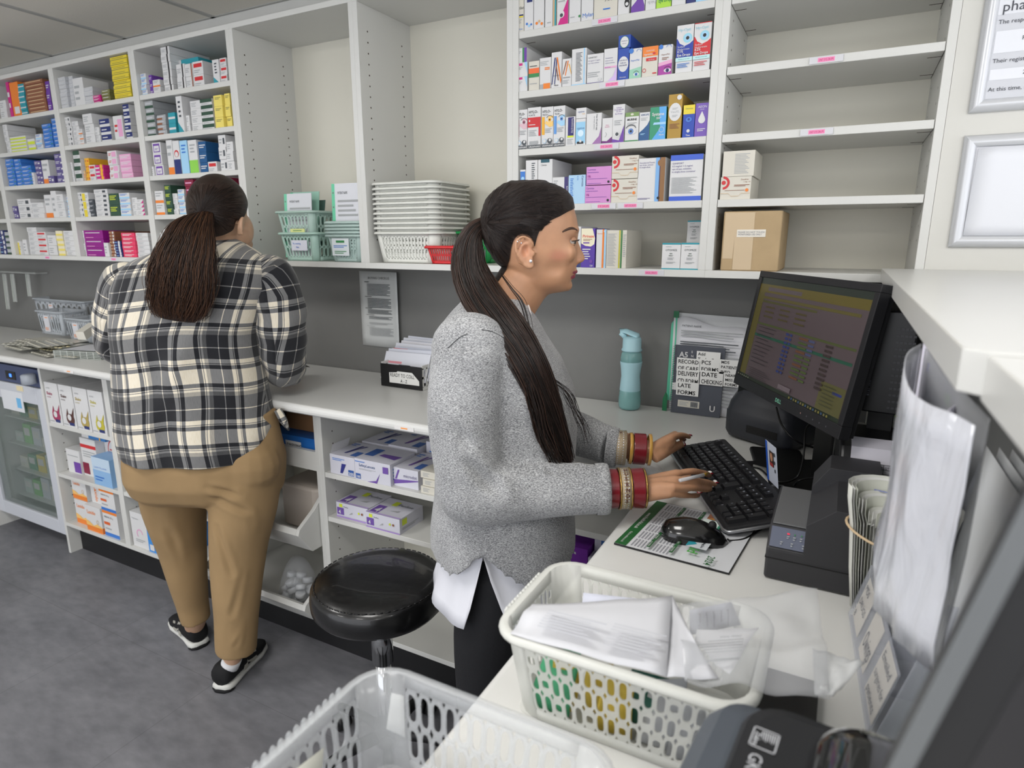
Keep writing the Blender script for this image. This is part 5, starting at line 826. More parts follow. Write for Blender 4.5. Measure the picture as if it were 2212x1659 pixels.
# COMPUTER
mc = V((-.08, 1.369, 1.33)); ya = radians(-58.45); ti = .1635; MW, MH = .44, .268
RT = V((cos(ya), sin(ya), 0)); HZ = V((sin(ya), -cos(ya), 0)); UP = V((0, 0, 1)) * cos(ti) - HZ * sin(ti); NR = RT.cross(UP)
t = thing('monitor', (mc.x, mc.y, CTZ), 'black widescreen computer monitor the woman in grey is looking at', 'monitor')
def mp(u, v, d=0): return mc + RT * u + UP * v + NR * d
T = Matrix(((RT.x, UP.x, NR.x, mc.x), (RT.y, UP.y, NR.y, mc.y), (RT.z, UP.z, NR.z, mc.z), (0, 0, 0, 1)))
m = MB(); bz, bb = .014, .024; bzm = mat((28, 28, 31), .45, bump=.0001, bscale=800)
for a, b in (((-MW / 2, MH / 2 - bz), (MW / 2, MH / 2)), ((-MW / 2, -MH / 2), (MW / 2, -MH / 2 + bb)), ((-MW / 2, -MH / 2 + bb), (-MW / 2 + bz, MH / 2 - bz)), ((MW / 2 - bz, -MH / 2 + bb), (MW / 2, MH / 2 - bz))): m.box((a[0], a[1], -.02), (b[0], b[1], 0), bzm, T=T)
m.box((-MW / 2 + .004, -MH / 2 + .004, -.03), (MW / 2 - .004, MH / 2 - .004, -.019), bzm, T=T).rbox((-.13, -.09, -.055), (.13, .09, -.03), BLACK, .02, T=T)
m.text('DELL', mp(-.012, -MH / 2 + .008, .0006), RT, UP, .011, mat((120, 190, 160), .4), bold=True)
for k in range(5): m.disc(mp(.09 + .022 * k, -MH / 2 + .011, .0006), RT, UP, .0016, mat((150, 120, 110) if k == 0 else (90, 90, 95), .4), 8)
m.build('bezel', t, bevel=.0012)
scr = lambda c, e=.07: mat(tuple(x * .62 for x in c), .35, emit=e, key=('scr', c, e))
SW, SH = MW - 2 * bz, MH - bz - bb; s0 = mp(-MW / 2 + bz, -MH / 2 + bb, -.003)
m = MB(); m.quad(s0, s0 + RT * SW, s0 + RT * SW + UP * SH, s0 + UP * SH, scr((112, 96, 100), .22))
lay = [0]
def sr(a, b, c, d, col, e=.2):
 lay[0] += 1; o = s0 + NR * (.0002 + .00003 * lay[0]); P = lambda x, y: o + RT * (SW * x) + UP * (SH * y); m.quad(P(a, b), P(c, b), P(c, d), P(a, d), scr(col, e))
OL = (122, 112, 52); sr(0, .94, 1, 1, (50, 62, 52)); sr(0, .86, 1, .94, (128, 114, 44)); sr(.1, .88, .45, .915, (120, 105, 110)); sr(0, 0, 1, .035, (48, 60, 44)); sr(0, .035, .07, .86, OL)
sr(.07, .80, .95, .825, OL); sr(.07, .765, .62, .785, (104, 102, 52)); sr(.07, .55, .98, .57, (100, 110, 60)); sr(.07, .435, .98, .46, (48, 110, 86)); sr(.80, .035, .99, .26, (116, 112, 66)); sr(.9, .19, .97, .21, (60, 70, 150))
for k in range(9): sr(.12 + (k % 3) * .16, .72 - .045 * (k // 3), .22 + (k % 3) * .16, .735 - .045 * (k // 3), (104, 92, 52))
for k in range(10):
 z = .52 - k * .038; sr(.40, z, .43, z + .02, (60, 76, 150)); sr(.44, z, .462, z + .02, (60, 76, 150)); sr(.53, z, .61, z + .018, (98, 118, 60) if k % 3 else (140, 90, 60)); sr(.62, z, .67, z + .018, (98, 118, 60) if k > 3 else (96, 104, 150)); sr(.76, z, .82, z + .02, (76, 62, 60)); sr(.1, z + .006, .3 - .02 * (k % 4), z + .012, (70, 62, 66))
for k in range(6): sr(.1 + .02 * (k % 2), .12 - k * .018, .3 + .03 * (k % 3), .125 - k * .018, (72, 64, 68)); sr(.83, .23 - k * .03, .93, .235 - k * .03, (80, 84, 60))
for k in range(16): sr(.58 + .022 * k, .008, .592 + .022 * k, .026, [(170, 160, 80), (80, 110, 150), (150, 140, 90)][k % 3])
for k in range(6): sr(.0 + .025 * k, .01, .012 + .025 * k, .024, (150, 150, 130))
sr(.46, .05, .58, .09, (150, 134, 140)); m.build('screen', t)
bc_ = V((-.02, 1.42, CTZ)); st = Matrix.Translation((-.025, 1.43, CTZ + .001)) @ Matrix.Rotation(ya, 4, 'Z')
m = MB(); m.rbox((-.14, -.12, 0), (.14, .11, .014), BLACK, .02, T=st); m.build('stand_base', t); m = MB(); m.box((-.035, .02, .01), (.035, .05, .31), BLACK, T=st); m.build('stand_neck', t, bevel=.004)
t = thing('docking_pad', (-.06, 1.36, CTZ), 'flat black document tray under the monitor beside the keyboard', 'tray')
st2 = Matrix.Translation((-.045, 1.375, CTZ + .001)) @ Matrix.Rotation(-1.35, 4, 'Z'); m = MB(); m.rbox((-.15, -.085, .0), (.15, .09, .012), BLACKM, .006, T=st2); m.build('tray_plate', t); MB().rbox((-.275, -.07, .0), (-.155, .05, .012), BLACK, .01, T=st2).build('black_notebook', t)
t = thing('mini_computer', (.10, 1.30, CTZ), 'small black computer with perforated vent behind the monitor', 'computer'); T = Matrix.Translation((.085, 1.33, 1.235)) @ Matrix.Rotation(-.12, 4, 'Z')
m = MB(); m.rbox((-.035, -.09, 0), (.045, .09, .18), mat((16, 16, 18), .35), .006, T=T); m.build('case', t); m = MB()
for j in range(13):
 for k in range(5): m.box((.012 + k * .0062, -.0912, .01 + j * .0115), (.0165 + k * .0062, -.0902, .014 + j * .0115), mat((46, 46, 50), .4), T=T)
m.build('vent', t); m = MB(); m.text('CE', T @ V((-.03, -.091, .1)), T.to_3x3() @ V((0, 0, -1)), T.to_3x3() @ V((1, 0, 0)), .010, mat((170, 170, 175), .5)); m.text('100W  0.8W  1518', T @ V((-.022, -.091, .085)), T.to_3x3() @ V((0, 0, -1)), T.to_3x3() @ V((1, 0, 0)), .007, mat((130, 130, 150), .5)); m.build('print', t)
m = MB(); m.box((-.02, -.02, -.229), (.02, .02, .001), BLACK, T=T).rbox((-.05, -.06, -.229), (.06, .06, -.22), BLACK, .01, T=T); m.build('stand', t)
KO = V((-.345, 1.502, CTZ + .012)); KL = V((.447, -.894, 0)).normalized(); KW = V((.894, .447, 0)).normalized(); rise = .026 / .137; KD = (KW + V((0, 0, rise))).normalized(); KN = KL.cross(KD); KN = -KN if KN.z < 0 else KN
T = Matrix(((KL.x, KD.x, KN.x, KO.x), (KL.y, KD.y, KN.y, KO.y), (KL.z, KD.z, KN.z, KO.z), (0, 0, 0, 1)))
t = thing('keyboard', (KO.x + .1, KO.y - .2, CTZ), 'black full size keyboard under the typing hands', 'keyboard'); kb = mat((26, 26, 29), .5, bump=.0001, bscale=900)
m = MB(); m.rbox((0, 0, -.006), (.452, .138, .006), kb, .008, T=T); m.prism([T @ V(p) for p in ((.02, .137, -.006), (.43, .137, -.006), (.43, .10, -.03), (.02, .10, -.03))], (0, 0, .001), kb); m.build('base', t)
MB().tube([T @ V(p) for p in ((0, .13, .0), (0, .01, .0), (.003, .001, .0), (.01, -.002, .0), (.442, -.002, .0), (.452, .003, .0), (.454, .012, 0), (.454, .13, 0))], .0032, mat((170, 172, 176), .3, .8), 8).build('silver_trim', t)
m = MB(); m.tube([T @ V(p) for p in ((.30, .139, .002), (.31, .157, .002), (.36, .157, .002), (.372, .139, .002))], .003, mat((120, 122, 126), .3, .6), 8); m.rbox((.304, .13, -.004), (.368, .156, .003), kb, .006, T=T); m.build('rear_bump', t)
rows = [('`1234567890-=', 0), ('QWERTYUIOP[]', 1), ('ASDFGHJKL;#', 2), ('ZXCVBNM,./', 3)]; kk = []; u = .0186
def kr(x, w_, y, s_=''): kk.append((x, w_, y, s_))
for i in range(13): kr(i, .92, 1, rows[0][0][i]);
kr(13, 1.9, 1, '<-'); kr(0, 1.4, 2, '->'); [kr(1.5 + i, .92, 2, c) for i, c in enumerate(rows[1][0])]; kr(13.6, 1.3, 2.5, 'L'); kr(0, 1.65, 3, 'A'); [kr(1.75 + i, .92, 3, c) for i, c in enumerate(rows[2][0])]; kr(0, 1.2, 4, '^'); [kr(1.25 + i, .92, 4, c) for i, c in enumerate('\\' + rows[3][0])]; kr(12.3, 2.6, 4, '^')
for x, w_ in ((0, 1.15), (1.25, 1.15), (2.5, 1.15), (3.75, 6.1), (10, 1.15), (11.25, 1.15), (12.5, 1.15), (13.75, 1.15)): kr(x, w_, 5)
kr(0, .92, -.25, 'Esc')
for i in range(12): kr(2 + i + (i // 4) * .33, .92, -.25, 'F%d' % (i + 1))
for i in range(3):
 kr(15.3 + i, .92, -.25, 'Pr'); kr(15.3 + i, .92, 1, ['In', 'Ho', 'Pu'][i]); kr(15.3 + i, .92, 2, ['De', 'En', 'Pd'][i]); kr(15.3 + i, .92, 5, '<v>'[i])
kr(16.3, .92, 4, '^')
for r_ in range(4):
 for i, c in enumerate(['N/*-', '789', '456', '123'][r_]): kr(18.6 + i, .92, 1 + r_, c)
kr(18.6, 1.92, 5, '0'); kr(20.6, .92, 5, '.'); kr(21.6, .92, 2.5, '+'); kr(21.6, .92, 4.5, 'E')
KEY = mat((22, 22, 25), .42); LEG = mat((190, 195, 210), .5); rest = MB()
for n_, (x, w_, y, s_) in enumerate(kk):
 m = MB() if n_ < 100 else rest; X0 = .017 + x * u; X1 = X0 + w_ * u; Y1 = .118 - y * .0185; Y0 = Y1 - .0168 * (1 if y not in (2.5, 4.5) else 2.05) + (0);
 if y in (2.5, 4.5): Y1 = .118 - (y - .5) * .0185; Y0 = Y1 - .0353
 q = [(X0, Y0, .006), (X1, Y0, .006), (X1, Y1, .006), (X0, Y1, .006)]; e = .0022; q2 = [(X0 + e, Y0 + e * 1.3, .0125), (X1 - e, Y0 + e * 1.3, .0125), (X1 - e, Y1 - e * .6, .0125), (X0 + e, Y1 - e * .6, .0125)]
 m.loft([[T @ V(p) for p in q], [T @ V(p) for p in q2]], KEY, smooth=False)
 if s_: m.text(s_, T @ V((X0 + .004, Y0 + .0095, .0129)), KL, KD, .0055, LEG, maxw=.008)
 if n_ < 100: m.build('key', t)
tag(rest.build('keys', t), kind='stuff')
m = MB()
for k in range(3): m.disc(T @ V((.385 + .014 * k, .128, .0064)), KL, KD, .0016, mat((90, 140, 255), .3, emit=4), 8)
m.build('lock_lights', t)
def cable(pts, r_, lab, par=None, name='cable', c=None):
 P = [V(p) for p in pts]; out = []
 for i in range(len(P) - 1):
  p0, p1, p2, p3 = P[max(i - 1, 0)], P[i], P[i + 1], P[min(i + 2, len(P) - 1)]
  for k in range(6):
   s_ = k / 6; out.append(.5 * ((2 * p1) + (p2 - p0) * s_ + (2 * p0 - 5 * p1 + 4 * p2 - p3) * s_ ** 2 + (3 * p1 - p0 - 3 * p2 + p3) * s_ ** 3))
 out.append(P[-1]); m = MB().tube(out, r_, c or BLACK, 7); o = m.build(name, par)
 if lab: tag(o, lab, 'cable', 'desk cables')
 return o
cable([T @ V((.337, .157, 0)), oz(1705, 1090, CTZ + .004), oz(1722, 1040, CTZ + .02), oz(1790, 1030, 1.06), oz(1810, 1020, 1.06)], .0018, 'thin black cable looping from keyboard to the tall receipt printer')
cable([oz(1610, 1008, CTZ + .02), oz(1640, 1012, CTZ + .02), oz(1662, 1030, CTZ + .022), oz(1690, 1042, CTZ + .018), oz(1722, 1030, 1.05), oz(1735, 990, 1.08), oz(1740, 930, 1.13), oz(1752, 915, 1.14)], .002, 'black cable hanging from the monitor to the keyboard')
cable([oz(1677, 880, 1.14), oz(1690, 920, 1.11), oz(1725, 955, 1.08), oz(1790, 975, 1.05), oz(1830, 985, 1.05)], .0024, 'grey black cable sagging behind the monitor foot')
cable([(.03, 1.4, 1.2), (.0, 1.42, 1.15), (.05, 1.46, 1.10), (.12, 1.42, 1.12), (.14, 1.36, 1.18), (.12, 1.33, 1.235)], .0035, 'thick black cable curling below the small computer')
cable([(.15, 1.4, 1.235), (.17, 1.33, 1.15), (.165, 1.30, 1.07), (.15, 1.36, 1.03)], .0035, 'black cable dropping along the grey panel')
a = V((-.313, .981, CTZ + .001)); R = V((-.018 * .0, -1, 0)); E1 = (V((-.116, .968, 0)) - V((-.313, .981, 0))); E2 = (V((-.294, 1.196, 0)) - V((-.313, .981, 0)))
t = thing('mouse_mat', (-.2, 1.08, CTZ), 'calendar mouse mat with green border under the mouse', 'mat')
u1, u2 = E1.normalized(), E2.normalized(); c = [a, a + u1 * .197, a + u1 * .197 + u2 * .216, a + u2 * .216]
m = MB(); m.prism([p for p in c][::-1], (0, 0, .0028), mat((30, 30, 32), .7)); m.build('rubber_base', t)
m = MB(); o0 = a + u2 * .215 + V((0, 0, .0029)); R, U = -u2, u1   # print reads towards the camera; its top lies to the right
W_, H_ = .214, .196
m.quad(o0, o0 + R * W_, o0 + R * W_ + U * H_, o0 + U * H_, mat((214, 216, 220), .5))
G_ = (38, 98, 52); ds = [('r', 0, 0, 1, .11, G_), ('t', .3, .035, .05, 'www.HealthAid.co.uk', 'w', 'b', .36), ('t', .74, .04, .035, 'find us online.co.uk', 'w', '', .22)]
mon = ['JANUARY', 'FEBRUARY', 'MARCH', 'APRIL', 'MAY', 'JUNE', 'JULY', 'AUGUST', 'SEPTEMBER', 'OCTOBER', 'NOVEMBER', 'DECEMBER']
for i in range(6):
 for j in range(2):
  x0, z0 = .03 + i * .16, .13 + j * .2; ds += [('r', x0, z0 + .16, x0 + .15, z0 + .19, G_), ('t', x0 + .04, z0 + .165, .02, mon[i * 2 + j], 'w', '')]
for d in ds: pass
ds += [('t', .42, .62, .13, 'HealthAid', (70, 165, 60), 'b', .5), ('t', .88, .8, .085, '2024', G_, 'b'), ('r', .1, .58, .22, .7, (190, 130, 60)), ('p', [(.1, .58), (.22, .58), (.16, .68)], 'br'), ('r', .24, .56, .4, .74, (220, 232, 226)), ('r', .24, .72, .4, .74, (50, 140, 110)), ('r', .68, .58, .82, .76, (205, 210, 214)), ('p', [(.68, .58), (.82, .58), (.75, .66)], 'tl'), ('t', .70, .7, .03, 'MagCitra', 'dg', 'b')]
deco(m, 0, W_, 0, H_, 0, ds, R=R, U=U, org=o0)
dm = C(120, 120, 130)
for i in range(6):
 for j in range(2):
  for q in range(7):
   for w_ in range(5):
    x = W_ * (.04 + i * .16 + q * .0195); z = H_ * (.14 + j * .2 + w_ * .03); p = o0 + R * x + U * z + V((0, 0, .0006)); m.quad(p, p + R * .0022, p + R * .0022 + U * .003, p + U * .003, dm)
m.build('calendar_print', t)
t = thing('mouse', (-.195, 1.062, CTZ + .003), 'glossy black computer mouse on the calendar mat', 'mouse'); T = Matrix.Translation((-.192, 1.062, CTZ + .0042)) @ Matrix.Rotation(.16, 4, 'Z'); gloss = mat((12, 12, 13), .18, coat=.5)
rings = []
for i in range(15):
 s_ = i / 14; x = -.058 + .116 * s_; wd = .031 * (1 - abs(2 * s_ - 1) ** 3.2) ** .5 * (1 - .1 * s_) + .002; ht = (.036 * sin(pi * min(1, (s_ * .82 + .17))) ** .7 + .002) * (1 if .02 < s_ < .98 else .5)
 rings.append([T @ V((x, wd * cos(a), max(0, ht * sin(a)) if sin(a) > 0 else 0)) for a in [2 * pi * k / 20 for k in range(20)]])
m = MB().loft(rings, gloss); m.build('body', t); m = MB(); m.cyl(T @ V((.03, -.004, .030)), T @ V((.03, .004, .030)), .007, BLACKM); m.build('wheel', t)
cable([T @ V((.057, 0, .008)), oz(1580, 1168, CTZ + .004), oz(1610, 1163, CTZ + .004), oz(1650, 1140, CTZ + .004), oz(1668, 1132, CTZ + .004)], .0018, None, t)
t = thing('smart_card', oz(1668, 1040, CTZ + .03), 'white and blue photo smart card standing in the keyboard slot', 'card')
A, B_, C_, D_ = V(oy(1689, 1062, 1.335)), None, None, None
c0 = T = None
k0 = KO + KL * .272 + KD * .142 + KN * .006; R = KL; U = (KN + V((0, 0, .3))).normalized(); m = MB(); m.prism([k0, k0 + R * .0540, k0 + R * .0540 + U * .0856, k0 + U * .0856], KW * .0009, mat((206, 212, 226), .3))
deco(m, 0, .054, 0, .0856, 0, [('r', 0, 0, .16, 1, (40, 95, 200)), ('r', .35, .45, .75, .82, (60, 45, 42)), ('d', .55, .68, .13, (190, 140, 110), 1.3), ('r', .4, .45, .7, .54, (170, 60, 60)), ('l', .82, .3, .92, .9, 3, 'dg')], R=R, U=U, org=k0); m.build('card_face', t)
# RETURN COUNTER, NEAR END
pg = mat((50, 50, 53), .5, bump=.0002, bscale=900); pgl = mat((108, 109, 111), .5, bump=.0002, bscale=900)
t = thing('receipt_printer', (.0, 1.08, CTZ), 'dark grey slip printer with pale top and button panel, right of the mouse', 'printer'); z0 = CTZ + .002
m = MB(); X0, X1, Y0, Y1 = -.067, .085, .985, 1.20
m.prism([(X0, Y0, z0), (X0, Y0, 1.062), (X0, Y0 + .035, 1.088), (X0, Y1, 1.088), (X0, Y1, z0)], (X1 - X0, 0, 0), pg); m.build('body', t, bevel=.004, bseg=2)
m = MB(); m.box((X0 - .0006, Y0 - .0006, 1.045), (X1, Y0, 1.0465), BLACK).box((X0 - .0006, Y0, 1.045), (X0, Y1, 1.0465), BLACK); m.build('case_seam', t)
m = MB(); m.prism([(X0 + .004, Y0 + .036, 1.0885), (X0 + .004, Y1 - .01, 1.0885), (X0 + .004, Y1 - .01, 1.091), (X0 + .004, Y0 + .036, 1.091)], (.06, 0, 0), pgl); m.build('pale_cover', t, bevel=.001)
m = MB(); xh = -.006
m.prism([(-.014, Y0 - .001, 1.05), (-.014, Y0 - .001, 1.110), (.024, Y0 - .001, 1.142), (X1, Y0 - .001, 1.142), (X1, Y0 - .001, 1.05)], (0, .135, 0), pg).prism([(-.014, Y0 + .134, 1.05), (-.014, Y0 + .134, 1.125), (.010, Y0 + .134, 1.162), (X1, Y0 + .134, 1.162), (X1, Y0 + .134, 1.05)], (0, .075, 0), pg)
for k in range(4): m.box((.048, Y0 - .0018, 1.056 + .006 * k), (.062, Y0 - .0006, 1.0572 + .006 * k), BLACK)
m.build('raised_hood', t, bevel=.003)
m = MB(); R = V((1, 0, 0)); U = V((0, .035, .026)).normalized(); o0 = V((X0 + .004, Y0 + .0015, 1.0645)); o0 += R.cross(U) * .001
m.prism([o0, o0 + R * .054, o0 + R * .054 + U * .036, o0 + U * .036], R.cross(U) * .0005, mat((98, 104, 122), .4)); deco(m, 0, .054, 0, .036, 0, [('r', .43, .68, .5, .76, (255, 60, 90)), ('r', .62, .68, .65, .76, 'gn'), ('r', .8, .68, .83, .76, 'gn'), ('l', .43, .45, .5, .62, 2, 'g'), ('l', .6, .4, .67, .62, 2, 'g'), ('l', .78, .4, .84, .62, 2, 'g'), ('l', .28, .1, .34, .3, 2, 'g'), ('l', .56, .08, .62, .3, 2, 'g'), ('l', .86, .06, .92, .3, 2, 'g')], R=R, U=U, org=o0 + R.cross(U) * .0006); m.build('button_panel', t)
t = thing('receipt_printer', (.07, 1.30, CTZ), 'tall black receipt printer with white handwritten label on its curved lid', 'printer')
m = MB(); T = Matrix.Translation((.022, 1.20, CTZ + .001)) @ Matrix.Rotation(.04, 4, 'Z'); pf = [(0, 0), (0, .145), (.012, .168), (.04, .178), (.14, .178), (.15, .16), (.15, 0)]
m.prism([T @ V((0, y, z)) for y, z in pf], T.to_3x3() @ V((.115, 0, 0)), mat((24, 24, 26), .35)); m.build('body', t, bevel=.007, bseg=3)
m = MB(); U = (T.to_3x3() @ V((0, .028, .01))).normalized(); U = V((0, .9, .436)).normalized(); R = T.to_3x3() @ V((1, 0, 0)); o0 = T @ V((.02, .0, .150)) + V((0, -.001, .0005))
m.prism([T @ V((.018, y, z)) for y, z in ((-.0008, .125), (-.0008, .1455), (.0115, .1688), (.04, .1788), (.04, .178), (.012, .168), (0, .145), (0, .125))], T.to_3x3() @ V((.092, 0, 0)), mat((202, 200, 210), .5)); m.build('paper_label', t)
m = MB(); o0 = T @ V((.03, -.0012, .127)); U2 = V((0, .0, 1));
for i in range(6): p = T @ V((.030 + i * .013, -.0014, .128)); m.quad(p, p + R * .0007, p + R * .0007 + U2 * .017, p + U2 * .017, INK)
for z in (.128, .136, .145): p = T @ V((.030, -.0016, z)); m.quad(p, p + R * .066, p + R * .066 + U2 * .0007, p + U2 * .0007, INK)
for i, s_ in enumerate(('OTC', 'PHA', 'OCT', 'QTY', 'NO')): m.text(s_, T @ V((.032 + i * .013, -.0018, .138)), R, U2, .0055, INK, maxw=.010)
m.add([T @ V((.058, -.0012, .115)), T @ V((.064, -.0012, .115)), T @ V((.061, -.0012, .119))], [(0, 1, 2)], mat((150, 150, 152), .5)); m.build('label_table', t)
t = thing('tape_tub', (.052, 1.43, CTZ), 'black round tub with clear lid behind the tall receipt printer', 'tub')
m = MB().lathe([(.040, 0), (.042, .01), (.042, .135), (.040, .142)], (.052, 1.425, CTZ + .001), mat((18, 18, 20), .2), 28); m.build('body', t); MB().lathe([(.0425, .125), (.043, .14), (.041, .148), (.034, .15)], (.052, 1.425, CTZ + .001), mat((190, 190, 186), .2, alpha=.7), 28).build('clear_lid', t)
t = thing('wipes_pack', (.15, 1.55, CTZ), 'white and lime pack printed 100% by the grey panel', 'pack'); a = oy(1880, 935, 1.5); b = oy(1935, 890, 1.5); m = MB()
m.box((a.x - .01, 1.5, CTZ + .001), (a.x + .075, 1.54, 1.19), mat((216, 220, 212), .6)); X = (a.x - .01, a.x + .075)
deco(m, X[0], X[1], CTZ, 1.19, 1.5, [('r', 0, 0, 1, .42, (160, 205, 40)), ('t', .2, .66, .13, '100%', (50, 90, 60), 'b', .7), ('t', .2, .56, .06, 'refillable &', (50, 90, 60), '', .6), ('t', .2, .49, .06, 'compostable', (50, 90, 60), '', .6), ('p', [(.3, .95), (.45, .95), (.38, .82)], (160, 205, 40)), ('p', [(.55, .95), (.7, .95), (.63, .82)], (160, 205, 40))]); m.build('pack_body', t)
sheet('receipt_slip', bil(oz(1775, 1000, 1.03), oz(1800, 1045, 1.02), oz(1815, 1030, 1.06), oz(1790, 985, 1.08), 3, 3), mat((196, 194, 184), .7), 'cream slip leaning between monitor foot and tall printer', 'slip')
sheet('receipt_slip', bil(oz(1625, 1030, CTZ + .016), oz(1660, 1045, CTZ + .016), oz(1655, 1010, CTZ + .017), oz(1627, 1003, CTZ + .017), 2, 2), mat((205, 205, 202), .7), 'white slip lying on the black tray behind the keyboard', 'slip')
AC = mat((206, 210, 222), .1, alpha=.34, spec=.9); t = thing('leaflet_holder', (.1, .8, CTZ), 'clear acrylic three pocket holder with cream handwritten labels', 'holder')
F0, F1 = V((.056, .935, CTZ + .002)), V((.074, .690, CTZ + .002)); up_ = V((.02, 0, .082)); nx = V((1, .07, 0))
def plate(nm, p, q, u, th=.0035): m = MB(); n_ = (V(q) - V(p)).cross(V(u)).normalized() * th; m.prism([p, q, V(q) + V(u), V(p) + V(u)], n_, AC); m.build(nm, t, bevel=.001)
plate('front_plate', F0, F1, up_); plate('back_plate', F0 + V((.075, 0, 0)), F1 + V((.065, 0, 0)), V((.045, 0, .25)))
for k, f in enumerate((0, .34, .67, 1)): p = F0.lerp(F1, f) + V((.004, 0, 0)); plate('divider', p, p + V((.07, .005, 0)), V((.03, 0, .13 - .012 * (k == 3))))
plate('base_plate', F0, F0 + V((.075, 0, 0)), F1 - F0)
CRM = mat((222, 216, 204), .6)
for f0, f1, lns, h_ in ((.06, .30, ('MDS', 'DRUGS', '8'), .062), (.40, .62, ('Owings',), .066), (.72, .985, ('Emailed', 'surgeries for', 'patients'), .07)):
 m = MB(); p, q = F0.lerp(F1, f0), F0.lerp(F1, f1); n_ = V((-.0012, 0, 0)); a = p + up_ * .12 + n_; b = q + up_ * .12 + n_; uu = up_.normalized() * h_
 m.prism([a, b, b + uu, a + uu], V((-.0005, 0, 0)), CRM); rt = (b - a).normalized(); L_ = (b - a).length
 for i, s_ in enumerate(lns): m.text(s_, a + rt * .006 + uu * ((len(lns) - i - .8) / len(lns)) + V((-.0012, 0, 0)), rt, uu, h_ / (len(lns) + .6) * .8, MK, maxw=L_ - .01)
 m.build('label_card', t)
t = thing('prescription_bundle', (.08, .93, CTZ + .01), 'rolled bundle of white prescriptions held by a rubber band in the acrylic holder', 'paper bundle', 'papers in the acrylic holder')
PS = [mat((212, 213, 206), .7, var=.02), mat((222, 222, 220), .7), mat((200, 202, 192), .7)]
def arc(cx, cy, r_, a0, a1, z, sx=1, n=12): return [(cx + r_ * sx * cos(a0 + (a1 - a0) * k / n), cy + r_ * sin(a0 + (a1 - a0) * k / n), z) for k in range(n + 1)]
for k in range(9):
 r_ = .046 - .0036 * k; a0, a1 = radians(-28 + 5 * k), radians(208 - 4 * k); cx, cy = .083 + .0012 * k, .945 - .001 * k; top = 1.205 - .006 * k + .004 * (k % 3)
 rows_ = [arc(cx + .012 * (z - 1.1) / .13 * 0 + (-.004), cy, r_ * s_, a0, a1, z) for z, s_ in ((1.02, .55), (1.08, .72), (1.15, .86), (top - .02, 1), (top, 1.02))]
 o = sheet('rolled_sheet', rows_, PS[k % 3], parent=t, th=.0005)
m = MB(); Rr = V((.98, -.2, 0)).normalized(); U = V((0, .04, 1)).normalized(); o0 = V((.058, .976, 1.10))
deco(m, 0, .05, 0, .09, 0, [('r', .18, .62, .2, .98, (130, 140, 190)), ('r', .18, .96, .9, .98, (130, 140, 190)), ('t', .24, .86, .08, '52 years 7', 'dg', '', .6), ('t', .3, .78, .08, 'months', 'dg', '', .4), ('t', .24, .66, .08, '25/07/19', 'dg', '', .5), ('t', .05, .46, .08, 'Miss Carlo Mang', 'dg', 'b', .8), ('l', .15, .2, .85, .42, 4, 'g'), ('l', .1, .02, .8, .12, 2, 'g')], R=Rr, U=U, org=o0); m.build('print', t)
m = MB(); m.tube([(.083 + .047 * cos(a), .945 + .047 * sin(a), 1.135 - .25 * .047 * cos(a)) for a in [2 * pi * k / 28 for k in range(29)]], .0018, mat((205, 180, 145), .5), 7); m.build('rubber_band', t)
for k in range(7):
 x = .10 + .006 * k; o = sheet('folded_sheet', bil((x - .02, .86, 1.02), (x - .018, .925, 1.02), (x + .02, .93, 1.215 - .008 * (k % 3)), (x + .018, .862, 1.205 - .006 * (k % 2)), 5, 5, lambda u, v: (.004 * sin(6 * u + k), 0, .004 * sin(8 * u + k) * v)), PS[k % 3], 'folded white form %s behind the rolled bundle in the acrylic holder' % ORD[k].replace('leftmost', 'first'), 'paper', 'papers in the acrylic holder')
for k in range(3):
 x = .135 + .012 * k; o = sheet('plastic_pocket', bil((x, .66 - .03 * k, 1.02), (x, .87, 1.02), (x + .03, .87, 1.30), (x + .03, .66 - .03 * k, 1.30), 5, 5), mat((214, 217, 220), .4), ['front', 'middle', 'back'][k] + ' upright document pocket behind the acrylic holder', 'pocket', 'upright document pockets')
 if k == 0:
  m = MB(); c = [V((x - .001, .655, 1.02)), V((x - .001, .675, 1.02)), V((x + .029, .675, 1.30)), V((x + .029, .655, 1.30))]; m.prism(c, (.001, 0, 0), mat((80, 165, 130), .5))
  for j in range(6): m.disc(c[0].lerp(c[3], .1 + .16 * j) + V((-.001, .01, 0)), (0, 1, 0), (.1, 0, 1), .004, mat((60, 70, 66), .8), 8)
  m.build('green_edge', o)
def hang(pts, zt, zb, name, m_, lab, cat, dz=0, parent=None, th=.0006):
 P = [V(p) for p in pts]; rows_ = []
 fine = []
 for i in range(len(P) - 1):
  p0, p1, p2, p3 = P[max(i - 1, 0)], P[i], P[i + 1], P[min(i + 2, len(P) - 1)]
  for k in range(5):
   s_ = k / 5; fine.append(.5 * ((2 * p1) + (p2 - p0) * s_ + (2 * p0 - 5 * p1 + 4 * p2 - p3) * s_ ** 2 + (3 * p1 - p0 - 3 * p2 + p3) * s_ ** 3))
 fine.append(P[-1])
 for j in range(9):
  v = j / 8; rows_.append([(p.x + .006 * mnoise.noise(V((i * .3, v * 3, 1))) * v * 1.4, p.y - .01 * v * 0, (p.z * (1 - v) + zb * v)) for i, p in enumerate(fine)])
 return sheet(name, rows_, m_, lab, cat, parent=parent, th=th)
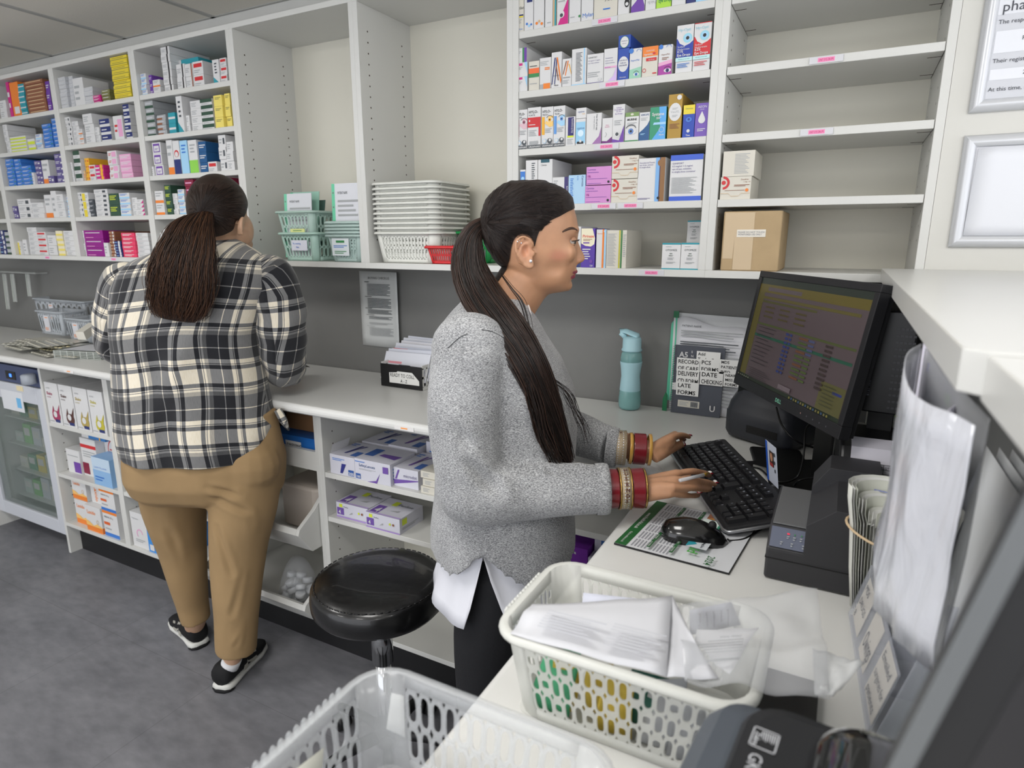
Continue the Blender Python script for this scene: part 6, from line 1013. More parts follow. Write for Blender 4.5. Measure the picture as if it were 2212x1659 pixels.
def marb():
 m, nt, p = newmat('wallet_plastic'); L = nt.links.new; tc = N(nt, 'ShaderNodeTexCoord'); mp_ = N(nt, 'ShaderNodeMapping'); mp_.inputs['Scale'].default_value = (14, 14, 5); L(tc.outputs['Object'], mp_.inputs[0])
 nz = N(nt, 'ShaderNodeTexNoise', Scale=1.6, Detail=5.0, Distortion=1.2); L(mp_.outputs[0], nz.inputs['Vector']); bp = N(nt, 'ShaderNodeBump', Strength=.9, Distance=.008); L(nz.outputs[0], bp.inputs['Height']); L(bp.outputs[0], p.inputs['Normal'])
 p.inputs['Base Color'].default_value = (*srgb((204, 206, 214)), 1); p.inputs['Roughness'].default_value = .16; p.inputs['Specular IOR Level'].default_value = .8; p.inputs['Coat Weight'].default_value = .5; return m
HW = marb()
pts = [oy(1992, 742, .70), oy(1962, 762, .67), oy(1955, 800, .63), oy(1968, 842, .59), oy(2006, 872, .555), oy(2060, 893, .53), oy(2108, 920, .51)]
w_ = hang(pts, 0, 1.215, 'hanging_wallet', HW, 'glossy plastic wallet of papers hanging in a curl from the white ledge', 'wallet')
pts = [oy(1996, 740, .72), oy(2012, 762, .70), oy(2050, 792, .68), oy(2084, 822, .67), oy(2082, 860, .64), oy(2050, 885, .60)]
i_ = hang(pts, 0, 1.24, 'handwritten_sheet', mat((214, 212, 226), .6), None, None, parent=w_)
m = MB(); p0, p1 = V(oy(2006, 772, .695)), V(oy(2076, 838, .668)); rt = (p1 - p0).normalized();
for k, (s_, dx, dz) in enumerate((('Dorset', .004, -.01), ('Mond', .03, -.014), ('bus 7', .006, -.03), ('Amil', .034, -.034), ('7.5mg', .01, -.05))): m.text(s_, p0 + rt * dx + V((-.003, -.003, dz)), rt, (0, 0, 1), .012, mat((120, 120, 190), .7), maxw=.03)
m.quad(p0 + rt * .03 + V((-.003, -.003, -.022)), p0 + rt * .036 + V((-.003, -.003, -.022)), p0 + rt * .036 + V((-.003, -.003, -.012)), p0 + rt * .03 + V((-.003, -.003, -.012)), mat((150, 215, 140), .7)); m.build('handwriting', w_)
pts = [oy(2000, 752, .70), oy(2040, 790, .66), oy(2088, 850, .60), oy(2140, 905, .55)]
hang(pts, 0, 1.19, 'wallet_back', mat((196, 198, 202), .2, alpha=.5), None, None, parent=w_)
tag(MB().add([V(oy(2016, 705, .86)) + V(d) for d in ((-.0004, 0, 0), (-.0004, -.04, 0), (-.0004, -.05, -.02), (-.0004, 0, -.02))], [(0, 1, 2, 3)], mat((205, 208, 212), .15, alpha=.6)).build('clear_tape'), 'strip of clear tape on the edge of the white ledge', 'tape')
t = thing('label_printer', (.03, .35, CTZ), 'dark label printer with GK420 badge, bottom right corner', 'printer'); sl = mat((76, 82, 90), .45, var=.05); T = Matrix.Translation((.024, .352, CTZ + .0012)) @ Matrix.Rotation(-.1, 4, 'Z') @ Matrix.Scale(1.07, 4)
def rr_ring(x0, x1, y0, y1, r, z, n=5):
 out = []
 for cx, cy, q in ((x1 - r, y1 - r, 0), (x0 + r, y1 - r, 1), (x0 + r, y0 + r, 2), (x1 - r, y0 + r, 3)):
  for k in range(n + 1): a = (q + k / n) * pi / 2; out.append(T @ V((cx + r * cos(a), cy + r * sin(a), z)))
 return out
m = MB(); m.loft([rr_ring(-.1 + d, .1 - d, -.12 + d, .12 - d, max(.04 - d, .008), z) for d, z in ((.004, 0), (0, .01), (0, .09), (.003, .12), (.010, .142), (.022, .156), (.036, .162))], sl, smooth=False); m.build('body', t)
m = MB(); m.loft([rr_ring(-.062 + d, .098 - d, -.118 + d, .098 - d, max(.03 - d, .008), z) for d, z in ((0, .15), (.001, .163), (.004, .1665), (.012, .168))], mat((34, 35, 38), .4), smooth=False); m.build('top_deck', t)
m = MB(); m.loft([rr_ring(-.018 + d, .096 - d, -.115 + d, .09 - d, max(.034 - d, .008), z) for d, z in ((0, .160), (.001, .172), (.006, .182), (.016, .189), (.03, .192))], mat((10, 10, 12), .08, coat=1), smooth=True); m.build('glossy_lid', t)
m = MB(); o0 = T @ V((-.034, .062, .1687)); Rr = T.to_3x3() @ V((0, -1, 0)); U = T.to_3x3() @ V((1, 0, 0)); LW_ = mat((205, 207, 212), .5)
o0 = T @ V((-.052, .064, .1687))
for a, b, c, d in ((0, 0, 1, .05), (0, .95, 1, 1), (0, 0, .05, 1), (.95, 0, 1, 1)): m.quad(*[o0 + Rr * (.019 * x) + U * (.0165 * y) for x, y in ((a, b), (c, b), (c, d), (a, d))], LW_)
for k in range(7): m.quad(*[o0 + Rr * (.019 * x) + U * (.0165 * y) for x, y in ((.12, .34 + k * .085), (.5 + .05 * (k % 3), .40 + k * .08), (.55, .43 + k * .08), (.12, .39 + k * .085))], LW_)
m.text('Zebra', o0 + Rr * .005 + U * .002 + V((0, 0, .0002)), Rr, U, .0055, LW_, bold=True); m.text('GK420d', o0 + Rr * .024 + U * .003, Rr, U, .0125, LW_); m.build('badge', t)
tag(MB().rbox((-.05, .56, CTZ + .001), (.022, .735, CTZ + .018), mat((34, 33, 32), .6), .002).build('black_folder'), 'flat black folder between the milky basket and label printer', 'folder')
t = thing('monitor', (.2, .2, CTZ), 'blurred black monitor edge in the near bottom right corner', 'monitor', )
A_ = V((.0575, .235, 1.462)); B_ = V((-.008, .26, 1.12)); Wd = V((.42, -.10, -.02));
m = MB(); nn = (B_ - A_).cross(Wd).normalized(); nn = -nn if nn.y < 0 else nn
U_ = (A_ - B_); u_ = U_.normalized(); wd = Wd.normalized()
m.prism([B_, B_ + Wd, A_ + Wd, A_], nn * .03, mat((30, 30, 32), .45)); m.build('housing', t, bevel=.004)
m = MB(); c0 = B_ + wd * .02 + u_ * .02 - nn * .0008; m.prism([c0, c0 + Wd * .9, c0 + Wd * .9 + U_ * .9, c0 + U_ * .9], nn * .0006, mat((40, 39, 42), .3)); m.build('screen', t)
m = MB(); m.prism([B_ - nn * .001, B_ + wd * .007 - nn * .001, A_ + wd * .007 - nn * .001, A_ - nn * .001], -nn * .001, mat((105, 108, 110), .4)); m.build('lit_edge', t)  # light along the bezel edge, put in as a paler grey strip
MB().box((.2, .14, CTZ + .001), (.26, .2, 1.2), BLACK).rbox((.08, .0, CTZ + .001), (.209, .2, CTZ + .015), BLACK, .01).build('stand', t)
# SNAP FRAMES ON THE WHITE WALL
ALU = mat((205, 207, 211), .3, .25)
def frame(px, x0, x1, z0, z1, lab, paper):
 t = thing('picture_frame', ((x0 + x1) / 2, YF, z0), lab, 'frame', 'silver snap frames'); b = .024
 c = [(x0, z0), (x1, z0), (x1, z1), (x0, z1)]; ci = [(x0 + b, z0 + b), (x1 - b, z0 + b), (x1 - b, z1 - b), (x0 + b, z1 - b)]
 for k in range(4):
  a, d = c[k], c[(k + 1) % 4]; ai, di = ci[k], ci[(k + 1) % 4]; m = MB(); rings = []
  for f, h in ((0, .001), (0, .006), (.25, .013), (.5, .0155), (.75, .013), (1, .007), (1, .001)):
   rings.append([(a[0] + (ai[0] - a[0]) * f, YF - h, a[1] + (ai[1] - a[1]) * f), (d[0] + (di[0] - d[0]) * f, YF - h, d[1] + (di[1] - d[1]) * f)])
  m.loft(rings, ALU, closed=False, smooth=True); m.build('frame_bar', t)
 m = MB(); m.box((x0 + b - .002, YF - .006, z0 + b - .002), (x1 - b + .002, YF - .0008, z1 - b + .002), mat((210, 211, 216), .35)); m.build('backing', t)
 return t
t = frame(0, .187, .187 + .26, 1.786, 2.12, 'silver snap frame holding the responsible pharmacist notice', 1)
x0 = .211; z0 = 1.81
m = MB(); Wt = mat((222, 224, 230), .4); INKF = mat((72, 74, 82), .6); y_ = YF - .0066
m.box((x0 - .004, y_ + .0003, z0 - .002), (x0 + .212, y_ + .0006, z0 + .286), mat((200, 202, 208), .4))
m.box((x0 - .004, y_, z0 + .155), (x0 + .212, y_ + .0003, z0 + .286), mat((216, 218, 224), .4))
for zz, h in ((.085, .04), (.035, .02)): m.box((x0 + .002, y_ - .0002, z0 + zz), (x0 + .205, y_, z0 + zz + h), Wt)
for s_, dx, z, sz in (('Responsible', .006, .186, .026), ('pharmacist', .006, .160, .026), ('The responsible pharmacist is', .003, .138, .011), ('Roshan', .045, .105, .011), ('Their registration number is', .003, .067, .011), ('2086', .055, .042, .011), ('At this time, the above', .003, .014, .011)): m.text(s_, (x0 + dx, y_ - .001, z0 + z), (1, 0, 0), (0, 0, 1), sz, INKF, maxw=.2)
m.build('notice', t)
t = frame(0, .187, .187 + .30, 1.516, 1.742, 'silver snap frame with a blank white sheet, lower on the white wall', 0)
g = bil((.2105, YF - .007, 1.54), (.46, YF - .007, 1.54), (.46, YF - .007, 1.719), (.214, YF - .007, 1.716), 8, 8, lambda u, v: (0, -.004 * sin(3 * u) * sin(pi * v) - .001, 0)); sheet('blank_sheet', g, mat((222, 224, 230), .6), parent=t)
# FRIDGE
FX0, FX1 = -3.955, -3.312
t = thing('fridge', (-3.6, 1.5, 0), 'glass door undercounter fridge, far left under the worktop', 'fridge'); fw = mat((206, 208, 212), .4)
m = MB(); m.box((FX0, 1.56, .05), (FX0 + .03, 1.94, .93), fw).box((FX1 - .03, 1.56, .05), (FX1, 1.94, .93), fw).box((FX0 + .03, 1.91, .05), (FX1 - .03, 1.94, .93), fw).box((FX0 + .03, 1.56, .05), (FX1 - .03, 1.91, .09), fw).box((FX0 + .03, 1.56, .80), (FX1 - .03, 1.91, .93), fw); m.build('cabinet', t)
m = MB(); dy0, dy1 = 1.515, 1.558; fr = mat((196, 199, 206), .4)
m.box((FX0, dy0, .09), (FX0 + .055, dy1, .84), fr).box((FX1 - .055, dy0, .09), (FX1, dy1, .84), fr).box((FX0 + .055, dy0, .09), (FX1 - .055, dy1, .16), fr).box((FX0 + .055, dy0, .755), (FX1 - .055, dy1, .84), fr); m.build('door_frame', t, bevel=.003)
MB().box((FX0 + .055, dy0 + .012, .16), (FX1 - .055, dy0 + .018, .755), mat((120, 132, 126), .05, alpha=.32, spec=.8)).build('door_glass', t)
m = MB(); m.box((FX0, 1.52, .845), (FX1, 1.56, .93), mat((60, 72, 108), .4)); m.box((FX0 + .33, 1.518, .86), (FX0 + .42, 1.5205, .90), BLACK); m.box((FX0 + .365, 1.5172, .872), (FX0 + .385, 1.5182, .888), mat((60, 120, 255), .4, emit=2)); m.build('control_panel', t)
m = MB(); m.box((FX0 + .26, dy0 - .0012, .70), (FX0 + .46, dy0 - .0002, .80), mat((216, 218, 222), .6)); m.box((FX0 + .40, dy0 - .0018, .72), (FX0 + .44, dy0 - .0012, .77), mat((110, 180, 225), .6)); m.box((FX0 + .42, dy0 - .0012, .81), (FX0 + .48, dy0 - .0002, .835), mat((222, 208, 170), .6)); m.build('door_notes', t)
MB().lathe([(.02, 0), (.03, .004), (.03, .045), (.02, .05)], (FX1 - .04, 1.49, .865), mat((190, 196, 204), .2, alpha=.6), 16).build('round_clip', t)
rr = random.Random(11)
for k in range(4):
 z = .16 + .15 * k; MB().box((FX0 + .035, 1.60, z), (FX1 - .035, 1.90, z + .006), mat((200, 205, 205), .3)).build('glass_shelf', t)
 for j in range(6):
  x = FX0 + .05 + j * .088; h = rr.uniform(.05, .12); c = [(190, 205, 200), (120, 190, 110), (200, 205, 215), (215, 215, 205), (90, 150, 120), (220, 200, 90)][(k * 3 + j) % 6]
  carton(x, x + .08, z + .0062, z + .006 + h, 1.63, .15, c, [('r', .1, .4, .8, .8, 'w')], '%s carton behind the fridge glass, %s on %s fridge shelf' % (['pale', 'green', 'grey blue', 'cream', 'dark green', 'yellow'][(k * 3 + j) % 6], ORD[j], ['lowest', 'second', 'third', 'top'][k]), 'cartons in the fridge', name='fridge_carton')
# TILTING BINS IN THE BASE CABINET
BXA, BXB = -2.145, -1.570
def binn(z0, z1, lab, ys=1.47):
 t = thing('pull_out_bin', ((BXA + BXB) / 2, YL, z0), lab, 'bin', 'white tilting bins'); h = z1 - z0
 side = [(ys, z0), (ys - .06, z0 + h * .34), (ys - .052, z0 + h * .42), (ys + .02, z0 + h * .6), (ys + .10, z1 - .03), (ys + .16, z1), (ys + .36, z1), (ys + .36, z0)]
 for x in (BXA, BXB - .015): MB().prism([(x, y, z) for y, z in side], (.015, 0, 0), WHITE).build('side', t, bevel=.001)
 m = MB(); m.prism([(BXA + .015, ys, z0), (BXA + .015, ys - .06, z0 + h * .34), (BXA + .015, ys - .052, z0 + h * .42), (BXA + .015, ys - .038, z0 + h * .40), (BXA + .015, ys - .044, z0 + h * .34), (BXA + .015, ys + .014, z0)], (BXB - BXA - .03, 0, 0), WHITE); m.build('front', t)
 MB().box((BXA + .015, ys + .014, z0), (BXB - .015, ys + .36, z0 + .012), WHITE).build('bottom', t); return t
binn(.175, .395, 'lower white tilting bin holding a bag of pale caps'); binn(.455, .70, 'upper white tilting bin with beige tray inside')
t = thing('drawer_tray', (-1.85, 1.6, .74), 'white drawer with blue and cardboard trays below the worktop by the shirt tail', 'drawer')
MB().box((BXA, YL + .004, .74), (BXB, YL + .02, .81), WHITE).build('drawer_front', t); MB().box((BXA, YL + .02, .745), (BXB, YL + .34, .752), WHITE).build('drawer_bottom', t)
tag(MB().prism([(-1.84, 1.54, .753), (-1.60, 1.54, .753), (-1.58, 1.54, .845), (-1.86, 1.54, .845)], (0, .2, 0), mat((35, 105, 185), .4)).build('blue_tray'), 'bright blue plastic tray in the drawer under the worktop', 'tray')
stick(618, 956, 650, 964, 1.539, (222, 222, 222), 'white handwritten label on the bright blue tray', [('t', .1, .15, .7, 'DRESSING', 'k', 'b')])
tag(MB().box((-1.80, 1.60, .846), (-1.60, 1.76, .915), mat((150, 112, 78), .7)).build('cardboard_tray'), 'brown cardboard box above the bright blue tray', 'box'); tag(MB().prism([(-1.9, 1.55, .86), (-1.79, 1.55, .86), (-1.77, 1.55, .94), (-1.92, 1.55, .95)], (0, .04, 0), mat((22, 24, 40), .4)).build('black_bag'), 'black bag corner behind the shirt tail', 'bag')
tag(MB().rbox((-1.82, 1.56, .468), (-1.62, 1.74, .64), mat((196, 186, 176), .6), .03, zr=.01).build('beige_tub'), 'beige rounded tub inside the upper tilting bin', 'tub')
rr = random.Random(4); bag = thing('bag_of_caps', (-1.72, 1.56, .188), 'clear plastic bag of pale caps in the lower tilting bin', 'bag'); CAPM = mat((205, 208, 212), .4)
for k in range(18):
 c = (-1.74 + rr.uniform(-.06, .06), 1.55 + rr.uniform(-.05, .05), .19 + .028 * (k // 6)); m = MB(); TT = Matrix.Translation(c) @ Matrix.Rotation(rr.uniform(-.6, .6), 4, 'X') @ Matrix.Rotation(rr.uniform(-.6, .6), 4, 'Y'); m.lathe([(.012, .0), (.019, .002), (.019, .018), (.016, .02)], (0, 0, 0), CAPM, 14, T=TT); m.build('cap', bag)
gm = []
for j in range(9):
 v = j / 8; gm.append([(-1.74 + (.085 * (1 - v ** 2 * .7)) * cos(a) * (1 + .08 * sin(7 * a + j)) , 1.55 + .07 * (1 - v ** 2 * .7) * sin(a), .188 + .16 * v) for a in [2 * pi * k / 20 for k in range(20)]])
MB().loft(gm, mat((225, 228, 232), .15, alpha=.22, spec=.9), smooth=True).build('plastic_film', bag)
# CLUTTER, FAR LEFT OF THE COUNTER
CT = mat((196, 202, 208), .3, alpha=.6); OR = (235, 150, 90)
def mbasket(x0, y0, x1, y1, h, lab, tz=0, z=None):
 z = z or CTZ + .001
 t = basket('medicine_basket', x0, x1, y0, y1, z, z + h, CT, lab, group='small medicine baskets', cols=9, ccols=6, rows=1, r=.012, ins=.008, handle=False)
 m = MB(); w_ = x1 - x0; xm = x0 + .3 * w_; m.box((xm, y0 - .0012, z + .015), (xm + .045, y0 + .004, z + h * .8), PAPER); m.text('RX', (xm + .006, y0 - .0018, z + .022), (1, 0, 0), (0, 0, 1), .022, mat(OR, .7), bold=True); m.box((xm + .01, y0 - .0018, z + h * .8 - .012), (xm + .035, y0 - .0012, z + h * .8 - .008), mat(OR, .7)); m.build('label', t); return t
b1 = oz(232, 752, CTZ); mbasket(b1.x - .22, b1.y - .06, b1.x - .02, b1.y + .07, .115, 'small clear basket with orange marked label beside the plaid sleeve', z=CTZ + .03)
b2 = oz(135, 742, CTZ); mbasket(b2.x - .12, b2.y - .04, b2.x + .10, b2.y + .08, .12, 'small clear basket left of the sleeve basket, full of cartons', z=CTZ + .05)
b3 = oz(150, 705, CTZ + .06); mbasket(b3.x - .28, b3.y - .02, b3.x + .20, b3.y + .12, .13, 'long clear basket tilted at back of the blister pile', z=CTZ + .075)
BL = mat((196, 196, 186), .3, .5); BL2 = mat((205, 202, 190), .35, .2); TB = mat((216, 205, 160), .4)
rr = random.Random(8)
for k in range(12):
 cx = -3.33 + rr.uniform(-.22, .22); cy = 1.60 + rr.uniform(-.05, .1); z = CTZ + .0015 + .0038 * k; T = Matrix.Translation((cx, cy, z)) @ Matrix.Rotation(rr.uniform(-.25, .25), 4, 'Z'); m = MB(); m.box((-.11, -.07, 0), (.11, .07, .0012), BL if k % 2 else BL2, T=T)
 for i in range(7):
  for j in range(2 if k < 11 else 4): m.lathe([(.008, 0), (.007, .0022)], (-.09 + i * .03, -.055 + j * .035, .0012), TB if k % 3 == 0 else BL2, 8, T=T)
 tag(m.build('blister_card'), 'silver blister card %s in the pile on the far worktop' % (['at the very bottom', 'second lowest', 'third lowest', 'fourth lowest', 'fifth lowest', 'sixth lowest', 'sixth from top', 'fifth from top', 'fourth from top', 'third from top', 'second from top', 'topmost'][k]), 'blister pack', 'blister cards piled on the far worktop')
tg = oz(195, 772, CTZ); t = thing('weekly_tray_stack', (tg.x, tg.y, CTZ), 'stack of clear weekly dose trays topped by a white sheet, by the elbow', 'tray stack'); m = MB()
T = Matrix.Translation((tg.x - .02, tg.y + .03, CTZ + .001)) @ Matrix.Rotation(.25, 4, 'Z')
for k in range(5): m.box((-.14, -.08, .007 * k), (.12, .08, .007 * k + .004), mat((186, 192, 186), .3, alpha=.75), T=T)
for i in range(7): m.box((-.135 + i * .036, -.081, 0), (-.133 + i * .036, -.079, .034), mat((206, 210, 206), .3), T=T)
m.build('clear_trays', t); MB().box((-.1, -.06, .0355), (.13, .085, .0365), PAPER, T=T).build('white_sheet', t)
for k, (px, py, c, nm) in enumerate(((150, 662, (220, 220, 222), 'white'), (168, 668, (222, 208, 205), 'red edged white'), (205, 650, (206, 214, 226), 'pale blue foil'), (228, 655, (214, 216, 222), 'silver'), (190, 690, (220, 216, 205), 'cream'))):
 p = oz(px, py + 25, CTZ + .1); T = Matrix.Translation((p.x, p.y, CTZ + .09)) @ Matrix.Rotation(.5 * k, 4, 'Z') @ Matrix.Rotation(.5 - .2 * k, 4, 'Y'); m = MB(); m.box((-.05, -.02, -.01), (.05, .02, .03), mat(c, .5), T=T); tag(m.build('medicine_box'), '%s box tossed on the small baskets left of the sleeve' % nm, 'carton', 'boxes tossed on the baskets')
t = thing('acrylic_rail', (-3.9, 1.93, 1.41), 'clear acrylic rail with three hanging strips, far left on grey wall', 'rail'); ACR = mat((206, 210, 206), .15, alpha=.5, spec=.8)
ra = oy(85, 590, 1.90); rb = oy(-40, 583, 1.90); MB().box((rb.x, 1.88, ra.z - .004), (ra.x, 1.94, ra.z + .002), ACR).build('rail_plate', t)
for px, yb in ((8, 668), (25, 652), (58, 640)):
 a = oy(px, 592, 1.89); b = oy(px + (yb - 592) * .12, yb, 1.89); m = MB(); m.prism([(a.x - .012, 1.89, a.z), (a.x + .022, 1.89, a.z), (b.x + .022, 1.89, b.z), (b.x - .012, 1.89, b.z)], (0, .003, 0), ACR); m.prism([(a.x - .012, 1.887, a.z), (a.x - .008, 1.887, a.z), (b.x - .008, 1.887, b.z), (b.x - .012, 1.887, b.z)], (0, .003, 0), mat((190, 196, 188), .3)); m.build('strip', t)
for px, py, lab in ((148, 798, 'above the shake cartons'), (873, 918, 'above the lancet cartons')):
 p = oy(px, py, YC); tag(MB().box((p.x - .035, YC - .0012, CTZ - .024), (p.x + .035, YC - .0004, CTZ - .012), mat((224, 222, 220), .4)).box((p.x - .012, YC - .0018, CTZ - .020), (p.x + .012, YC - .0012, CTZ - .016), mat((240, 160, 90), .6)).build('edge_label'), 'orange highlighted label on worktop edge ' + lab, 'label', 'worktop edge labels')
# STOOL
t = thing('stool', (-1.06, 1.225, 0), 'round black vinyl swivel stool between the two people', 'stool'); sx, sy = -1.055, 1.215; VIN = mat((15, 15, 16), .3, bump=.0012, bscale=22, coat=.3)
m = MB().lathe([(.03, .535), (.14, .537), (.172, .545), (.184, .56), (.186, .585), (.183, .607), (.176, .618), (.172, .620), (.168, .6235), (.15, .632), (.10, .639), (.04, .641), (.005, .641)], (sx, sy, 0), VIN, 56); m.build('seat', t)
m = MB()
for k in range(56): a = 2 * pi * k / 56; m.tube([(sx + .1725 * cos(a + d), sy + .1725 * sin(a + d), .6215) for d in (0, .075)], .0014, mat((28, 28, 30), .4), 5)
m.build('seam', t)
m = MB().cyl((sx, sy, .53), (sx, sy, .36), .030, CHROME).cyl((sx, sy, .36), (sx, sy, .12), .022, CHROME); m.build('column', t); MB().cyl((sx, sy, .16), (sx, sy, .09), .034, BLACKM).build('hub', t)
for k in range(5):
 a = .4 + 2 * pi * k / 5; e = V((cos(a), sin(a), 0)); m = MB().tube([(sx, sy, .12), tuple(V((sx, sy, .11)) + e * .12), tuple(V((sx, sy, .075)) + e * .24)], [(.016, .02), (.014, .018), (.012, .012)], BLACKM, 10); lg = m.build('leg', t)
 p = V((sx, sy, .028)) + e * .235; s_ = V((-e.y, e.x, 0)); m = MB().cyl(p - s_ * .02, p - s_ * .004, .027, BLACK).cyl(p + s_ * .004, p + s_ * .02, .027, BLACK).cyl(p + V((0, 0, 0)), p + V((0, 0, .05)), .006, CHROME); m.build('castor', lg)
# PEOPLE
import numpy as np
from mathutils.bvhtree import BVHTree
def wv(p): return V(p).dot(_h)
def uu(p): return V(p).dot(_r)
def fuse(mb, voxel, smooth=4, mat_=None):
 """union all closed shells of a builder into one continuous surface; returns (verts ndarray, faces)"""
 me = bpy.data.meshes.new('tmp'); me.from_pydata([tuple(v) for v in mb.v], [], mb.f); me.update()
 o = bpy.data.objects.new('tmp', me); COL.objects.link(o)
 r = o.modifiers.new('r', 'REMESH'); r.mode = 'VOXEL'; r.voxel_size = voxel; r.adaptivity = 0
 s_ = o.modifiers.new('s', 'SMOOTH'); s_.factor = .5; s_.iterations = smooth
 ev = o.evaluated_get(bpy.context.evaluated_depsgraph_get()); e = bpy.data.meshes.new_from_object(ev)
 co = np.empty(len(e.vertices) * 3); e.vertices.foreach_get('co', co); co = co.reshape(-1, 3); fs = [tuple(p.vertices) for p in e.polygons]
 bpy.data.objects.remove(o); bpy.data.meshes.remove(me); bpy.data.meshes.remove(e); return co, fs
def normals(co, fs):
 f = np.array([q if len(q) == 4 else (*q, q[2]) for q in fs]); n = np.cross(co[f[:, 2]] - co[f[:, 0]], co[f[:, 3]] - co[f[:, 1]]); N_ = np.zeros_like(co)
 for k in range(4): np.add.at(N_, f[:, k], n)
 return N_ / (np.linalg.norm(N_, axis=1)[:, None] + 1e-12)
def push(co, c, r, vec, p=2):
 """sculpt: move everything near c along vec with a soft falloff (r may be three radii along view axes)"""
 d = co - np.array(c); r3 = np.array(r if isinstance(r, (tuple, list)) else (r, r, r)); L_ = np.stack([d @ np.array(_r), d @ np.array(_h), d[:, 2]], 1) / r3
 q = np.clip(1 - (L_ ** 2).sum(1), 0, 1) ** p; co += q[:, None] * np.array(vec)
def crease(co, nr, a, b, wd, depth):
 a, b = np.array(a), np.array(b); ab = b - a; t_ = np.clip(((co - a) @ ab) / (ab @ ab), 0, 1); d = np.linalg.norm(co - (a + t_[:, None] * ab), axis=1)
 k = np.exp(-(d / wd) ** 2) - .5 * np.exp(-((d - 2 * wd) / wd) ** 2); co -= nr * (depth * k * np.minimum(1, 4 * np.minimum(t_ + .1, 1.1 - t_)))[:, None]
def mesh_obj(name, co, fs, m, parent=None, uv=None, mi=None, mats=None):
 me = bpy.data.meshes.new(name); off = V((0, 0, 0)); p = parent
 while p is not None: off = off + p.location; p = p.parent
 me.from_pydata((co - np.array(off)).tolist(), [], fs); me.update()
 for q in (mats or [m]): me.materials.append(q)
 me.polygons.foreach_set('use_smooth', [True] * len(me.polygons))
 if mi is not None: me.polygons.foreach_set('material_index', mi)
 if uv is not None:
  ul = me.uv_layers.new(name='UVMap'); idx = np.empty(len(me.loops), dtype=np.int32); me.loops.foreach_get('vertex_index', idx); ul.data.foreach_set('uv', uv[idx].reshape(-1))
 o = bpy.data.objects.new(name, me); COL.objects.link(o)
 if parent is not None: o.parent = parent
 return o
def ell(m, c, rx, rw, rz, mt, rot=None, n=16, k=9):
 """ellipsoid with radii along view right, view depth, up"""
 rings = []
 for j in range(k):
  a = -pi / 2 + pi * (j + .0001) / (k - 1) if 0 < j < k - 1 else (-pi / 2 + .12 if j == 0 else pi / 2 - .12)
  q = []
  for i in range(n):
   b = 2 * pi * i / n; d = V((rx * cos(a) * cos(b), rw * cos(a) * sin(b), rz * sin(a)))
   if rot: d = rot @ d
   q.append(V(c) + _r * d.x + _h * d.y + V((0, 0, d.z)))
  rings.append(q)
 return m.loft(rings, mt)
def ring_uw(uc, wc, z, ru, rw, n=32, ex=2.2, rot=0, zf=None):
 out = []
 for k in range(n):
  a = 2 * pi * k / n; ca, sa = cos(a), sin(a); x = ru * abs(ca) ** (2 / ex) * (1 if ca > 0 else -1); y = rw * abs(sa) ** (2 / ex) * (1 if sa > 0 else -1)
  x, y = x * cos(rot) - y * sin(rot), x * sin(rot) + y * cos(rot); out.append(uw(uc + x, wc + y, z if zf is None else zf(a, z)))
 return out
def skin_mat(name, base, masks=()):
 m, nt, p = newmat(name); L = nt.links.new; tc = N(nt, 'ShaderNodeTexCoord'); geo = N(nt, 'ShaderNodeNewGeometry')
 nz = N(nt, 'ShaderNodeTexNoise', Scale=30.0, Detail=5.0); L(tc.outputs['Object'], nz.inputs['Vector'])
 rp = N(nt, 'ShaderNodeValToRGB'); l = srgb(base); rp.color_ramp.elements[0].position = .35; rp.color_ramp.elements[1].position = .65
 rp.color_ramp.elements[0].color = (*[x * .93 for x in l], 1); rp.color_ramp.elements[1].color = (*[x * 1.05 for x in l], 1); L(nz.outputs[0], rp.inputs[0]); cur = rp.outputs[0]
 for (c, rad, col, st, soft) in masks:   # make-up on lips, lids, blush; tints on nose, ear, darker jaw. radii along view right, depth, up
  mp_ = N(nt, 'ShaderNodeMapping', vector_type='TEXTURE'); mp_.inputs['Location'].default_value = c; mp_.inputs['Rotation'].default_value = (0, 0, YAW); mp_.inputs['Scale'].default_value = rad
  L(geo.outputs['Position'], mp_.inputs[0]); ln = N(nt, 'ShaderNodeVectorMath', operation='LENGTH'); L(mp_.outputs[0], ln.inputs[0])
  mr = N(nt, 'ShaderNodeMapRange', interpolation_type='SMOOTHSTEP'); mr.inputs['From Min'].default_value = 1 - soft; mr.inputs['From Max'].default_value = 1; mr.inputs['To Min'].default_value = st; mr.inputs['To Max'].default_value = 0; L(ln.outputs['Value'], mr.inputs[0])
  mx = N(nt, 'ShaderNodeMix', data_type='RGBA'); L(mr.outputs[0], mx.inputs[0]); L(cur, mx.inputs[6]); mx.inputs[7].default_value = (*srgb(col), 1); cur = mx.outputs[2]
 L(cur, p.inputs['Base Color']); p.inputs['Roughness'].default_value = .48; p.inputs['Subsurface Weight'].default_value = .12; p.inputs['Subsurface Radius'].default_value = (.01, .004, .002); p.inputs['Subsurface Scale'].default_value = .4
 nb = N(nt, 'ShaderNodeTexNoise', Scale=900.0, Detail=2.0); L(tc.outputs['Object'], nb.inputs['Vector']); bp = N(nt, 'ShaderNodeBump', Strength=.35, Distance=.0003); L(nb.outputs[0], bp.inputs['Height']); L(bp.outputs[0], p.inputs['Normal']); return m
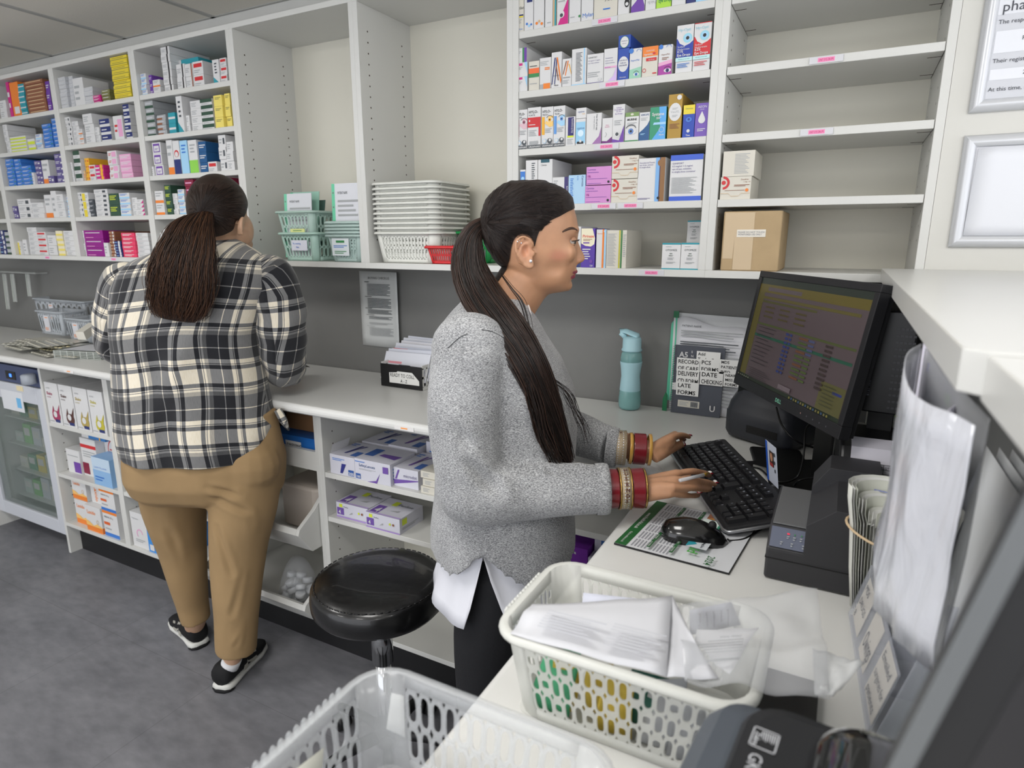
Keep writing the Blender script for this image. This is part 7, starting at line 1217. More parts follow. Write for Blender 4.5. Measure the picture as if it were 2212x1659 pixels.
def hair_mat(name, c1, c2, uvs=(90, 3)):
 m, nt, p = newmat(name); L = nt.links.new; uv = N(nt, 'ShaderNodeTexCoord'); mp_ = N(nt, 'ShaderNodeMapping'); mp_.inputs['Scale'].default_value = (uvs[0], uvs[1], 1); L(uv.outputs['UV'], mp_.inputs[0])
 nz = N(nt, 'ShaderNodeTexNoise', Scale=1.0, Detail=6.0, Roughness=.7); L(mp_.outputs[0], nz.inputs['Vector']); rp = N(nt, 'ShaderNodeValToRGB'); rp.color_ramp.elements[0].position = .35; rp.color_ramp.elements[1].position = .72
 rp.color_ramp.elements[0].color = (*srgb(c1), 1); rp.color_ramp.elements[1].color = (*srgb(c2), 1); L(nz.outputs[0], rp.inputs[0]); L(rp.outputs[0], p.inputs['Base Color'])
 bp = N(nt, 'ShaderNodeBump', Strength=.8, Distance=.0025); L(nz.outputs[0], bp.inputs['Height']); L(bp.outputs[0], p.inputs['Normal']); p.inputs['Roughness'].default_value = .42; p.inputs['Specular IOR Level'].default_value = .35; return m
def inpoly(x, y, P_):
 c = np.zeros(len(x), bool); n = len(P_)
 for i in range(n):
  x0, y0 = P_[i - 1]; x1, y1 = P_[i]; cond = ((y0 > y) != (y1 > y)) & (x < (x1 - x0) * (y - y0) / (y1 - y0 + 1e-12) + x0); c ^= cond
 return c
def pdist(x, y, P_):
 d = np.full(len(x), 9.); n = len(P_)
 for i in range(n):
  a = np.array(P_[i - 1]); b = np.array(P_[i]); ab = b - a; t_ = np.clip(((x - a[0]) * ab[0] + (y - a[1]) * ab[1]) / (ab @ ab + 1e-12), 0, 1); d = np.minimum(d, np.hypot(x - a[0] - t_ * ab[0], y - a[1] - t_ * ab[1]))
 return d
def spline(P_, n=6):
 P_ = [V(p) for p in P_]; out = []
 for i in range(len(P_) - 1):
  p0, p1, p2, p3 = P_[max(i - 1, 0)], P_[i], P_[i + 1], P_[min(i + 2, len(P_) - 1)]
  for k in range(n): s_ = k / n; out.append(.5 * ((2 * p1) + (p2 - p0) * s_ + (2 * p0 - 5 * p1 + 4 * p2 - p3) * s_ ** 2 + (3 * p1 - p0 - 3 * p2 + p3) * s_ ** 3))
 out.append(P_[-1]); return out
def interp(L_, t_):
 x = t_ * (len(L_) - 1); i = min(int(x), len(L_) - 2); return L_[i] * (1 - (x - i)) + L_[i + 1] * (x - i)
def strands(name, parent, path, widths, count, mats, rad, rnd, wave=0, core=.85, spread=1, start=0, depthf=.6, frizz=0, side=None, steps=26, taper=.4):
 """hair lock: many thin tubes following one path, offset inside an elliptical section"""
 fine = spline(path, 6); n_ = len(fine); m = MB()
 fr = []
 for i, p in enumerate(fine):
  t_ = (fine[min(i + 1, n_ - 1)] - fine[max(i - 1, 0)]).normalized(); d = _h - t_ * _h.dot(t_); d.normalize(); fr.append((t_, t_.cross(d).normalized(), d))
 for s_ in range(count):
  a = rnd.uniform(0, 2 * pi); r0 = sqrt(rnd.uniform(core ** 2 if s_ % 3 else .1, 1)); e0 = rnd.uniform(-.12, .12); ph = rnd.uniform(0, 6.28); end = 1 - abs(rnd.gauss(0, .10)) - (.1 if s_ % 5 == 0 else 0); st = rnd.uniform(0, .04); fz = rnd.uniform(-1, 1) * frizz; pts = []
  sw = rnd.uniform(.6, 1.3); fq = rnd.uniform(.85, 1.15)
  for k in range(steps):
   q = st + (end - st) * k / (steps - 1); x = q * (n_ - 1); i = min(int(x), n_ - 2); f = x - i; P_ = fine[i].lerp(fine[i + 1], f); t_, b_, d_ = fr[i]; w0 = interp(widths, q)
   wb = wave * sin(q * 17 * fq + ph * .5) * min(1, q * 2.2) * sw; wd_ = wave * cos(q * 15 * fq + ph * .5) * min(1, q * 2.2) * sw
   pts.append(P_ + b_ * (cos(a) * r0 * w0 + wb + e0 * w0 * q + fz * q * q) + d_ * (sin(a) * r0 * w0 * depthf + wd_ * .7))
  m.tube(pts, [rad * (1 if k < steps - 5 else taper + (1 - taper) * (steps - 1 - k) / 5) for k in range(steps)], mats[s_ % len(mats)], 4, caps=False)
 return m.build(name, parent)
def finger(m, pts, r0, r1, mt, n=10):
 P_ = spline(pts, 4); N_ = len(P_); m.tube(P_, [r0 + (r1 - r0) * k / (N_ - 1) + (.0006 * sin(pi * 2 * k / (N_ - 1)) ** 2) for k in range(N_)], mt, n); ell(m, P_[-1], r1 * 1.0, r1 * 1.0, r1 * .95, mt, n=10, k=7); return P_
def nail(par, p, d, up, mt, L_=.011, W_=.0052):
 p, d = V(p), V(d).normalized(); up = (V(up) - d * d.dot(V(up))).normalized(); s_ = d.cross(up); m = MB(); rings = []
 for f, w_, h_ in ((-.5, .5, -.0004), (-.3, .95, .0012), (0, 1, .0016), (.5, .95, .0012), (.85, .6, .0002), (1, .2, -.0006)):
  c = p + d * (f * L_); rings.append([c + s_ * (W_ * w_ * cos(a)) + up * (h_ + .0022 * w_ * sin(a)) for a in [pi * 2 * k / 8 for k in range(8)]])
 m.loft(rings, mt); return m.build('fingernail', par)
def rimsmooth(co, fs, it=10):
 cnt = {}
 for f in fs:
  for i in range(len(f)): e = (min(f[i], f[i - 1]), max(f[i], f[i - 1])); cnt[e] = cnt.get(e, 0) + 1
 nb = {}
 for (a, b), c in cnt.items():
  if c == 1: nb.setdefault(a, []).append(b); nb.setdefault(b, []).append(a)
 ks = list(nb)
 for _ in range(it):
  new = [co[k] * .4 + sum(co[j] for j in nb[k]) / len(nb[k]) * .6 for k in ks]
  for k, v in zip(ks, new): co[k] = v
 return co
def snapper(co, fs):
 bv = BVHTree.FromPolygons([V(c) for c in co.tolist()], fs)
 def f(px, py, lift=0):
  d = ray(px, py).normalized(); h_ = bv.ray_cast(CAMP, d); return None if h_[0] is None else h_[0] - d * lift
 return f, bv
def heather():
 m, nt, p = newmat('grey_marl_knit'); L = nt.links.new; tc = N(nt, 'ShaderNodeTexCoord'); mp_ = N(nt, 'ShaderNodeMapping'); mp_.inputs['Rotation'].default_value = (0, 0, -YAW); mp_.inputs['Scale'].default_value = (300, 300, 1000); L(tc.outputs['Object'], mp_.inputs[0])
 nz = N(nt, 'ShaderNodeTexNoise', Scale=1.0, Detail=3.0, Roughness=.7); L(mp_.outputs[0], nz.inputs['Vector']); n2 = N(nt, 'ShaderNodeTexNoise', Scale=14.0, Detail=2.0); L(tc.outputs['Object'], n2.inputs['Vector'])
 rp = N(nt, 'ShaderNodeValToRGB'); e = rp.color_ramp.elements; e[0].position = .3; e[0].color = (*srgb((60, 62, 67)), 1); e[1].position = .62; e[1].color = (*srgb((188, 189, 190)), 1); q = e.new(.46); q.color = (*srgb((128, 129, 131)), 1)
 mx = N(nt, 'ShaderNodeMath', operation='MULTIPLY_ADD'); L(n2.outputs[0], mx.inputs[0]); mx.inputs[1].default_value = .12; L(nz.outputs[0], mx.inputs[2]); sb = N(nt, 'ShaderNodeMath', operation='SUBTRACT'); L(mx.outputs[0], sb.inputs[0]); sb.inputs[1].default_value = .06
 L(sb.outputs[0], rp.inputs[0]); L(rp.outputs[0], p.inputs['Base Color']); bp = N(nt, 'ShaderNodeBump', Strength=.5, Distance=.0006); L(nz.outputs[0], bp.inputs['Height']); L(bp.outputs[0], p.inputs['Normal']); p.inputs['Roughness'].default_value = .9; p.inputs['Sheen Weight'].default_value = .2; return m
# woman in the grey jumper
W0 = 1.29
def PA(px, py, dw=0): return ow(px, py, W0 + dw)
LV = [(401, 1172, 1108, .026), (408, 1196, 1090, .046), (418, 1214, 1074, .058), (432, 1229, 1061, .067), (450, 1239.5, 1052, .0725), (468, 1245, 1048, .0745), (484, 1248, 1047, .075), (497, 1250, 1049, .0745), (508, 1249, 1051, .0735), (520, 1246.5, 1055, .0725), (532, 1246, 1060, .071), (545, 1246.5, 1068, .069),
(558, 1246, 1076, .066), (570, 1245.5, 1085, .062), (580, 1244.5, 1095, .059), (590, 1241, 1106, .056), (600, 1236, 1112, .052), (608, 1233.5, 1118, .0485), (616, 1233.5, 1126, .044), (624, 1231, 1136, .036), (630, 1224, 1150, .024), (633, 1214, 1168, .012)]
SK = 0; bodyM = MB(); rings = []
for py, xf, xb, hw in LV:
 pf, pb = PA(xf, py), PA(xb, py); uf, ub, z = uu(pf), uu(pb), pf.z; um = ub + (uf - ub) * (.46 if py < 560 else .40); q = []
 for k in range(36):
  a = 2 * pi * k / 36; ca, sa = cos(a), sin(a); fx = (2 / 2.25) if ca > 0 else 1; y = hw * abs(sa) ** (.92 if ca > 0 else .95) * (1 if sa > 0 else -1); x = (uf - um) * abs(ca) ** fx if ca > 0 else -(um - ub) * abs(ca) ** .95; q.append(uw(um + x, W0 + y, z))
 rings.append(q)
bodyM.loft(rings, SK)
rings = []
for (px, py, back, hw) in ((1248.2, 512, 10, .006), (1249.5, 524, 13, .0065), (1254.2, 536, 17, .0078), (1259.5, 546, 22, .0092), (1263.6, 555, 27, .0120), (1263.8, 560.5, 28, .0150), (1260.5, 566, 24, .0150), (1250, 570.5, 16, .010)):
 pf, pb = PA(px, py), PA(px - back, py + 1); uf, ub = uu(pf), uu(pb); q = []
 for k in range(14): a = 2 * pi * k / 14; q.append(uw((uf + ub) / 2 + (uf - ub) / 2 * cos(a), W0 + hw * sin(a) * (1 if cos(a) < .3 else .75), pf.z + (.0008 if cos(a) > .8 else 0)))
 rings.append(q)
bodyM.loft(rings, SK)
ell(bodyM, PA(1247, 563, -.0105), .0075, .0055, .0062, SK); ell(bodyM, PA(1247, 563, .0105), .0075, .0055, .0062, SK)      # nostril wings
ell(bodyM, PA(1240.5, 586.5), .0072, .021, .0052, SK); ell(bodyM, PA(1236, 597), .0068, .018, .0052, SK)                     # lips
ell(bodyM, PA(1224, 616), .012, .020, .012, SK)                                                                                # chin
ell(bodyM, PA(1217, 546, -.037), .026, .022, .022, SK); ell(bodyM, PA(1217, 546, .037), .026, .022, .022, SK)                # cheekbones
ell(bodyM, PA(1241, 497, 0), .009, .042, .007, SK)                                                                             # brow ridge
ell(bodyM, PA(1176, 596, -.034), .046, .022, .028, SK); ell(bodyM, PA(1176, 596, .034), .046, .022, .028, SK)                # jaw
for sg in (-1, 1):
 EW = .0735 * sg
 E_ = lambda px, py, d=0: PA(px, py, EW + d * sg)
 e = [E_(1152, 533, .002), E_(1146, 519, .007), E_(1134, 512, .010), E_(1121, 515, .012), E_(1114, 528, .013), E_(1115.5, 543, .012), E_(1122, 556, .010), E_(1130, 566, .008), E_(1139, 576, .006), E_(1147, 577, .004), E_(1150, 570, .002)]
 P_ = spline(e, 3); bodyM.tube(P_, [.0034 + .0012 * (k > len(P_) * .72) for k in range(len(P_))], SK, 8)
 ell(bodyM, E_(1131, 545, .003), .016, .0042, .026, SK, rot=Matrix.Rotation(.16, 3, 'Y')); ell(bodyM, E_(1144, 566, .003), .0085, .0045, .010, SK); ell(bodyM, E_(1152, 548, .002), .004, .005, .006, SK)
 P_ = spline([E_(1140, 526, .007), E_(1128, 532, .009), E_(1127, 545, .009), E_(1136, 558, .007)], 3); bodyM.tube(P_, .0022, SK, 6)
bodyM.tube([PA(1152, 585), PA(1130, 615), PA(1107, 650), PA(1085, 690), PA(1078, 730)], [(.056, .052), (.052, .048), (.053, .050), (.066, .07), (.09, .10)], SK, 24, up=tuple(_r))
for py, ub, uf, hw in (): pass
T0 = [(.80, -.15, .10, .155), (.90, -.15, .095, .15), (1.0, -.14, .09, .14), (1.1, -.14, .10, .145), (1.2, -.14, .10, .15), (1.3, -.135, .06, .155), (1.37, -.11, .03, .12), (1.41, -.08, .02, .06)]
bodyM.loft([ring_uw((a + b) / 2, W0, z, (b - a) / 2, hw, 28) for z, a, b, hw in T0], SK)
for sg in (-1, 1):
 bodyM.tube([uw(-.03, W0 + sg * .08, .86), uw(-.06, W0 + sg * .09, .62), uw(-.055, W0 + sg * .085, .48), uw(-.08, W0 + sg * .085, .28), uw(-.075, W0 + sg * .085, .08)], [.085, .06, .052, .045, .034], SK, 16)
 ell(bodyM, uw(-.02, W0 + sg * .085, .035), .11, .04, .035, SK)
WRr = oz(1393, 1053, 1.078); WRl = oz(1404, 978, 1.072)
SHr, SHl = uw(-.075, W0 - .155, 1.335), uw(-.06, W0 + .15, 1.335)
ELr = uw(-.075, W0 - .185, 1.075); ELl = uw(.10, W0 + .19, 1.09)
bodyM.tube([SHr, ELr], [.045, .038], SK, 14); bodyM.tube([ELr, ELr.lerp(WRr, .5), WRr], [.038, .036, .0255], SK, 14); bodyM.tube([SHl, ELl], [.045, .036], SK, 14); bodyM.tube([ELl, ELl.lerp(WRl, .5), WRl], [.036, .034, .0255], SK, 14)
HZt = V((0, 0, 1))
kn = [oz(1466, 1022, 1.094), oz(1463, 1036, 1.094), oz(1459, 1052, 1.088), oz(1451, 1067, 1.076)]
mid = [oz(1497, 1018, 1.092), oz(1500, 1038, 1.088), oz(1496, 1054, 1.080), oz(1481, 1070, 1.066)]
dst = [oz(1521, 1022, 1.076), oz(1527, 1042, 1.072), oz(1519, 1057, 1.064), oz(1499, 1071, 1.056)]
tip = [oz(1533, 1027, 1.062), oz(1544, 1047, 1.058), oz(1534, 1057, 1.054), oz(1510, 1069, 1.048)]
for k in range(4):
 r0 = (.0070, .0072, .0069, .0062)[k]; bodyM.tube([WRr + (kn[k] - WRr) * .0 + (kn[k] - kn[1]) * .5, kn[k].lerp(WRr, .45) + (kn[k] - kn[1]) * .12, kn[k]], [.016, .0135, r0 + .0018], SK, 12); finger(bodyM, [kn[k], mid[k], dst[k], tip[k]], r0, r0 * .74, SK)
th = [WRr + V((.015, .015, -.012)), oz(1430, 1040, 1.062), oz(1462, 1032, 1.062), oz(1486, 1030, 1.064)]; finger(bodyM, th, .0135, .0085, SK)
knL = [oz(1452, 944, 1.098), oz(1457, 941, 1.092), oz(1459, 939, 1.084), oz(1459, 937, 1.074)]
midL = [oz(1472, 939, 1.092), oz(1470, 943, 1.078), oz(1470, 943, 1.066), oz(1468, 940, 1.058)]
tipL = [oz(1489, 944, 1.074), oz(1477, 952, 1.058), oz(1474, 949, 1.052), oz(1472, 946, 1.048)]
for k in range(4):
 r0 = (.0072, .0074, .007, .0064)[k]; bodyM.tube([WRl + (knL[k] - knL[1]) * .5, knL[k].lerp(WRl, .45), knL[k]], [.016, .0135, r0 + .0016], SK, 12); finger(bodyM, [knL[k], midL[k], tipL[k]], r0, r0 * .74, SK)
thL = [WRl + V((.012, -.012, -.006)), oz(1428, 981, 1.070), oz(1446, 972, 1.066), oz(1461, 964, 1.062), oz(1473, 960, 1.058)]; bodyM.tube([WRl, oz(1430, 966, 1.078), oz(1452, 950, 1.088)], [.019, .019, .012], SK, 12); finger(bodyM, thL, .0135, .0085, SK)
co, fs = fuse(bodyM, .0030, 4)
sel = np.nonzero((co[:, 2] > PA(1200, 636).z) & (np.abs(co[:, 2] - PA(1200, 560).z) < .12) & (co @ np.array(_r) < uu(PA(1227, 560))) & (co @ np.array(_r) > uu(PA(1158, 560))))[0]; inn = np.zeros(len(co), bool); inn[sel] = True
E2 = np.array([(f[i], f[(i + 1) % len(f)]) for f in fs for i in range(len(f))]); E2 = E2[inn[E2[:, 0]]]
for _ in range(60):   # soften cheeks and jaw
 acc = np.zeros_like(co); cn = np.zeros(len(co)); np.add.at(acc, E2[:, 0], co[E2[:, 1]]); np.add.at(cn, E2[:, 0], 1); q = cn > 0; co[q] = co[q] * .5 + acc[q] / cn[q][:, None] * .5
toC = -np.array(_h); RR = np.array(_r); UU = np.array((0, 0, 1.))
for sg in (-1, 1):
 push(co, PA(1238, 521, .034 * sg), (.016, .020, .010), -RR * .0045 - np.array(_h) * sg * .002)      # eye socket
 push(co, PA(1133, 541, .078 * sg), (.0085, .012, .014), -np.array(_h) * sg * .0075, 1.2)                # ear bowl
 push(co, PA(1254, 569.5, .008 * sg), (.0045, .004, .003), UU * .003, 1)
 push(co, PA(1228, 566, .034 * sg), (.012, .012, .012), -np.array(_h) * sg * .002)
 push(co, PA(1200, 580, .055 * sg), (.03, .02, .02), -np.array(_h) * sg * .003)
push(co, PA(1244, 592), (.009, .024, .0024), -RR * .0020, 1); push(co, PA(1238, 604), (.010, .02, .004), -RR * .002); push(co, PA(1249, 577), (.006, .004, .006), -RR * .0012)
snap, bvA = snapper(co, fs)
lipc = snap(1239, 586) or PA(1239, 586); SKA = skin_mat('skin_warm_brown', (184, 138, 106), [
(tuple(PA(1206, 552, -.058)), (.030, .03, .018), (186, 112, 96), .45, .9), (tuple(PA(1247, 562, 0)), (.012, .03, .010), (200, 130, 105), .3, .9), (tuple(PA(1231, 512, -.04)), (.020, .03, .010), (150, 104, 80), .55, .8),
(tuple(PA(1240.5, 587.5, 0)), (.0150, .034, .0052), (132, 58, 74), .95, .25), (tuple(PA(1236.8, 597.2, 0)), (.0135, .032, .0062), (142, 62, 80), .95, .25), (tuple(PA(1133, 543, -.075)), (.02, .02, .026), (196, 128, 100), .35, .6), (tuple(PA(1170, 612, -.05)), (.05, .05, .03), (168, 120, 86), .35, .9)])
pA = mesh_obj('person', co, fs, SKA); tag(pA, 'woman in grey marl jumper with long dark ponytail typing at the keyboard, in profile', 'person')
for sg in (-1, 1):
 ec = PA(1231.6, 521.5, .031 * sg); m = MB(); ell(m, ec, .0112, .0112, .0112, mat((178, 168, 160), .2, coat=.4), n=24, k=15); ey = m.build('eyeball', pA)
 g_ = (_r * .90 - _h * .30 - V((0, 0, .20))).normalized(); a_ = g_.orthogonal().normalized(); b_ = g_.cross(a_); m = MB(); m.disc(ec + g_ * .01085, a_, b_, .0060, mat((62, 40, 28), .1, coat=1), 20)
 m.disc(ec + g_ * .0112, a_, b_, .0026, BLACK, 14)
 m2 = MB(); rings = []
 for j in range(6): ph = .62 - .62 * j / 5 * 0;
 m.build('iris', ey)
 sk = SKA; m = MB()   # lids: shells round the eyeball
 for (e0, e1, nm) in ((.06, 1.35, 'u'), (-1.3, -.48, 'l')):
  grid_ = []
  for j in range(7):
   el = e0 + (e1 - e0) * j / 6; row = []
   for i in range(15):
    az = -1.45 + 2.9 * i / 14; el2 = el * cos(az * .62) if nm == 'u' and j == 0 else el * (cos(az * .55) if j == (6 if nm == 'l' else -1) else 1)
    d = _r * (cos(el2) * cos(az)) + _h * (cos(el2) * sin(az)) + V((0, 0, sin(el2))); row.append(ec + d * (.0124 if nm == 'u' else .0121))
   grid_.append(row)
  m.loft(grid_, sk, closed=False)
 o = m.build('eyelids', pA); s_ = o.modifiers.new('s', 'SOLIDIFY'); s_.thickness = .0008
 m = MB()
 for i in range(13):
  az = -1.3 + 2.4 * i / 12; d = _r * (cos(.1) * cos(az)) + _h * (cos(.1) * sin(az)) + V((0, 0, .10 * cos(az))); p = ec + d * .0131; m.tube([p, p + d * .0035 + V((0, 0, -.0002)), p + d * .006 + V((0, 0, .002))], [.0007, .0005, .0002], BLACK, 4)
 m.tube([ec + (_r * cos(az) + _h * sin(az) + V((0, 0, .11 * cos(az * .8)))).normalized() * .0132 for az in [-1.4 + 2.8 * i / 12 for i in range(13)]], .0007, BLACK, 4); m.build('eyelashes', pA)
BROW = mat((74, 54, 44), .8)
m = MB(); bp_ = [snap(px, py, .0006) for px, py in ((1215, 501), (1221, 497.5), (1228, 494.5), (1235, 493), (1241, 494), (1247, 497.5))]; bp_ = [p for p in bp_ if p]
if len(bp_) > 3:
 m.tube(spline(bp_, 3), [(.0006 + .0019 * sin(pi * min(1, .12 + .8 * k / (3 * (len(bp_) - 1)))), .0012) for k in range(3 * (len(bp_) - 1) + 1)], BROW, 8, up=(0, 0, 1)); m.build('eyebrow', pA)
DIA = mat((235, 238, 245), .05, .6, coat=1)
for px, py, r_ in ((1146.5, 564, .0034), (1122, 519, .0018), (1118, 522, .0015), (1126, 525, .0016)):
 p = snap(px, py, .0015) or PA(px, py, -.085); m = MB(); ell(m, p, r_, r_, r_, DIA, n=8, k=5); m.build('ear_stud', pA)
KN = heather(); jm = MB()
def hemz(uc):
 def f(a, z):
  u = cos(a); s_ = -sin(a)   # s_>0 : near side
  side = max(0, abs(sin(a)) - .0); x = u * .16
  apex = max(0, 1 - abs(x + .03) / .062) if abs(sin(a)) > .5 else 0
  return z + .078 * apex + .038 * max(0, -u - .35) + .02 * max(0, u - .2)
 return f
TJ = [(.862, -.178, .140, .196), (.88, -.180, .141, .196), (.93, -.178, .140, .194), (1.0, -.170, .136, .186), (1.08, -.168, .137, .182), (1.16, -.170, .140, .184), (1.23, -.170, .134, .188), (1.29, -.165, .108, .192), (1.335, -.158, .076, .190), (1.365, -.145, .060, .165), (1.388, -.125, .046, .125), (1.405, -.108, .036, .090), (1.418, -.095, .030, .068)]
rg = [ring_uw((a + b) / 2 * 1.0, W0, z, (b - a) / 2 * .985, hw, 48, 2.35, zf=hemz(0) if z < .87 else (lambda a_, z_, h_=hemz(0): z_ if z_ > .94 else max(z_, h_(a_, .862) + .004))) for z, a, b, hw in TJ]
rg = [ring_uw(-.02, W0, .90, .145, .175, 48, 2.3, zf=lambda a_, z_, h_=hemz(0): h_(a_, .862) + .03)] + rg
jm.loft(rg, KN)
cuR = ELr.lerp(WRr, .60); cuL = ELl.lerp(WRl, .62)
cuR = oz(1300, 1056, 1.075) ; cuL = oz(1322, 966, 1.078)
jm.tube(spline([SHr + V((0, 0, .0)), SHr.lerp(ELr, .5) + _r * -.012, ELr + _r * -.004], 4), [.068, .070, .070, .070, .0685, .067, .0655, .064, .064], KN, 24)
jm.tube(spline([ELr + _r * -.012, ELr.lerp(cuR, .5) + V((0, 0, -.004)), cuR], 4), [.063, .062, .060, .056, .053, .050, .048, .047, .047], KN, 24); ell(jm, ELr + _r * -.006, .064, .062, .062, KN)
jm.tube(spline([SHl, SHl.lerp(ELl, .5), ELl], 4), [.068, .068, .068, .066, .064, .062, .061, .060, .058], KN, 24); jm.tube(spline([ELl, ELl.lerp(cuL, .5), cuL], 4), [.058, .056, .054, .052, .050, .048, .046, .045, .0445], KN, 24); ell(jm, ELl, .06, .06, .06, KN)
ell(jm, SHr + V((0, 0, .004)), .072, .060, .066, KN); ell(jm, SHl + V((0, 0, .004)), .072, .060, .066, KN)
cj, fj = fuse(jm, .0058, 7); nj = normals(cj, fj)
for i in range(len(cj)): cj[i] += nj[i] * .0035 * mnoise.noise(V((cj[i][0] * 9, cj[i][1] * 9, cj[i][2] * 7)))
for a, b, wd, dp in ((PA(1128, 790, -.22), PA(1160, 905, -.19), .007, .009), (PA(955, 860, -.2), PA(1010, 960, -.24), .010, .007), (PA(1010, 1000, -.25), PA(1100, 1085, -.22), .010, .010), (PA(1090, 1010, -.24), PA(1150, 960, -.2), .009, .009), (PA(1190, 1005, -.2), PA(1175, 1090, -.2), .007, .006), (PA(1245, 1010, -.18), PA(1238, 1100, -.18), .006, .006), (PA(1150, 985, -.2), PA(1260, 990, -.15), .008, .006), (PA(960, 1080, -.2), PA(1080, 1110, -.2), .012, .006), (PA(1010, 720, -.22), PA(1125, 745, -.2), .004, .003), (PA(960, 1150, -.19), PA(1040, 1120, -.19), .010, .005), (PA(1150, 1130, -.19), PA(1230, 1100, -.1), .010, .005), (PA(985, 745, -.23), PA(962, 800, -.21), .004, .003)):
 crease(cj, nj, a, b, wd, dp)
jmp = mesh_obj('jumper', cj, fj, KN, pA); tag(jmp, 'grey marl knitted jumper')
snj, _b = snapper(cj, fj); m = MB(); sp = [snj(px, py, .0008) for px, py in ((968, 752), (982, 738), (996, 727), (1010, 721))]; sp2 = [snj(px, py, .0008) for px, py in ((1040, 712), (1062, 716), (1085, 728), (1104, 745), (1118, 770), (1124, 800), (1126, 830))]
for q in (sp, sp2):
 q = [p for p in q if p]
 if len(q) > 2: m.tube(spline(q, 3), .0006, mat((52, 52, 56), .9), 5)
if m.v: m.build('shoulder_seam', jmp)
for c, e, r_, nm in ((cuR, WRr, .047, 'r'), (cuL, WRl, .0445, 'l')):
 d = (e - c).normalized(); MB().tube([c - d * .012, c + d * .004, c + d * .012, c + d * .013, c + d * .004], [r_ + .001, r_ + .0018, r_, r_ - .004, r_ - .006], KN, 28, caps=False).build('cuff', jmp)
WS = mat((212, 213, 220), .8, var=.02, vscale=6, bump=.002, bscale=9, stretch=(3, 3, .6)); ws = MB()
def shz(a, z):
 x = cos(a); ap = max(0, 1 - abs(x * .165 + .028) / .04) if abs(sin(a)) > .45 else 0
 tail = .012 * sin(a * 9)
 return z + .165 * ap + (.03 * max(0, x - .1)) + .02 * max(0, -x - .75) * 2
rows_ = []
for j in range(8):
 f = j / 7; rows_.append([uw(-.021 + (.158 - .016 * min(1, f * 3) + .004 * sin(11 * a) * (1 - f)) * abs(cos(a)) ** .85 * (1 if cos(a) > 0 else -1), W0 + (.188 - .018 * min(1, f * 3) + .005 * sin(9 * a + 1) * (1 - f)) * abs(sin(a)) ** .85 * (1 if sin(a) > 0 else -1), max(shz(a, .772), 0) * (1 - f) + (.955) * f if shz(a, .772) < .94 else .94 + .015 * f) for a in [2 * pi * k / 72 for k in range(72)]])
ws.loft(rows_, WS, caps=False); o = ws.build('shirt', pA); s_ = o.modifiers.new('s', 'SOLIDIFY'); s_.thickness = .0012; tag(o, 'white shirt tails below the jumper')
MB().tube([PA(1138, 655, -.035), PA(1143, 672, -.045), PA(1149, 690, -.05)], [(.003, .004), (.004, .005), (.002, .003)], mat((214, 206, 204), .8), 8).build('collar', o)
tr = MB(); BT = mat((17, 18, 22), .85, bump=.0006, bscale=300); tr.loft([ring_uw(-.025, W0, z, ru, rw, 28) for z, ru, rw in ((.80, .125, .155), (.86, .13, .16), (.93, .125, .155), (.98, .12, .15))], BT)
for sg in (-1, 1):
 tr.tube(spline([uw(-.03, W0 + sg * .085, .86), uw(-.052, W0 + sg * .092, .70), uw(-.060, W0 + sg * .088, .55), uw(-.066, W0 + sg * .086, .44), uw(-.085, W0 + sg * .086, .28), uw(-.08, W0 + sg * .086, .08)], 3), [.084, .081, .078, .075, .071, .067, .063, .060, .058, .057, .055, .052, .049, .046, .042, .040], BT, 22)
 sh = MB(); ell(sh, uw(-.005, W0 + sg * .086, .035), .125, .045, .036, BT); sh.build('shoe', pA)
ct, ft = fuse(tr, .008, 5); tag(mesh_obj('trousers', ct, ft, BT, pA), 'plain black trousers')
RED = mat((112, 12, 26), .28, coat=.4); GOLD = mat((196, 158, 92), .25, .9); STN = mat((196, 178, 150), .25, .5, bump=.0016, bscale=700); AMB = mat((196, 150, 70), .25, coat=.5)
def bangle(a, b, f0, f1, r_, mt, lab=None, ridges=0, tilt=0, flare=0, par=None):
 d = (b - a).normalized(); p0, p1 = a.lerp(b, f0), a.lerp(b, f1); m = MB(); n_ = max(2, ridges * 2 + 1); path, rad = [], []
 for k in range(n_): f = k / (n_ - 1); path.append(p0.lerp(p1, f)); rad.append(r_ + flare * f + (.0007 if k % 2 else 0))
 ax = (d + V((0, 0, tilt))).normalized(); a_ = ax.orthogonal().normalized(); b_ = ax.cross(a_)
 rings = [[p + a_ * (r * cos(t_)) + b_ * (r * sin(t_)) for t_ in [2 * pi * k / 36 for k in range(36)]] for p, r in zip(path, rad)]; inner = [[p + a_ * ((r - .003) * cos(t_)) + b_ * ((r - .003) * sin(t_)) for t_ in [2 * pi * k / 36 for k in range(36)]] for p, r in zip(path[::-1], rad[::-1])]
 m.loft(rings + inner + [rings[0]], mt, caps=False); o = m.build('bangle', par); return o, m, (p0, p1, a_, b_, r_, d)
A0, A1 = oz(1302, 1056, 1.074), oz(1394, 1054, 1.076); g_ = 'bangles on the near wrist'
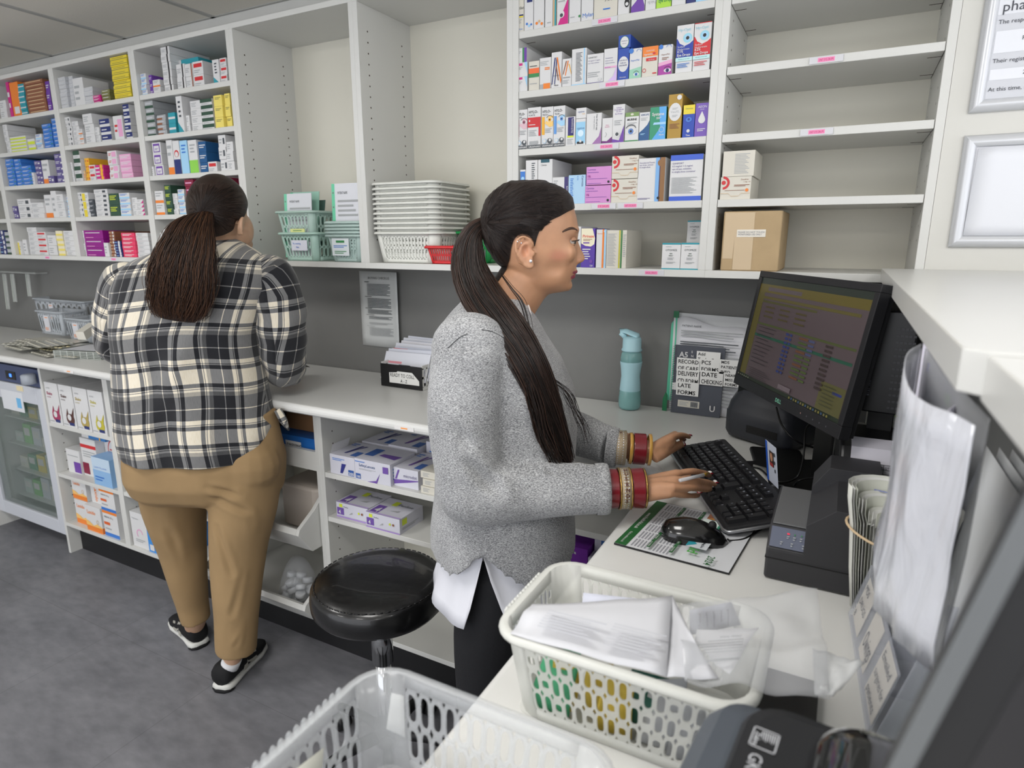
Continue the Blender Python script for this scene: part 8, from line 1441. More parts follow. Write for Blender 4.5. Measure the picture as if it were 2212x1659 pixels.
def bset(a, b, lst, gname, where):
 for i, (f0, f1, r_, mt, nr, lab, fl) in enumerate(lst):
  o, m, fr_ = bangle(a, b, f0, f1, r_, mt, ridges=nr, flare=fl); tag(o, lab, 'bangle', gname)
  if mt is STN:
   p0, p1, a_, b_, r0, d = fr_; mm = MB(); c = p0.lerp(p1, .5); cam_d = (CAMP - c).normalized(); cam_d = (cam_d - d * cam_d.dot(d)).normalized(); sd_ = d.cross(cam_d)
   for k in range(46):
    t_ = -1.7 + 3.4 * (k % 23) / 22; e = cam_d * cos(t_) + sd_ * sin(t_); q = p0.lerp(p1, .3 if k < 23 else .7) + e * (r0 + .0006); mm.disc(q, d, e.cross(d), .0013, DIA, 6)
   for k, ch in enumerate('HUSBNDS' if where == 'near' else 'V'): t_ = -.9 + k * .27; e = cam_d * cos(t_) + sd_ * sin(t_); q = p0.lerp(p1, .36) + e * (r0 + .0012); tn = e.cross(d).normalized(); mm.text(ch, q, d, tn * -1 if tn.z < 0 else tn, .010, mat((70, 20, 26), .4), bold=True)
   mm.build('rhinestones', o)
bset(A0, A1, [(-.02, .03, .0375, GOLD, 0, 'thin gold bangle nearest the jumper cuff, near wrist', 0), (.05, .34, .0372, RED, 9, 'stack of dark red bangles beside the cuff, near wrist', -.001), (.355, .385, .0395, GOLD, 0, 'gold rim bangle left of the rhinestone band, near wrist', 0), (.39, .60, .0385, STN, 0, 'rhinestone band with dark red lettering, near wrist', 0), (.605, .635, .0395, GOLD, 0, 'gold rim bangle right of the rhinestone band, near wrist', 0), (.65, .93, .0365, RED, 9, 'stack of dark red bangles next to the hand, near wrist', .001), (.945, .985, .0372, GOLD, 0, 'thin gold bangle at the base of the near hand', 0)], 'bangles on the near wrist', 'near')
B0, B1 = oz(1320, 965, 1.080), oz(1412, 972, 1.076)
bset(B0, B1, [(.06, .34, .0385, STN, 0, 'rhinestone band with heart beside the far cuff', 0), (.42, .49, .0350, AMB, 0, 'amber bangle left of the red stack, far wrist', 0), (.52, .80, .0345, RED, 8, 'stack of dark red bangles on the far wrist', 0), (.86, .93, .0352, AMB, 0, 'amber bangle at the base of the far hand', 0)], 'bangles on the far wrist', 'far')
NR_, NS = mat((176, 22, 40), .12, coat=1), mat((205, 200, 190), .2, .5)
for k, mt in enumerate((NR_, NR_, NS, NR_)):
 d = (tip[k] - dst[k]).normalized(); nail(pA, tip[k] + d * .004 + V((0, 0, .0045)), d, HZt, mt, .0125, .0052); nail(pA, tip[k] + d * .0005 + V((0, 0, .0062)), d, HZt, mat((216, 214, 212), .2), .004, .0044)
d = thL_d = (V(thL[-1]) - V(thL[-2])).normalized(); nail(pA, V(thL[-1]) + d * .004 + V((0, 0, .003)) - _h * .006, d, -_h + V((0, 0, .6)), NR_, .013, .0062); nail(pA, V(thL[-1]) + d * .000 + V((0, 0, .0045)) - _h * .0068, d, -_h + V((0, 0, .6)), mat((216, 214, 212), .2), .004, .005)
for k in range(4): d = (tipL[k] - midL[k]).normalized(); nail(pA, tipL[k] + d * .004 + V((0, 0, .004)), d, HZt, mat((120, 20, 42), .15, coat=1), .011, .0048)
t = thing('pen', oz(1500, 1030, 1.09), 'clear ballpoint pen held between index and middle finger of the near hand', 'pen'); q0, q1 = oz(1468, 1038, 1.100), oz(1520, 1026, 1.098); q2 = oz(1533, 1021, 1.092)
MB().tube([q0, q1], .0036, mat((214, 216, 220), .1, alpha=.7, spec=.8), 6).build('barrel', t); MB().tube([q1, q1.lerp(q2, .55), q2], [.0034, .0022, .0005], mat((186, 150, 60), .3, .7), 8).build('tip', t)
HB = (24, 18, 16); HCm = hair_mat('hair_nearly_black', (15, 11, 11), (52, 38, 32), (110, 2.5)); hx, hz_ = co @ RR, co[:, 2]
def pq(px, py, dw=-.06): p = PA(px, py, dw); return (uu(p), p.z)
FACE = [pq(1246, 449, 0), pq(1236, 455), pq(1222, 462), pq(1205, 471), pq(1189, 479), pq(1176, 488), pq(1166, 500), pq(1160, 514), pq(1157, 530), pq(1155, 546), pq(1152, 536), pq(1151, 522), pq(1140, 508), pq(1124, 506), pq(1110, 520), pq(1106, 540), pq(1104, 562), pq(1094, 588), pq(1080, 606), pq(1060, 640), pq(1060, 800), pq(1330, 800), pq(1330, 440)]
inside = inpoly(hx, hz_, FACE); dist = pdist(hx, hz_, FACE); low = hz_ < PA(1100, 600).z - .0; keep = (~inside) & (hz_ > PA(1090, 612).z) & (hx < .145) & (hx > -.12) & (np.abs(co @ np.array(_h) - W0) < .086)
nm = normals(co, fs); tie = np.array([uu(PA(1049, 483)), PA(1049, 483).z]); ang = np.arctan2(hz_ - tie[1], hx - tie[0]); lat = (co @ np.array(_h) - W0); rr_ = np.hypot(hx - tie[0], hz_ - tie[1])
ang3 = np.arctan2(hz_ - tie[1], np.sign(lat) * np.hypot(hx - tie[0], lat * 1.0) + 1e-6)
th_ = np.minimum(.0095, .0012 + .42 * dist); hc = co + nm * th_[:, None]
for i in np.nonzero(keep)[0]: hc[i] += nm[i] * (.0022 * mnoise.noise(V((ang[i] * 16, lat[i] * 30, rr_[i] * 5))) * min(1, dist[i] * 60))
kf = [f for f in fs if all(keep[list(f)])]; used = sorted({i for f in kf for i in f}); re = {o_: n_ for n_, o_ in enumerate(used)}; hc2 = hc[used]; kf2 = [tuple(re[i] for i in f) for f in kf]
hc2 = rimsmooth(hc2, kf2); uvh = np.stack([(ang + lat * 6)[used], rr_[used] * 8], 1); hp = mesh_obj('hair', hc2, kf2, HCm, pA, uv=uvh); tag(hp, 'sleek nearly black hair pulled back')
HM = [mat(c, .38, spec=.4) for c in ((20, 15, 14), (30, 22, 20), (40, 29, 25), (24, 17, 16))]; HMe = [mat(c, .4, spec=.4) for c in ((30, 22, 19), (44, 31, 26), (60, 42, 34), (24, 18, 16), (36, 26, 22))]
rnd = random.Random(2)
bvc = BVHTree.FromPolygons([V(c) for c in hc2.tolist()], kf2); m = MB()
for s_ in range(520):
 sx_, sy_ = rnd.uniform(1062, 1244), rnd.uniform(394, 560); pts = []
 for k in range(9):
  f = k / 8; px, py = sx_ + (1051 - sx_) * f, sy_ + (482 - sy_) * f + (-14 * sin(pi * f) if sy_ < 480 else 6 * sin(pi * f)); d = ray(px, py).normalized(); h_ = bvc.ray_cast(CAMP, d)
  if h_[0] is None: continue
  if pts and (h_[0] - pts[-1]).length > .045: break
  pts.append(h_[0] - d * .0004)
 if len(pts) > 3: m.tube(spline(pts, 2), .00042, HM[s_ % 4], 3, caps=False)
HL = [(1246, 449), (1236, 455), (1222, 462), (1205, 471), (1189, 479), (1176, 488), (1168, 498)]
for s_ in range(260):
 q = rnd.uniform(0, len(HL) - 1.01); i = int(q); bx = HL[i][0] + (HL[i + 1][0] - HL[i][0]) * (q - i) + rnd.uniform(-1, 2.2); by = HL[i][1] + (HL[i + 1][1] - HL[i][1]) * (q - i) + rnd.uniform(-1, 2.6); pts = []
 for k in range(6):
  f = k / 5 * .4; px, py = bx + (1051 - bx) * f, by + (482 - by) * f - 10 * sin(pi * f); a_ = snap(px, py); d = ray(px, py).normalized(); h_ = bvc.ray_cast(CAMP, d); p = h_[0] if h_[0] is not None else a_
  if p is not None: pts.append(p - d * .0005)
 if len(pts) > 3 and max((pts[k + 1] - pts[k]).length for k in range(len(pts) - 1)) < .012: m.tube(pts, [.0003] + [.00045] * (len(pts) - 1), HM[s_ % 4], 3, caps=False)
m.build('combed_strands', hp)
TIE = PA(1047, 483, -.005); m = MB()
for k in range(3): c = TIE + _r * (-.003 + .004 * k); m.tube([c + V((0, 0, .0)) + (_h * cos(a) + (V((0, 0, 1)) * .95 + _r * .25) * sin(a)) * .0125 for a in [2 * pi * i / 20 for i in range(21)]], .0032, BLACK, 7)
m.build('hair_tie', hp)
PT = [PA(1058, 482, -.005), PA(1040, 486, -.01), PA(1022, 505, -.02), PA(1012, 540, -.03), PA(1014, 585, -.045), PA(1036, 632, -.07), PA(1072, 682, -.12), PA(1112, 738, -.165), PA(1146, 800, -.18), PA(1176, 870, -.17), PA(1204, 940, -.155), PA(1228, 1002, -.15)]
PW = [.010, .014, .021, .030, .036, .040, .040, .037, .034, .030, .022, .010]
m = MB(); fine = spline(PT, 4); m.tube(fine, [(interp(PW, k / (len(fine) - 1)) * .72, interp(PW, k / (len(fine) - 1)) * .36) for k in range(len(fine))], mat((16, 12, 12), .5), 16, up=None); po = m.build('ponytail', hp)
strands('ponytail_strands', po, PT, PW, 560, HMe, .00085, rnd, wave=.0012, core=.75, frizz=.006, depthf=.62)
strands('loose_lock', po, [PA(1082, 590, -.05), PA(1106, 622, -.085), PA(1128, 650, -.10), PA(1141, 690, -.12), PA(1150, 730, -.15)], [.002, .004, .007, .007, .004], 12, HM, .0005, rnd)
strands('loose_strands', po, [PA(1150, 800, -.17), PA(1215, 840, -.13), PA(1250, 900, -.12), PA(1272, 960, -.13)], [.006, .008, .008, .010], 14, HM, .0005, rnd, wave=.002)
strands('loose_strands', po, [PA(1140, 790, -.19), PA(1160, 880, -.19), PA(1185, 960, -.18), PA(1215, 1010, -.17)], [.012, .016, .014, .012], 60, HMe, .0007, rnd, wave=.002)
# person in the plaid shirt, from behind
def plaid():
 m, nt, p = newmat('plaid_flannel'); L = nt.links.new; tc = N(nt, 'ShaderNodeTexCoord'); sp = N(nt, 'ShaderNodeSeparateXYZ'); L(tc.outputs['UV'], sp.inputs[0]); outs = []
 for ax, per, off_ in ((0, .198, .05), (1, .185, .07)):
  a = N(nt, 'ShaderNodeMath', operation='MULTIPLY_ADD'); L(sp.outputs[ax], a.inputs[0]); a.inputs[1].default_value = 1 / per; a.inputs[2].default_value = off_ / per; f = N(nt, 'ShaderNodeMath', operation='FRACT'); L(a.outputs[0], f.inputs[0])
  rp = N(nt, 'ShaderNodeValToRGB'); rp.color_ramp.interpolation = 'CONSTANT'; e = rp.color_ramp.elements
  st = [(0, 0), (.205, 1), (.222, 0), (.40, 1), (.47, .0), (.482, 1), (.50, 0), (.565, 1), (.80, 0), (.865, 1), (.885, .0), (.897, 1), (.93, .35)]
  e[0].position = 0; e[0].color = (0, 0, 0, 1); e[1].position = st[1][0]; e[1].color = (1, 1, 1, 1)
  for q, v in st[2:]: n_ = e.new(q); n_.color = (v, v, v, 1)
  L(f.outputs[0], rp.inputs[0]); outs.append(rp.outputs[0])
 ad = N(nt, 'ShaderNodeMath', operation='ADD'); L(outs[0], ad.inputs[0]); L(outs[1], ad.inputs[1]); hf = N(nt, 'ShaderNodeMath', operation='MULTIPLY'); L(ad.outputs[0], hf.inputs[0]); hf.inputs[1].default_value = .5
 tw = N(nt, 'ShaderNodeMapping'); tw.inputs['Rotation'].default_value = (0, 0, .8); tw.inputs['Scale'].default_value = (900, 60, 1); L(tc.outputs['UV'], tw.inputs[0]); nz = N(nt, 'ShaderNodeTexNoise', Scale=1.0, Detail=1.0); L(tw.outputs[0], nz.inputs['Vector'])
 rp = N(nt, 'ShaderNodeValToRGB'); e = rp.color_ramp.elements; e[0].color = (*srgb((20, 21, 27)), 1); e[1].color = (*srgb((218, 209, 190)), 1); q = e.new(.5); q.color = (*srgb((112, 112, 112)), 1)
 L(hf.outputs[0], rp.inputs[0]); mx = N(nt, 'ShaderNodeMix', data_type='RGBA', blend_type='OVERLAY'); mx.inputs[0].default_value = .35; L(rp.outputs[0], mx.inputs[6]); L(nz.outputs[0], mx.inputs[7]); L(mx.outputs[2], p.inputs['Base Color']); p.inputs['Roughness'].default_value = .95; p.inputs['Sheen Weight'].default_value = .2; return m
PLD = plaid(); WB = 2.02
def PB_(px, py, w=WB): return ow(px, py, w)
SKB = skin_mat('skin_light_olive', (190, 152, 124)); bm = MB()
HCt = PB_(472, 452, 2.02); hr = Matrix.Rotation(-.35, 3, 'X') @ Matrix.Rotation(.10, 3, 'Y')
ell(bm, HCt, .080, .095, .098, SK, rot=hr, n=24, k=13); FC = HCt + _r * .022 + _h * .055 + V((0, 0, -.062)); ell(bm, FC, .056, .060, .066, SK, n=20, k=11)
ell(bm, FC + _r * .018 + _h * .052 + V((0, 0, .0)), .011, .020, .013, SK); ell(bm, FC + _r * .01 + _h * .03 + V((0, 0, -.045)), .03, .03, .02, SK)
bm.tube([HCt + V((0, 0, -.05)) + _h * .0, PB_(470, 530, 2.03), PB_(455, 580, 2.02)], [(.052, .05), (.055, .052), (.075, .07)], SK, 18)
EB = PB_(520, 489, 1.985); ell(bm, EB, .008, .017, .030, SK, rot=Matrix.Rotation(.25, 3, 'Y')); bm.tube([EB + _r * .006 + _h * .012 + V((0, 0, .018)), EB + _r * .009 + V((0, 0, .029)), EB + _r * .010 - _h * .012 + V((0, 0, .018)), EB + _r * .008 - _h * .013 + V((0, 0, -.004)), EB + _r * .004 - _h * .004 + V((0, 0, -.028))], .004, SK, 8)
SHL, SHR = PB_(268, 612, 2.02), PB_(586, 600, 2.02); ELL, ELR = PB_(246, 740, 2.06), PB_(617, 775, 2.04)
HRt, HLt = uw(uu(ELR) - .06, 2.27, CTZ + .045), uw(uu(ELL) + .16, 2.27, CTZ + .045)
bm.loft([ring_uw(uu(PB_((a + b) / 2, py)), WB + .01, PB_(0, py).z if 0 else PB_((a + b) / 2, py).z, (uu(PB_(b, py)) - uu(PB_(a, py))) / 2 * .86, .11, 24) for py, a, b in ((980, 290, 610), (900, 285, 588), (800, 278, 560), (700, 272, 556), (620, 275, 560), (580, 320, 540))], SK)
for S_, E_2, H_ in ((SHL, ELL, HLt), (SHR, ELR, HRt)): bm.tube([S_, E_2], [.055, .045], SK, 14); bm.tube([E_2, E_2.lerp(H_, .6), H_], [.045, .036, .027], SK, 14)
for H_, sg in ((HRt, 1), (HLt, -1)):
 fd = (_h * .9 - _r * .35 * sg).normalized(); sd_ = fd.cross(V((0, 0, 1)))
 for k in range(4): K = H_ + fd * .075 + sd_ * ((k - 1.5) * .019); bm.tube([H_, H_ + fd * .04 + sd_ * ((k - 1.5) * .013), K], [.016, .014, .0105], SK, 10); finger(bm, [K, K + fd * .028 + V((0, 0, .002)), K + fd * .048 + V((0, 0, -.010)), K + fd * .058 + V((0, 0, -.022))], .009, .007, SK)
 finger(bm, [H_ + fd * .01 - sd_ * .02 * sg * -1, H_ + fd * .035 + sd_ * .036 * -sg, H_ + fd * .06 + sd_ * .042 * -sg + V((0, 0, -.01))], .012, .008, SK)
hL, tL, hR, tR = oz(432, 1396, .0), oz(388, 1347, .0), oz(482, 1490, .0), oz(561, 1400, .0)
tL = hL + (tL - hL).normalized() * .25; tR = hR + (tR - hR).normalized() * .25
aL, aR = (V((h_.x, h_.y, .05)) + (t_ - h_).normalized() * .036 for h_, t_ in ((hL, tL), (hR, tR)))
LG = {-1: [(PB_(372, 1000, 2.04)), PB_(382, 1120, 2.08), PB_(403, 1225, 2.10), PB_(421, 1330, 2.12), aL], 1: [PB_(520, 1000, 2.0), PB_(518, 1120, 1.97), PB_(512, 1230, 1.94), PB_(507, 1340, 1.92), PB_(503, 1420, 1.91), aR]}
for sg in (-1, 1): bm.tube(LG[sg], [.10, .085, .062, .046,   .030, .026][:len(LG[sg])], SK, 16)
cb_, fb_ = fuse(bm, .0045, 4)
pB = mesh_obj('person', cb_, fb_, SKB); tag(pB, 'person in black and cream plaid shirt and tan trousers, back turned, at the counter', 'person')
RB_ = [(512, 448, 500, .035, 2.05), (520, 425, 512, .06, 2.045), (532, 385, 528, .085, 2.04), (548, 335, 556, .105, 2.03), (568, 292, 582, .125, 2.02), (592, 268, 598, .138, 2.015), (625, 258, 596, .148, 2.01), (670, 256, 574, .152, 2.01), (720, 258, 560, .155, 2.01), (780, 264, 566, .158, 2.01), (850, 270, 580, .163, 2.0), (910, 276, 594, .17, 2.0), (955, 280, 606, .175, 2.0), (985, 286, 606, .176, 2.0), (1000, 290, 604, .176, 2.0)]
NU = 96; co, uv, fs_ = [], [], []
def rowat(t_):
 x = t_ * (len(RB_) - 1); i = min(int(x), len(RB_) - 2); f = x - i; return [RB_[i][k] * (1 - f) + RB_[i + 1][k] * f for k in range(5)]
NR2 = 66; zt_ = PB_(430, 512).z
for j in range(NR2 + 1):
 py, xl, xr, hd, wc = rowat(j / NR2); a_, b_ = PB_(xl, py), PB_(xr, py); uc, ru = (uu(a_) + uu(b_)) / 2, (uu(b_) - uu(a_)) / 2
 for k in range(NU + 1):
  th_ = -2 * pi * k / NU + pi / 2; ca, sa = cos(th_), sin(th_); ex = 2 / 2.35; x = ru * abs(ca) ** ex * (1 if ca > 0 else -1); y = hd * abs(sa) ** ex * (1 if sa > 0 else -1); z = PB_((xl + xr) / 2, py, WB - .8 * hd * min(1, .3 + j / NR2)).z - .03 * (x / .2) * (a_.z - b_.z)
  y *= .7 if sa > 0 else 1; s2 = j / NR2; y -= .012 * sin(x * 38 + 1.3 * sin(s2 * 5)) * s2 * (1 if sa < 0 else 0) * .7; y -= .010 * mnoise.noise(V((x * 11, z * 7, 3))) ; y -= .014 * math.exp(-((x - .06 - (z - 1.2) * .5) / .03) ** 2) * math.exp(-((z - 1.12) / .16) ** 2) * (1 if sa < 0 else 0)
  if s2 > .78:  # tail: cut up at the sides
   q = (s2 - .78) / .22; side = max(0, abs(ca) - .74) / .26; z += .09 * side ** 1.4 * q * (1 if ca > 0 else .7)
  co.append(tuple(uw(uc + x, wc + y, z))); xx = x * (1.12 + .25 * (abs(x) / ru if ru else 0) ** 3) if sa < 0 else 1.6 * ru - x
  uv.append((xx + .006 * sin(z * 22), (zt_ - z) + .016 * sin(x * 9 + 1) + .08 * max(0, .12 - s2) * abs(x) * 20))
  if j < NR2 and k < NU: i0 = j * (NU + 1) + k; fs_.append((i0, i0 + NU + 1, i0 + NU + 2, i0 + 1))
so = mesh_obj('plaid_shirt', np.array(co), fs_, PLD, pB, uv=np.array(uv)); tag(so, 'black, grey and cream plaid flannel shirt'); s_ = so.modifiers.new('s', 'SOLIDIFY'); s_.thickness = .002
def sleeve(path, rad, nm, seed, u0=0):
 fine = spline(path, 6); n_ = len(fine); co, uv, fs_ = [], [], []; prev = _r; L_ = 0; NN = 40
 for i, p in enumerate(fine):
  t_ = (fine[min(i + 1, n_ - 1)] - fine[max(i - 1, 0)]).normalized(); a = (prev - t_ * prev.dot(t_)).normalized(); prev = a; b = t_.cross(a); r_ = interp(rad, i / (n_ - 1)); L_ += (p - fine[i - 1]).length if i else 0
  for k in range(NN + 1):
   th_ = 2 * pi * k / NN + pi / 2; rr2 = r_ * (1 + .07 * mnoise.noise(V((cos(th_) * 2, sin(th_) * 2 + seed, L_ * 14))) + .03 * sin(L_ * 70 + 2 * cos(th_ + seed)) * min(1, L_ * 6)); co.append(tuple(p + a * (rr2 * cos(th_)) + b * (rr2 * sin(th_)))); uv.append((u0 + r_ * (th_ - pi / 2) * .98, L_ + .05))
   if i < n_ - 1 and k < NN: i0 = i * (NN + 1) + k; fs_.append((i0, i0 + 1, i0 + NN + 2, i0 + NN + 1))
 o = mesh_obj(nm, np.array(co), fs_, PLD, so, uv=np.array(uv)); s_ = o.modifiers.new('s', 'SOLIDIFY'); s_.thickness = .002; return o
sleeve([PB_(545, 572, 2.02), SHR + V((0, 0, -.004)), PB_(602, 660, 2.02), PB_(610, 725, 2.03), PB_(613, 775, 2.045), PB_(612, 795, 2.09), ELR.lerp(HRt, .62)], [.030, .074, .079, .077, .073, .070, .064, .056], 'sleeve', 1)
sleeve([PB_(300, 585, 2.02), SHL + V((0, 0, -.004)), PB_(254, 665, 2.03), PB_(250, 720, 2.05), PB_(256, 752, 2.08), ELL.lerp(HLt, .6)], [.030, .066, .068, .066, .062, .056, .052], 'sleeve', 4, .03)
c_ = ELR.lerp(HRt, .60); d_ = (HRt - ELR).normalized(); sleeve([PB_(598, 798, 2.06), PB_(612, 808, 2.05), PB_(626, 822, 2.03)], [.030, .034, .012], 'cuff_flap', 2)
sleeve([PB_(455, 536, 2.05), PB_(470, 526, 2.045), PB_(486, 512, 2.04)], [.062, .058, .054], 'collar', 3)
m = MB(); a, b, c, d = PB_(598, 893, 1.99), PB_(612, 903, 1.96), PB_(628, 932, 1.97), PB_(606, 915, 1.99)
sleeve([PB_(600, 885, 1.98), PB_(612, 908, 1.98), PB_(624, 930, 1.98)], [.012, .013, .002], 'shirt_corner', 5)
TK = mat((148, 122, 86), .85, var=.06, vscale=10, bump=.0004, bscale=700); tm = MB()
tm.loft([ring_uw((uu(PB_(a, py)) + uu(PB_(b, py))) / 2, w_, (PB_(a, py).z + PB_(b, py).z) / 2, (uu(PB_(b, py)) - uu(PB_(a, py))) / 2, hd, 40, 2.3) for py, a, b, w_, hd in ((880, 292, 600, 1.985, .11), (930, 286, 610, 1.99, .13), (985, 284, 618, 2.0, .165), (1020, 287, 617, 2.0, .165), (1050, 296, 612, 2.01, .15), (1066, 310, 600, 2.02, .12))], TK)
def leg(pts, rd): P_ = spline(pts, 4); tm.tube(P_, [(interp([a for a, b in rd], k / (len(P_) - 1)), interp([b for a, b in rd], k / (len(P_) - 1))) for k in range(len(P_))], TK, 30, up=tuple(_r))
leg([PB_(372, 1010, 2.03), PB_(377, 1090, 2.06), PB_(392, 1170, 2.09), PB_(405, 1240, 2.10), PB_(416, 1300, 2.115), PB_(424, 1338, 2.12)], [(.115, .13), (.104, .112), (.082, .09), (.066, .075), (.055, .062), (.049, .056)])
leg([PB_(530, 1010, 1.99), PB_(526, 1090, 1.965), PB_(517, 1170, 1.95), PB_(512, 1250, 1.93), PB_(511, 1330, 1.915), PB_(511, 1404, 1.91)], [(.120, .135), (.108, .115), (.094, .10), (.082, .086), (.072, .074), (.066, .066)])
ell(tm, PB_(362, 1000, 1.96), .095, .085, .10, TK); ell(tm, PB_(535, 1000, 1.945), .105, .09, .105, TK)
ct, ft = fuse(tm, .0065, 6); nt_ = normals(ct, ft)
for a, b, wd, dp in ((PB_(440, 1020, 1.86), PB_(447, 1085, 1.9), .010, .012), (PB_(450, 1050, 1.85), PB_(520, 1075, 1.85), .009, .008), (PB_(455, 1068, 1.86), PB_(560, 1120, 1.86), .010, .006), (PB_(438, 1055, 1.87), PB_(380, 1075, 1.93), .009, .007), (PB_(470, 1140, 1.86), PB_(500, 1240, 1.85), .010, .006), (PB_(545, 1120, 1.86), PB_(560, 1250, 1.85), .012, .005), (PB_(530, 1230, 1.85), PB_(500, 1330, 1.84), .010, .005), (PB_(548, 1330, 1.84), PB_(508, 1400, 1.84), .008, .006), (PB_(360, 1120, 1.97), PB_(392, 1230, 2.0), .012, .005), (PB_(430, 1150, 1.98), PB_(437, 1290, 2.03), .010, .006), (PB_(330, 1030, 1.93), PB_(350, 1150, 1.97), .02, .005)): crease(ct, nt_, a, b, wd, dp)
for i in range(len(ct)): ct[i] += nt_[i] * .003 * mnoise.noise(V((ct[i][0] * 12, ct[i][1] * 12, ct[i][2] * 6)))
tag(mesh_obj('trousers', ct, ft, TK, pB), 'tan tapered trousers')
SOLE = mat((205, 205, 200), .6); GP = mat((160, 158, 148), .7); UPR = mat((14, 14, 16), .8, bump=.0004, bscale=500)
def shoe(h_, t_, lab, hemt):
 h_, t_ = V((h_.x, h_.y, 0)), V((t_.x, t_.y, 0)); d = (t_ - h_).normalized(); s_ = V((-d.y, d.x, 0)); L_ = (t_ - h_).length; o = thing_part('trainer', pB)
 def sec(f, hw, z0, z1, lo=1, n=18, ex=.75): c = h_ + d * (L_ * f); return [c + s_ * (hw * cos(a) * (1 if sin(a) > 0 else lo)) + V((0, 0, (z0 + z1) / 2 + (z1 - z0) / 2 * abs(sin(a)) ** ex * (1 if sin(a) > 0 else -1))) for a in [2 * pi * k / n for k in range(n)]]
 m = MB(); m.loft([sec(f, w_, z0, z1, ex=.35) for f, w_, z0, z1 in ((-.06, .018, .006, .026), (-.03, .034, .001, .030), (.08, .039, .001, .028), (.3, .037, .001, .026), (.5, .040, .001, .024), (.72, .047, .001, .022), (.9, .040, .003, .022), (.985, .022, .012, .022))], SOLE); m.build('sole', o)
 m = MB(); m.loft([sec(f, w_, z0, z1) for f, w_, z0, z1 in ((-.05, .018, .026, .066), (-.03, .034, .024, .094), (.06, .040, .022, .098), (.22, .041, .02, .092), (.38, .041, .018, .084), (.55, .043, .016, .070), (.72, .046, .016, .056), (.88, .037, .02, .044), (.97, .02, .02, .034))], UPR); m.build('upper', o)
 m = MB(); m.loft([sec(f, w_, 0, z1, ex=.4) for f, w_, z1 in ((-.075, .020, .012), (-.03, .036, .014), (.02, .039, .010), (.06, .039, .004))], UPR); m.build('heel_tread', o)
 for sg in (-1, 1):
  m = MB(); q = lambda f, z, l=0: h_ + d * (L_ * f) + s_ * (sg * (.0405 + .004 * (f - .3) - max(0, z - .045) * .28 + l)) + V((0, 0, z))
  for P_ in ([(.28, .03), (.36, .03), (.42, .075), (.34, .078)], [(.36, .05), (.50, .028), (.56, .03), (.42, .07)], [(.50, .028), (.58, .03), (.60, .062), (.53, .066)]): m.prism([q(f, z) for f, z in P_], s_ * (sg * .0025), GP)
  m.build('grey_patch', o)
 a_, e_ = hemt[-1], (hemt[-2] - hemt[-1]) / (hemt[-2].z - hemt[-1].z); m = MB(); m.tube([a_, a_ + e_ * .045, a_ + e_ * .062], [(.032, .031), (.0335, .032), (.0335, .032)], mat((216, 216, 218), .8), 18, up=tuple(d)); m.build('sock', o)
def thing_part(n_, par): o = bpy.data.objects.new(n_, None); COL.objects.link(o); o.parent = par; return o
shoe(hL, tL, 'l', LG[-1]); shoe(hR, tR, 'r', LG[1])
HBm = hair_mat('hair_dark_brown', (18, 12, 10), (64, 44, 34), (60, 2)); hm = MB(); ell(hm, HCt + V((0, 0, .004)) - _h * .002, .087, .100, .102, 0, rot=hr, n=32, k=17); ell(hm, HCt - _h * .03 + V((0, 0, -.03)), .074, .066, .068, 0, n=28, k=13)
ch, fh = fuse(hm, .0045, 5); nh = normals(ch, fh); TB_ = np.array(PB_(440, 462, 1.91)); dv = ch - TB_; uvb = np.stack([np.arctan2(dv[:, 2], dv @ np.array(_r)) * 1.5, np.linalg.norm(dv, axis=1) * 10], 1)
fu, fz_, fwv = (ch - np.array(HCt)) @ np.array(_r), ch[:, 2] - HCt.z, (ch - np.array(HCt)) @ np.array(_h); cut = (fwv > -.006 + .9 * (fz_ + .02)) & (fz_ < .05) | (fz_ < -.085) | ((fu > .045) & (fz_ < -.035) & (fwv > -.045)); keep = ~cut
kf = [f for f in fh if all(keep[list(f)])]; used = sorted({i for f in kf for i in f}); re = {o_: n_ for n_, o_ in enumerate(used)}
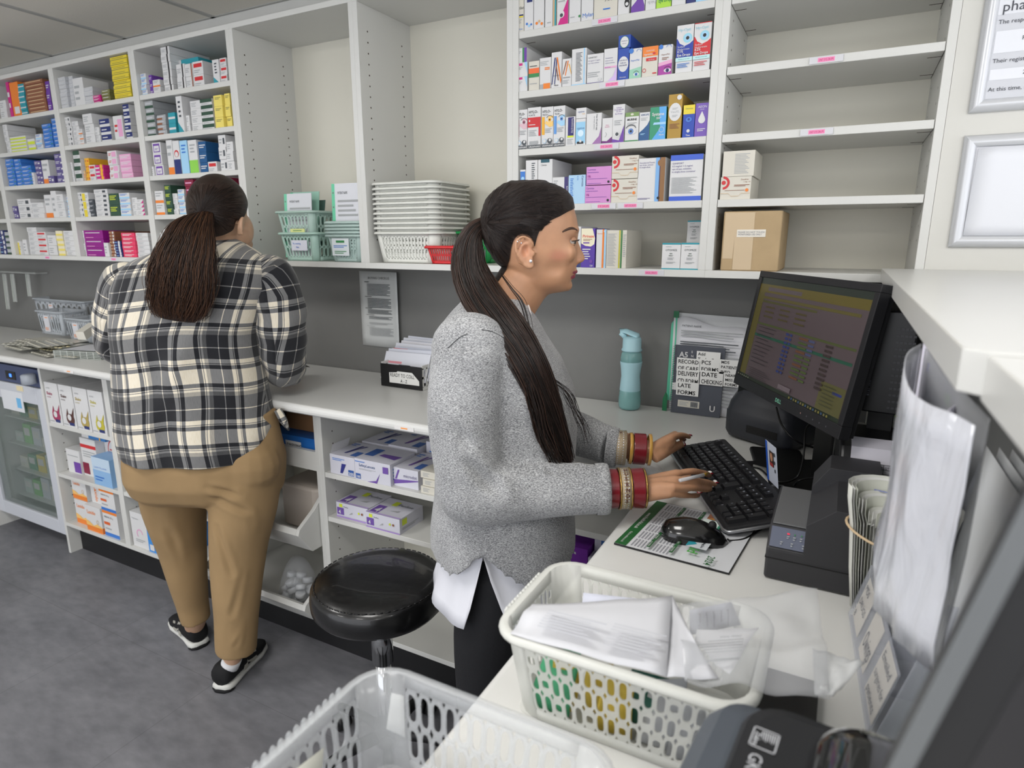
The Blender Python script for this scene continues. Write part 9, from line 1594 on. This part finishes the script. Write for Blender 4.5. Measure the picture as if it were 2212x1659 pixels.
kf = [tuple(re[i] for i in f) for f in kf]; hB = mesh_obj('hair', rimsmooth(ch[used], kf), kf, HBm, pB, uv=uvb[used]); tag(hB, 'dark brown hair gathered at the back of the head'); s_ = hB.modifiers.new('s', 'SOLIDIFY'); s_.thickness = .003
bvh = BVHTree.FromPolygons([V(c) for c in ch.tolist()], fh); rnd = random.Random(6); m = MB(); HB4 = [mat(c, .4, spec=.35) for c in ((24, 17, 14), (36, 26, 21), (46, 33, 26), (28, 20, 17))]
for s_i in range(420):
 sx_, sy_ = rnd.uniform(404, 535), rnd.uniform(398, 500); pts = []
 for k in range(8):
  f = k / 7; px, py = sx_ + (432 - sx_) * f, sy_ + (468 - sy_) * f - 8 * sin(pi * f); dd = ray(px, py).normalized(); h_ = bvh.ray_cast(CAMP, dd)
  if h_[0] is None or cut[fh[h_[2]][0]]: continue
  if pts and (h_[0] - pts[-1]).length > .05: break
  pts.append(h_[0] - dd * .0006)
 if len(pts) > 3: m.tube(spline(pts, 2), .0006, HB4[s_i % 4], 3, caps=False)
m.build('combed_strands', hB)
BRN = [mat(c, .45, spec=.35) for c in ((34, 22, 17), (50, 33, 24), (70, 47, 33), (40, 27, 20), (88, 60, 42))]
PP = [PB_(440, 466, 1.94), PB_(428, 476, 1.90), PB_(412, 505, 1.86), PB_(402, 545, 1.84), PB_(396, 590, 1.83), PB_(388, 630, 1.83), PB_(384, 665, 1.84), PB_(384, 690, 1.845)]; PWB = [.030, .046, .068, .086, .096, .094, .084, .062]
m = MB(); fine = spline(PP, 4); m.tube(fine, [(interp(PWB, k / (len(fine) - 1)) * .84, interp(PWB, k / (len(fine) - 1)) * .28) for k in range(len(fine))], mat((30, 20, 16), .6), 20, up=tuple(_r)); pb = m.build('ponytail', hB)
strands('ponytail_waves', pb, PP, PWB, 2000, BRN, .00065, rnd, wave=.0045, core=.4, frizz=.016, depthf=.42, steps=26)
t = thing('pen', PB_(660, 790, 2.1), 'pen tip poking out beyond the plaid cuff over the worktop', 'pen'); MB().tube([PB_(640, 788, 2.2), PB_(662, 791, 2.12)], .003, mat((120, 90, 60), .5), 6).tube([PB_(662, 791, 2.12), PB_(669, 793, 2.09)], [.0028, .0005], BLACK, 6).build('barrel', t)
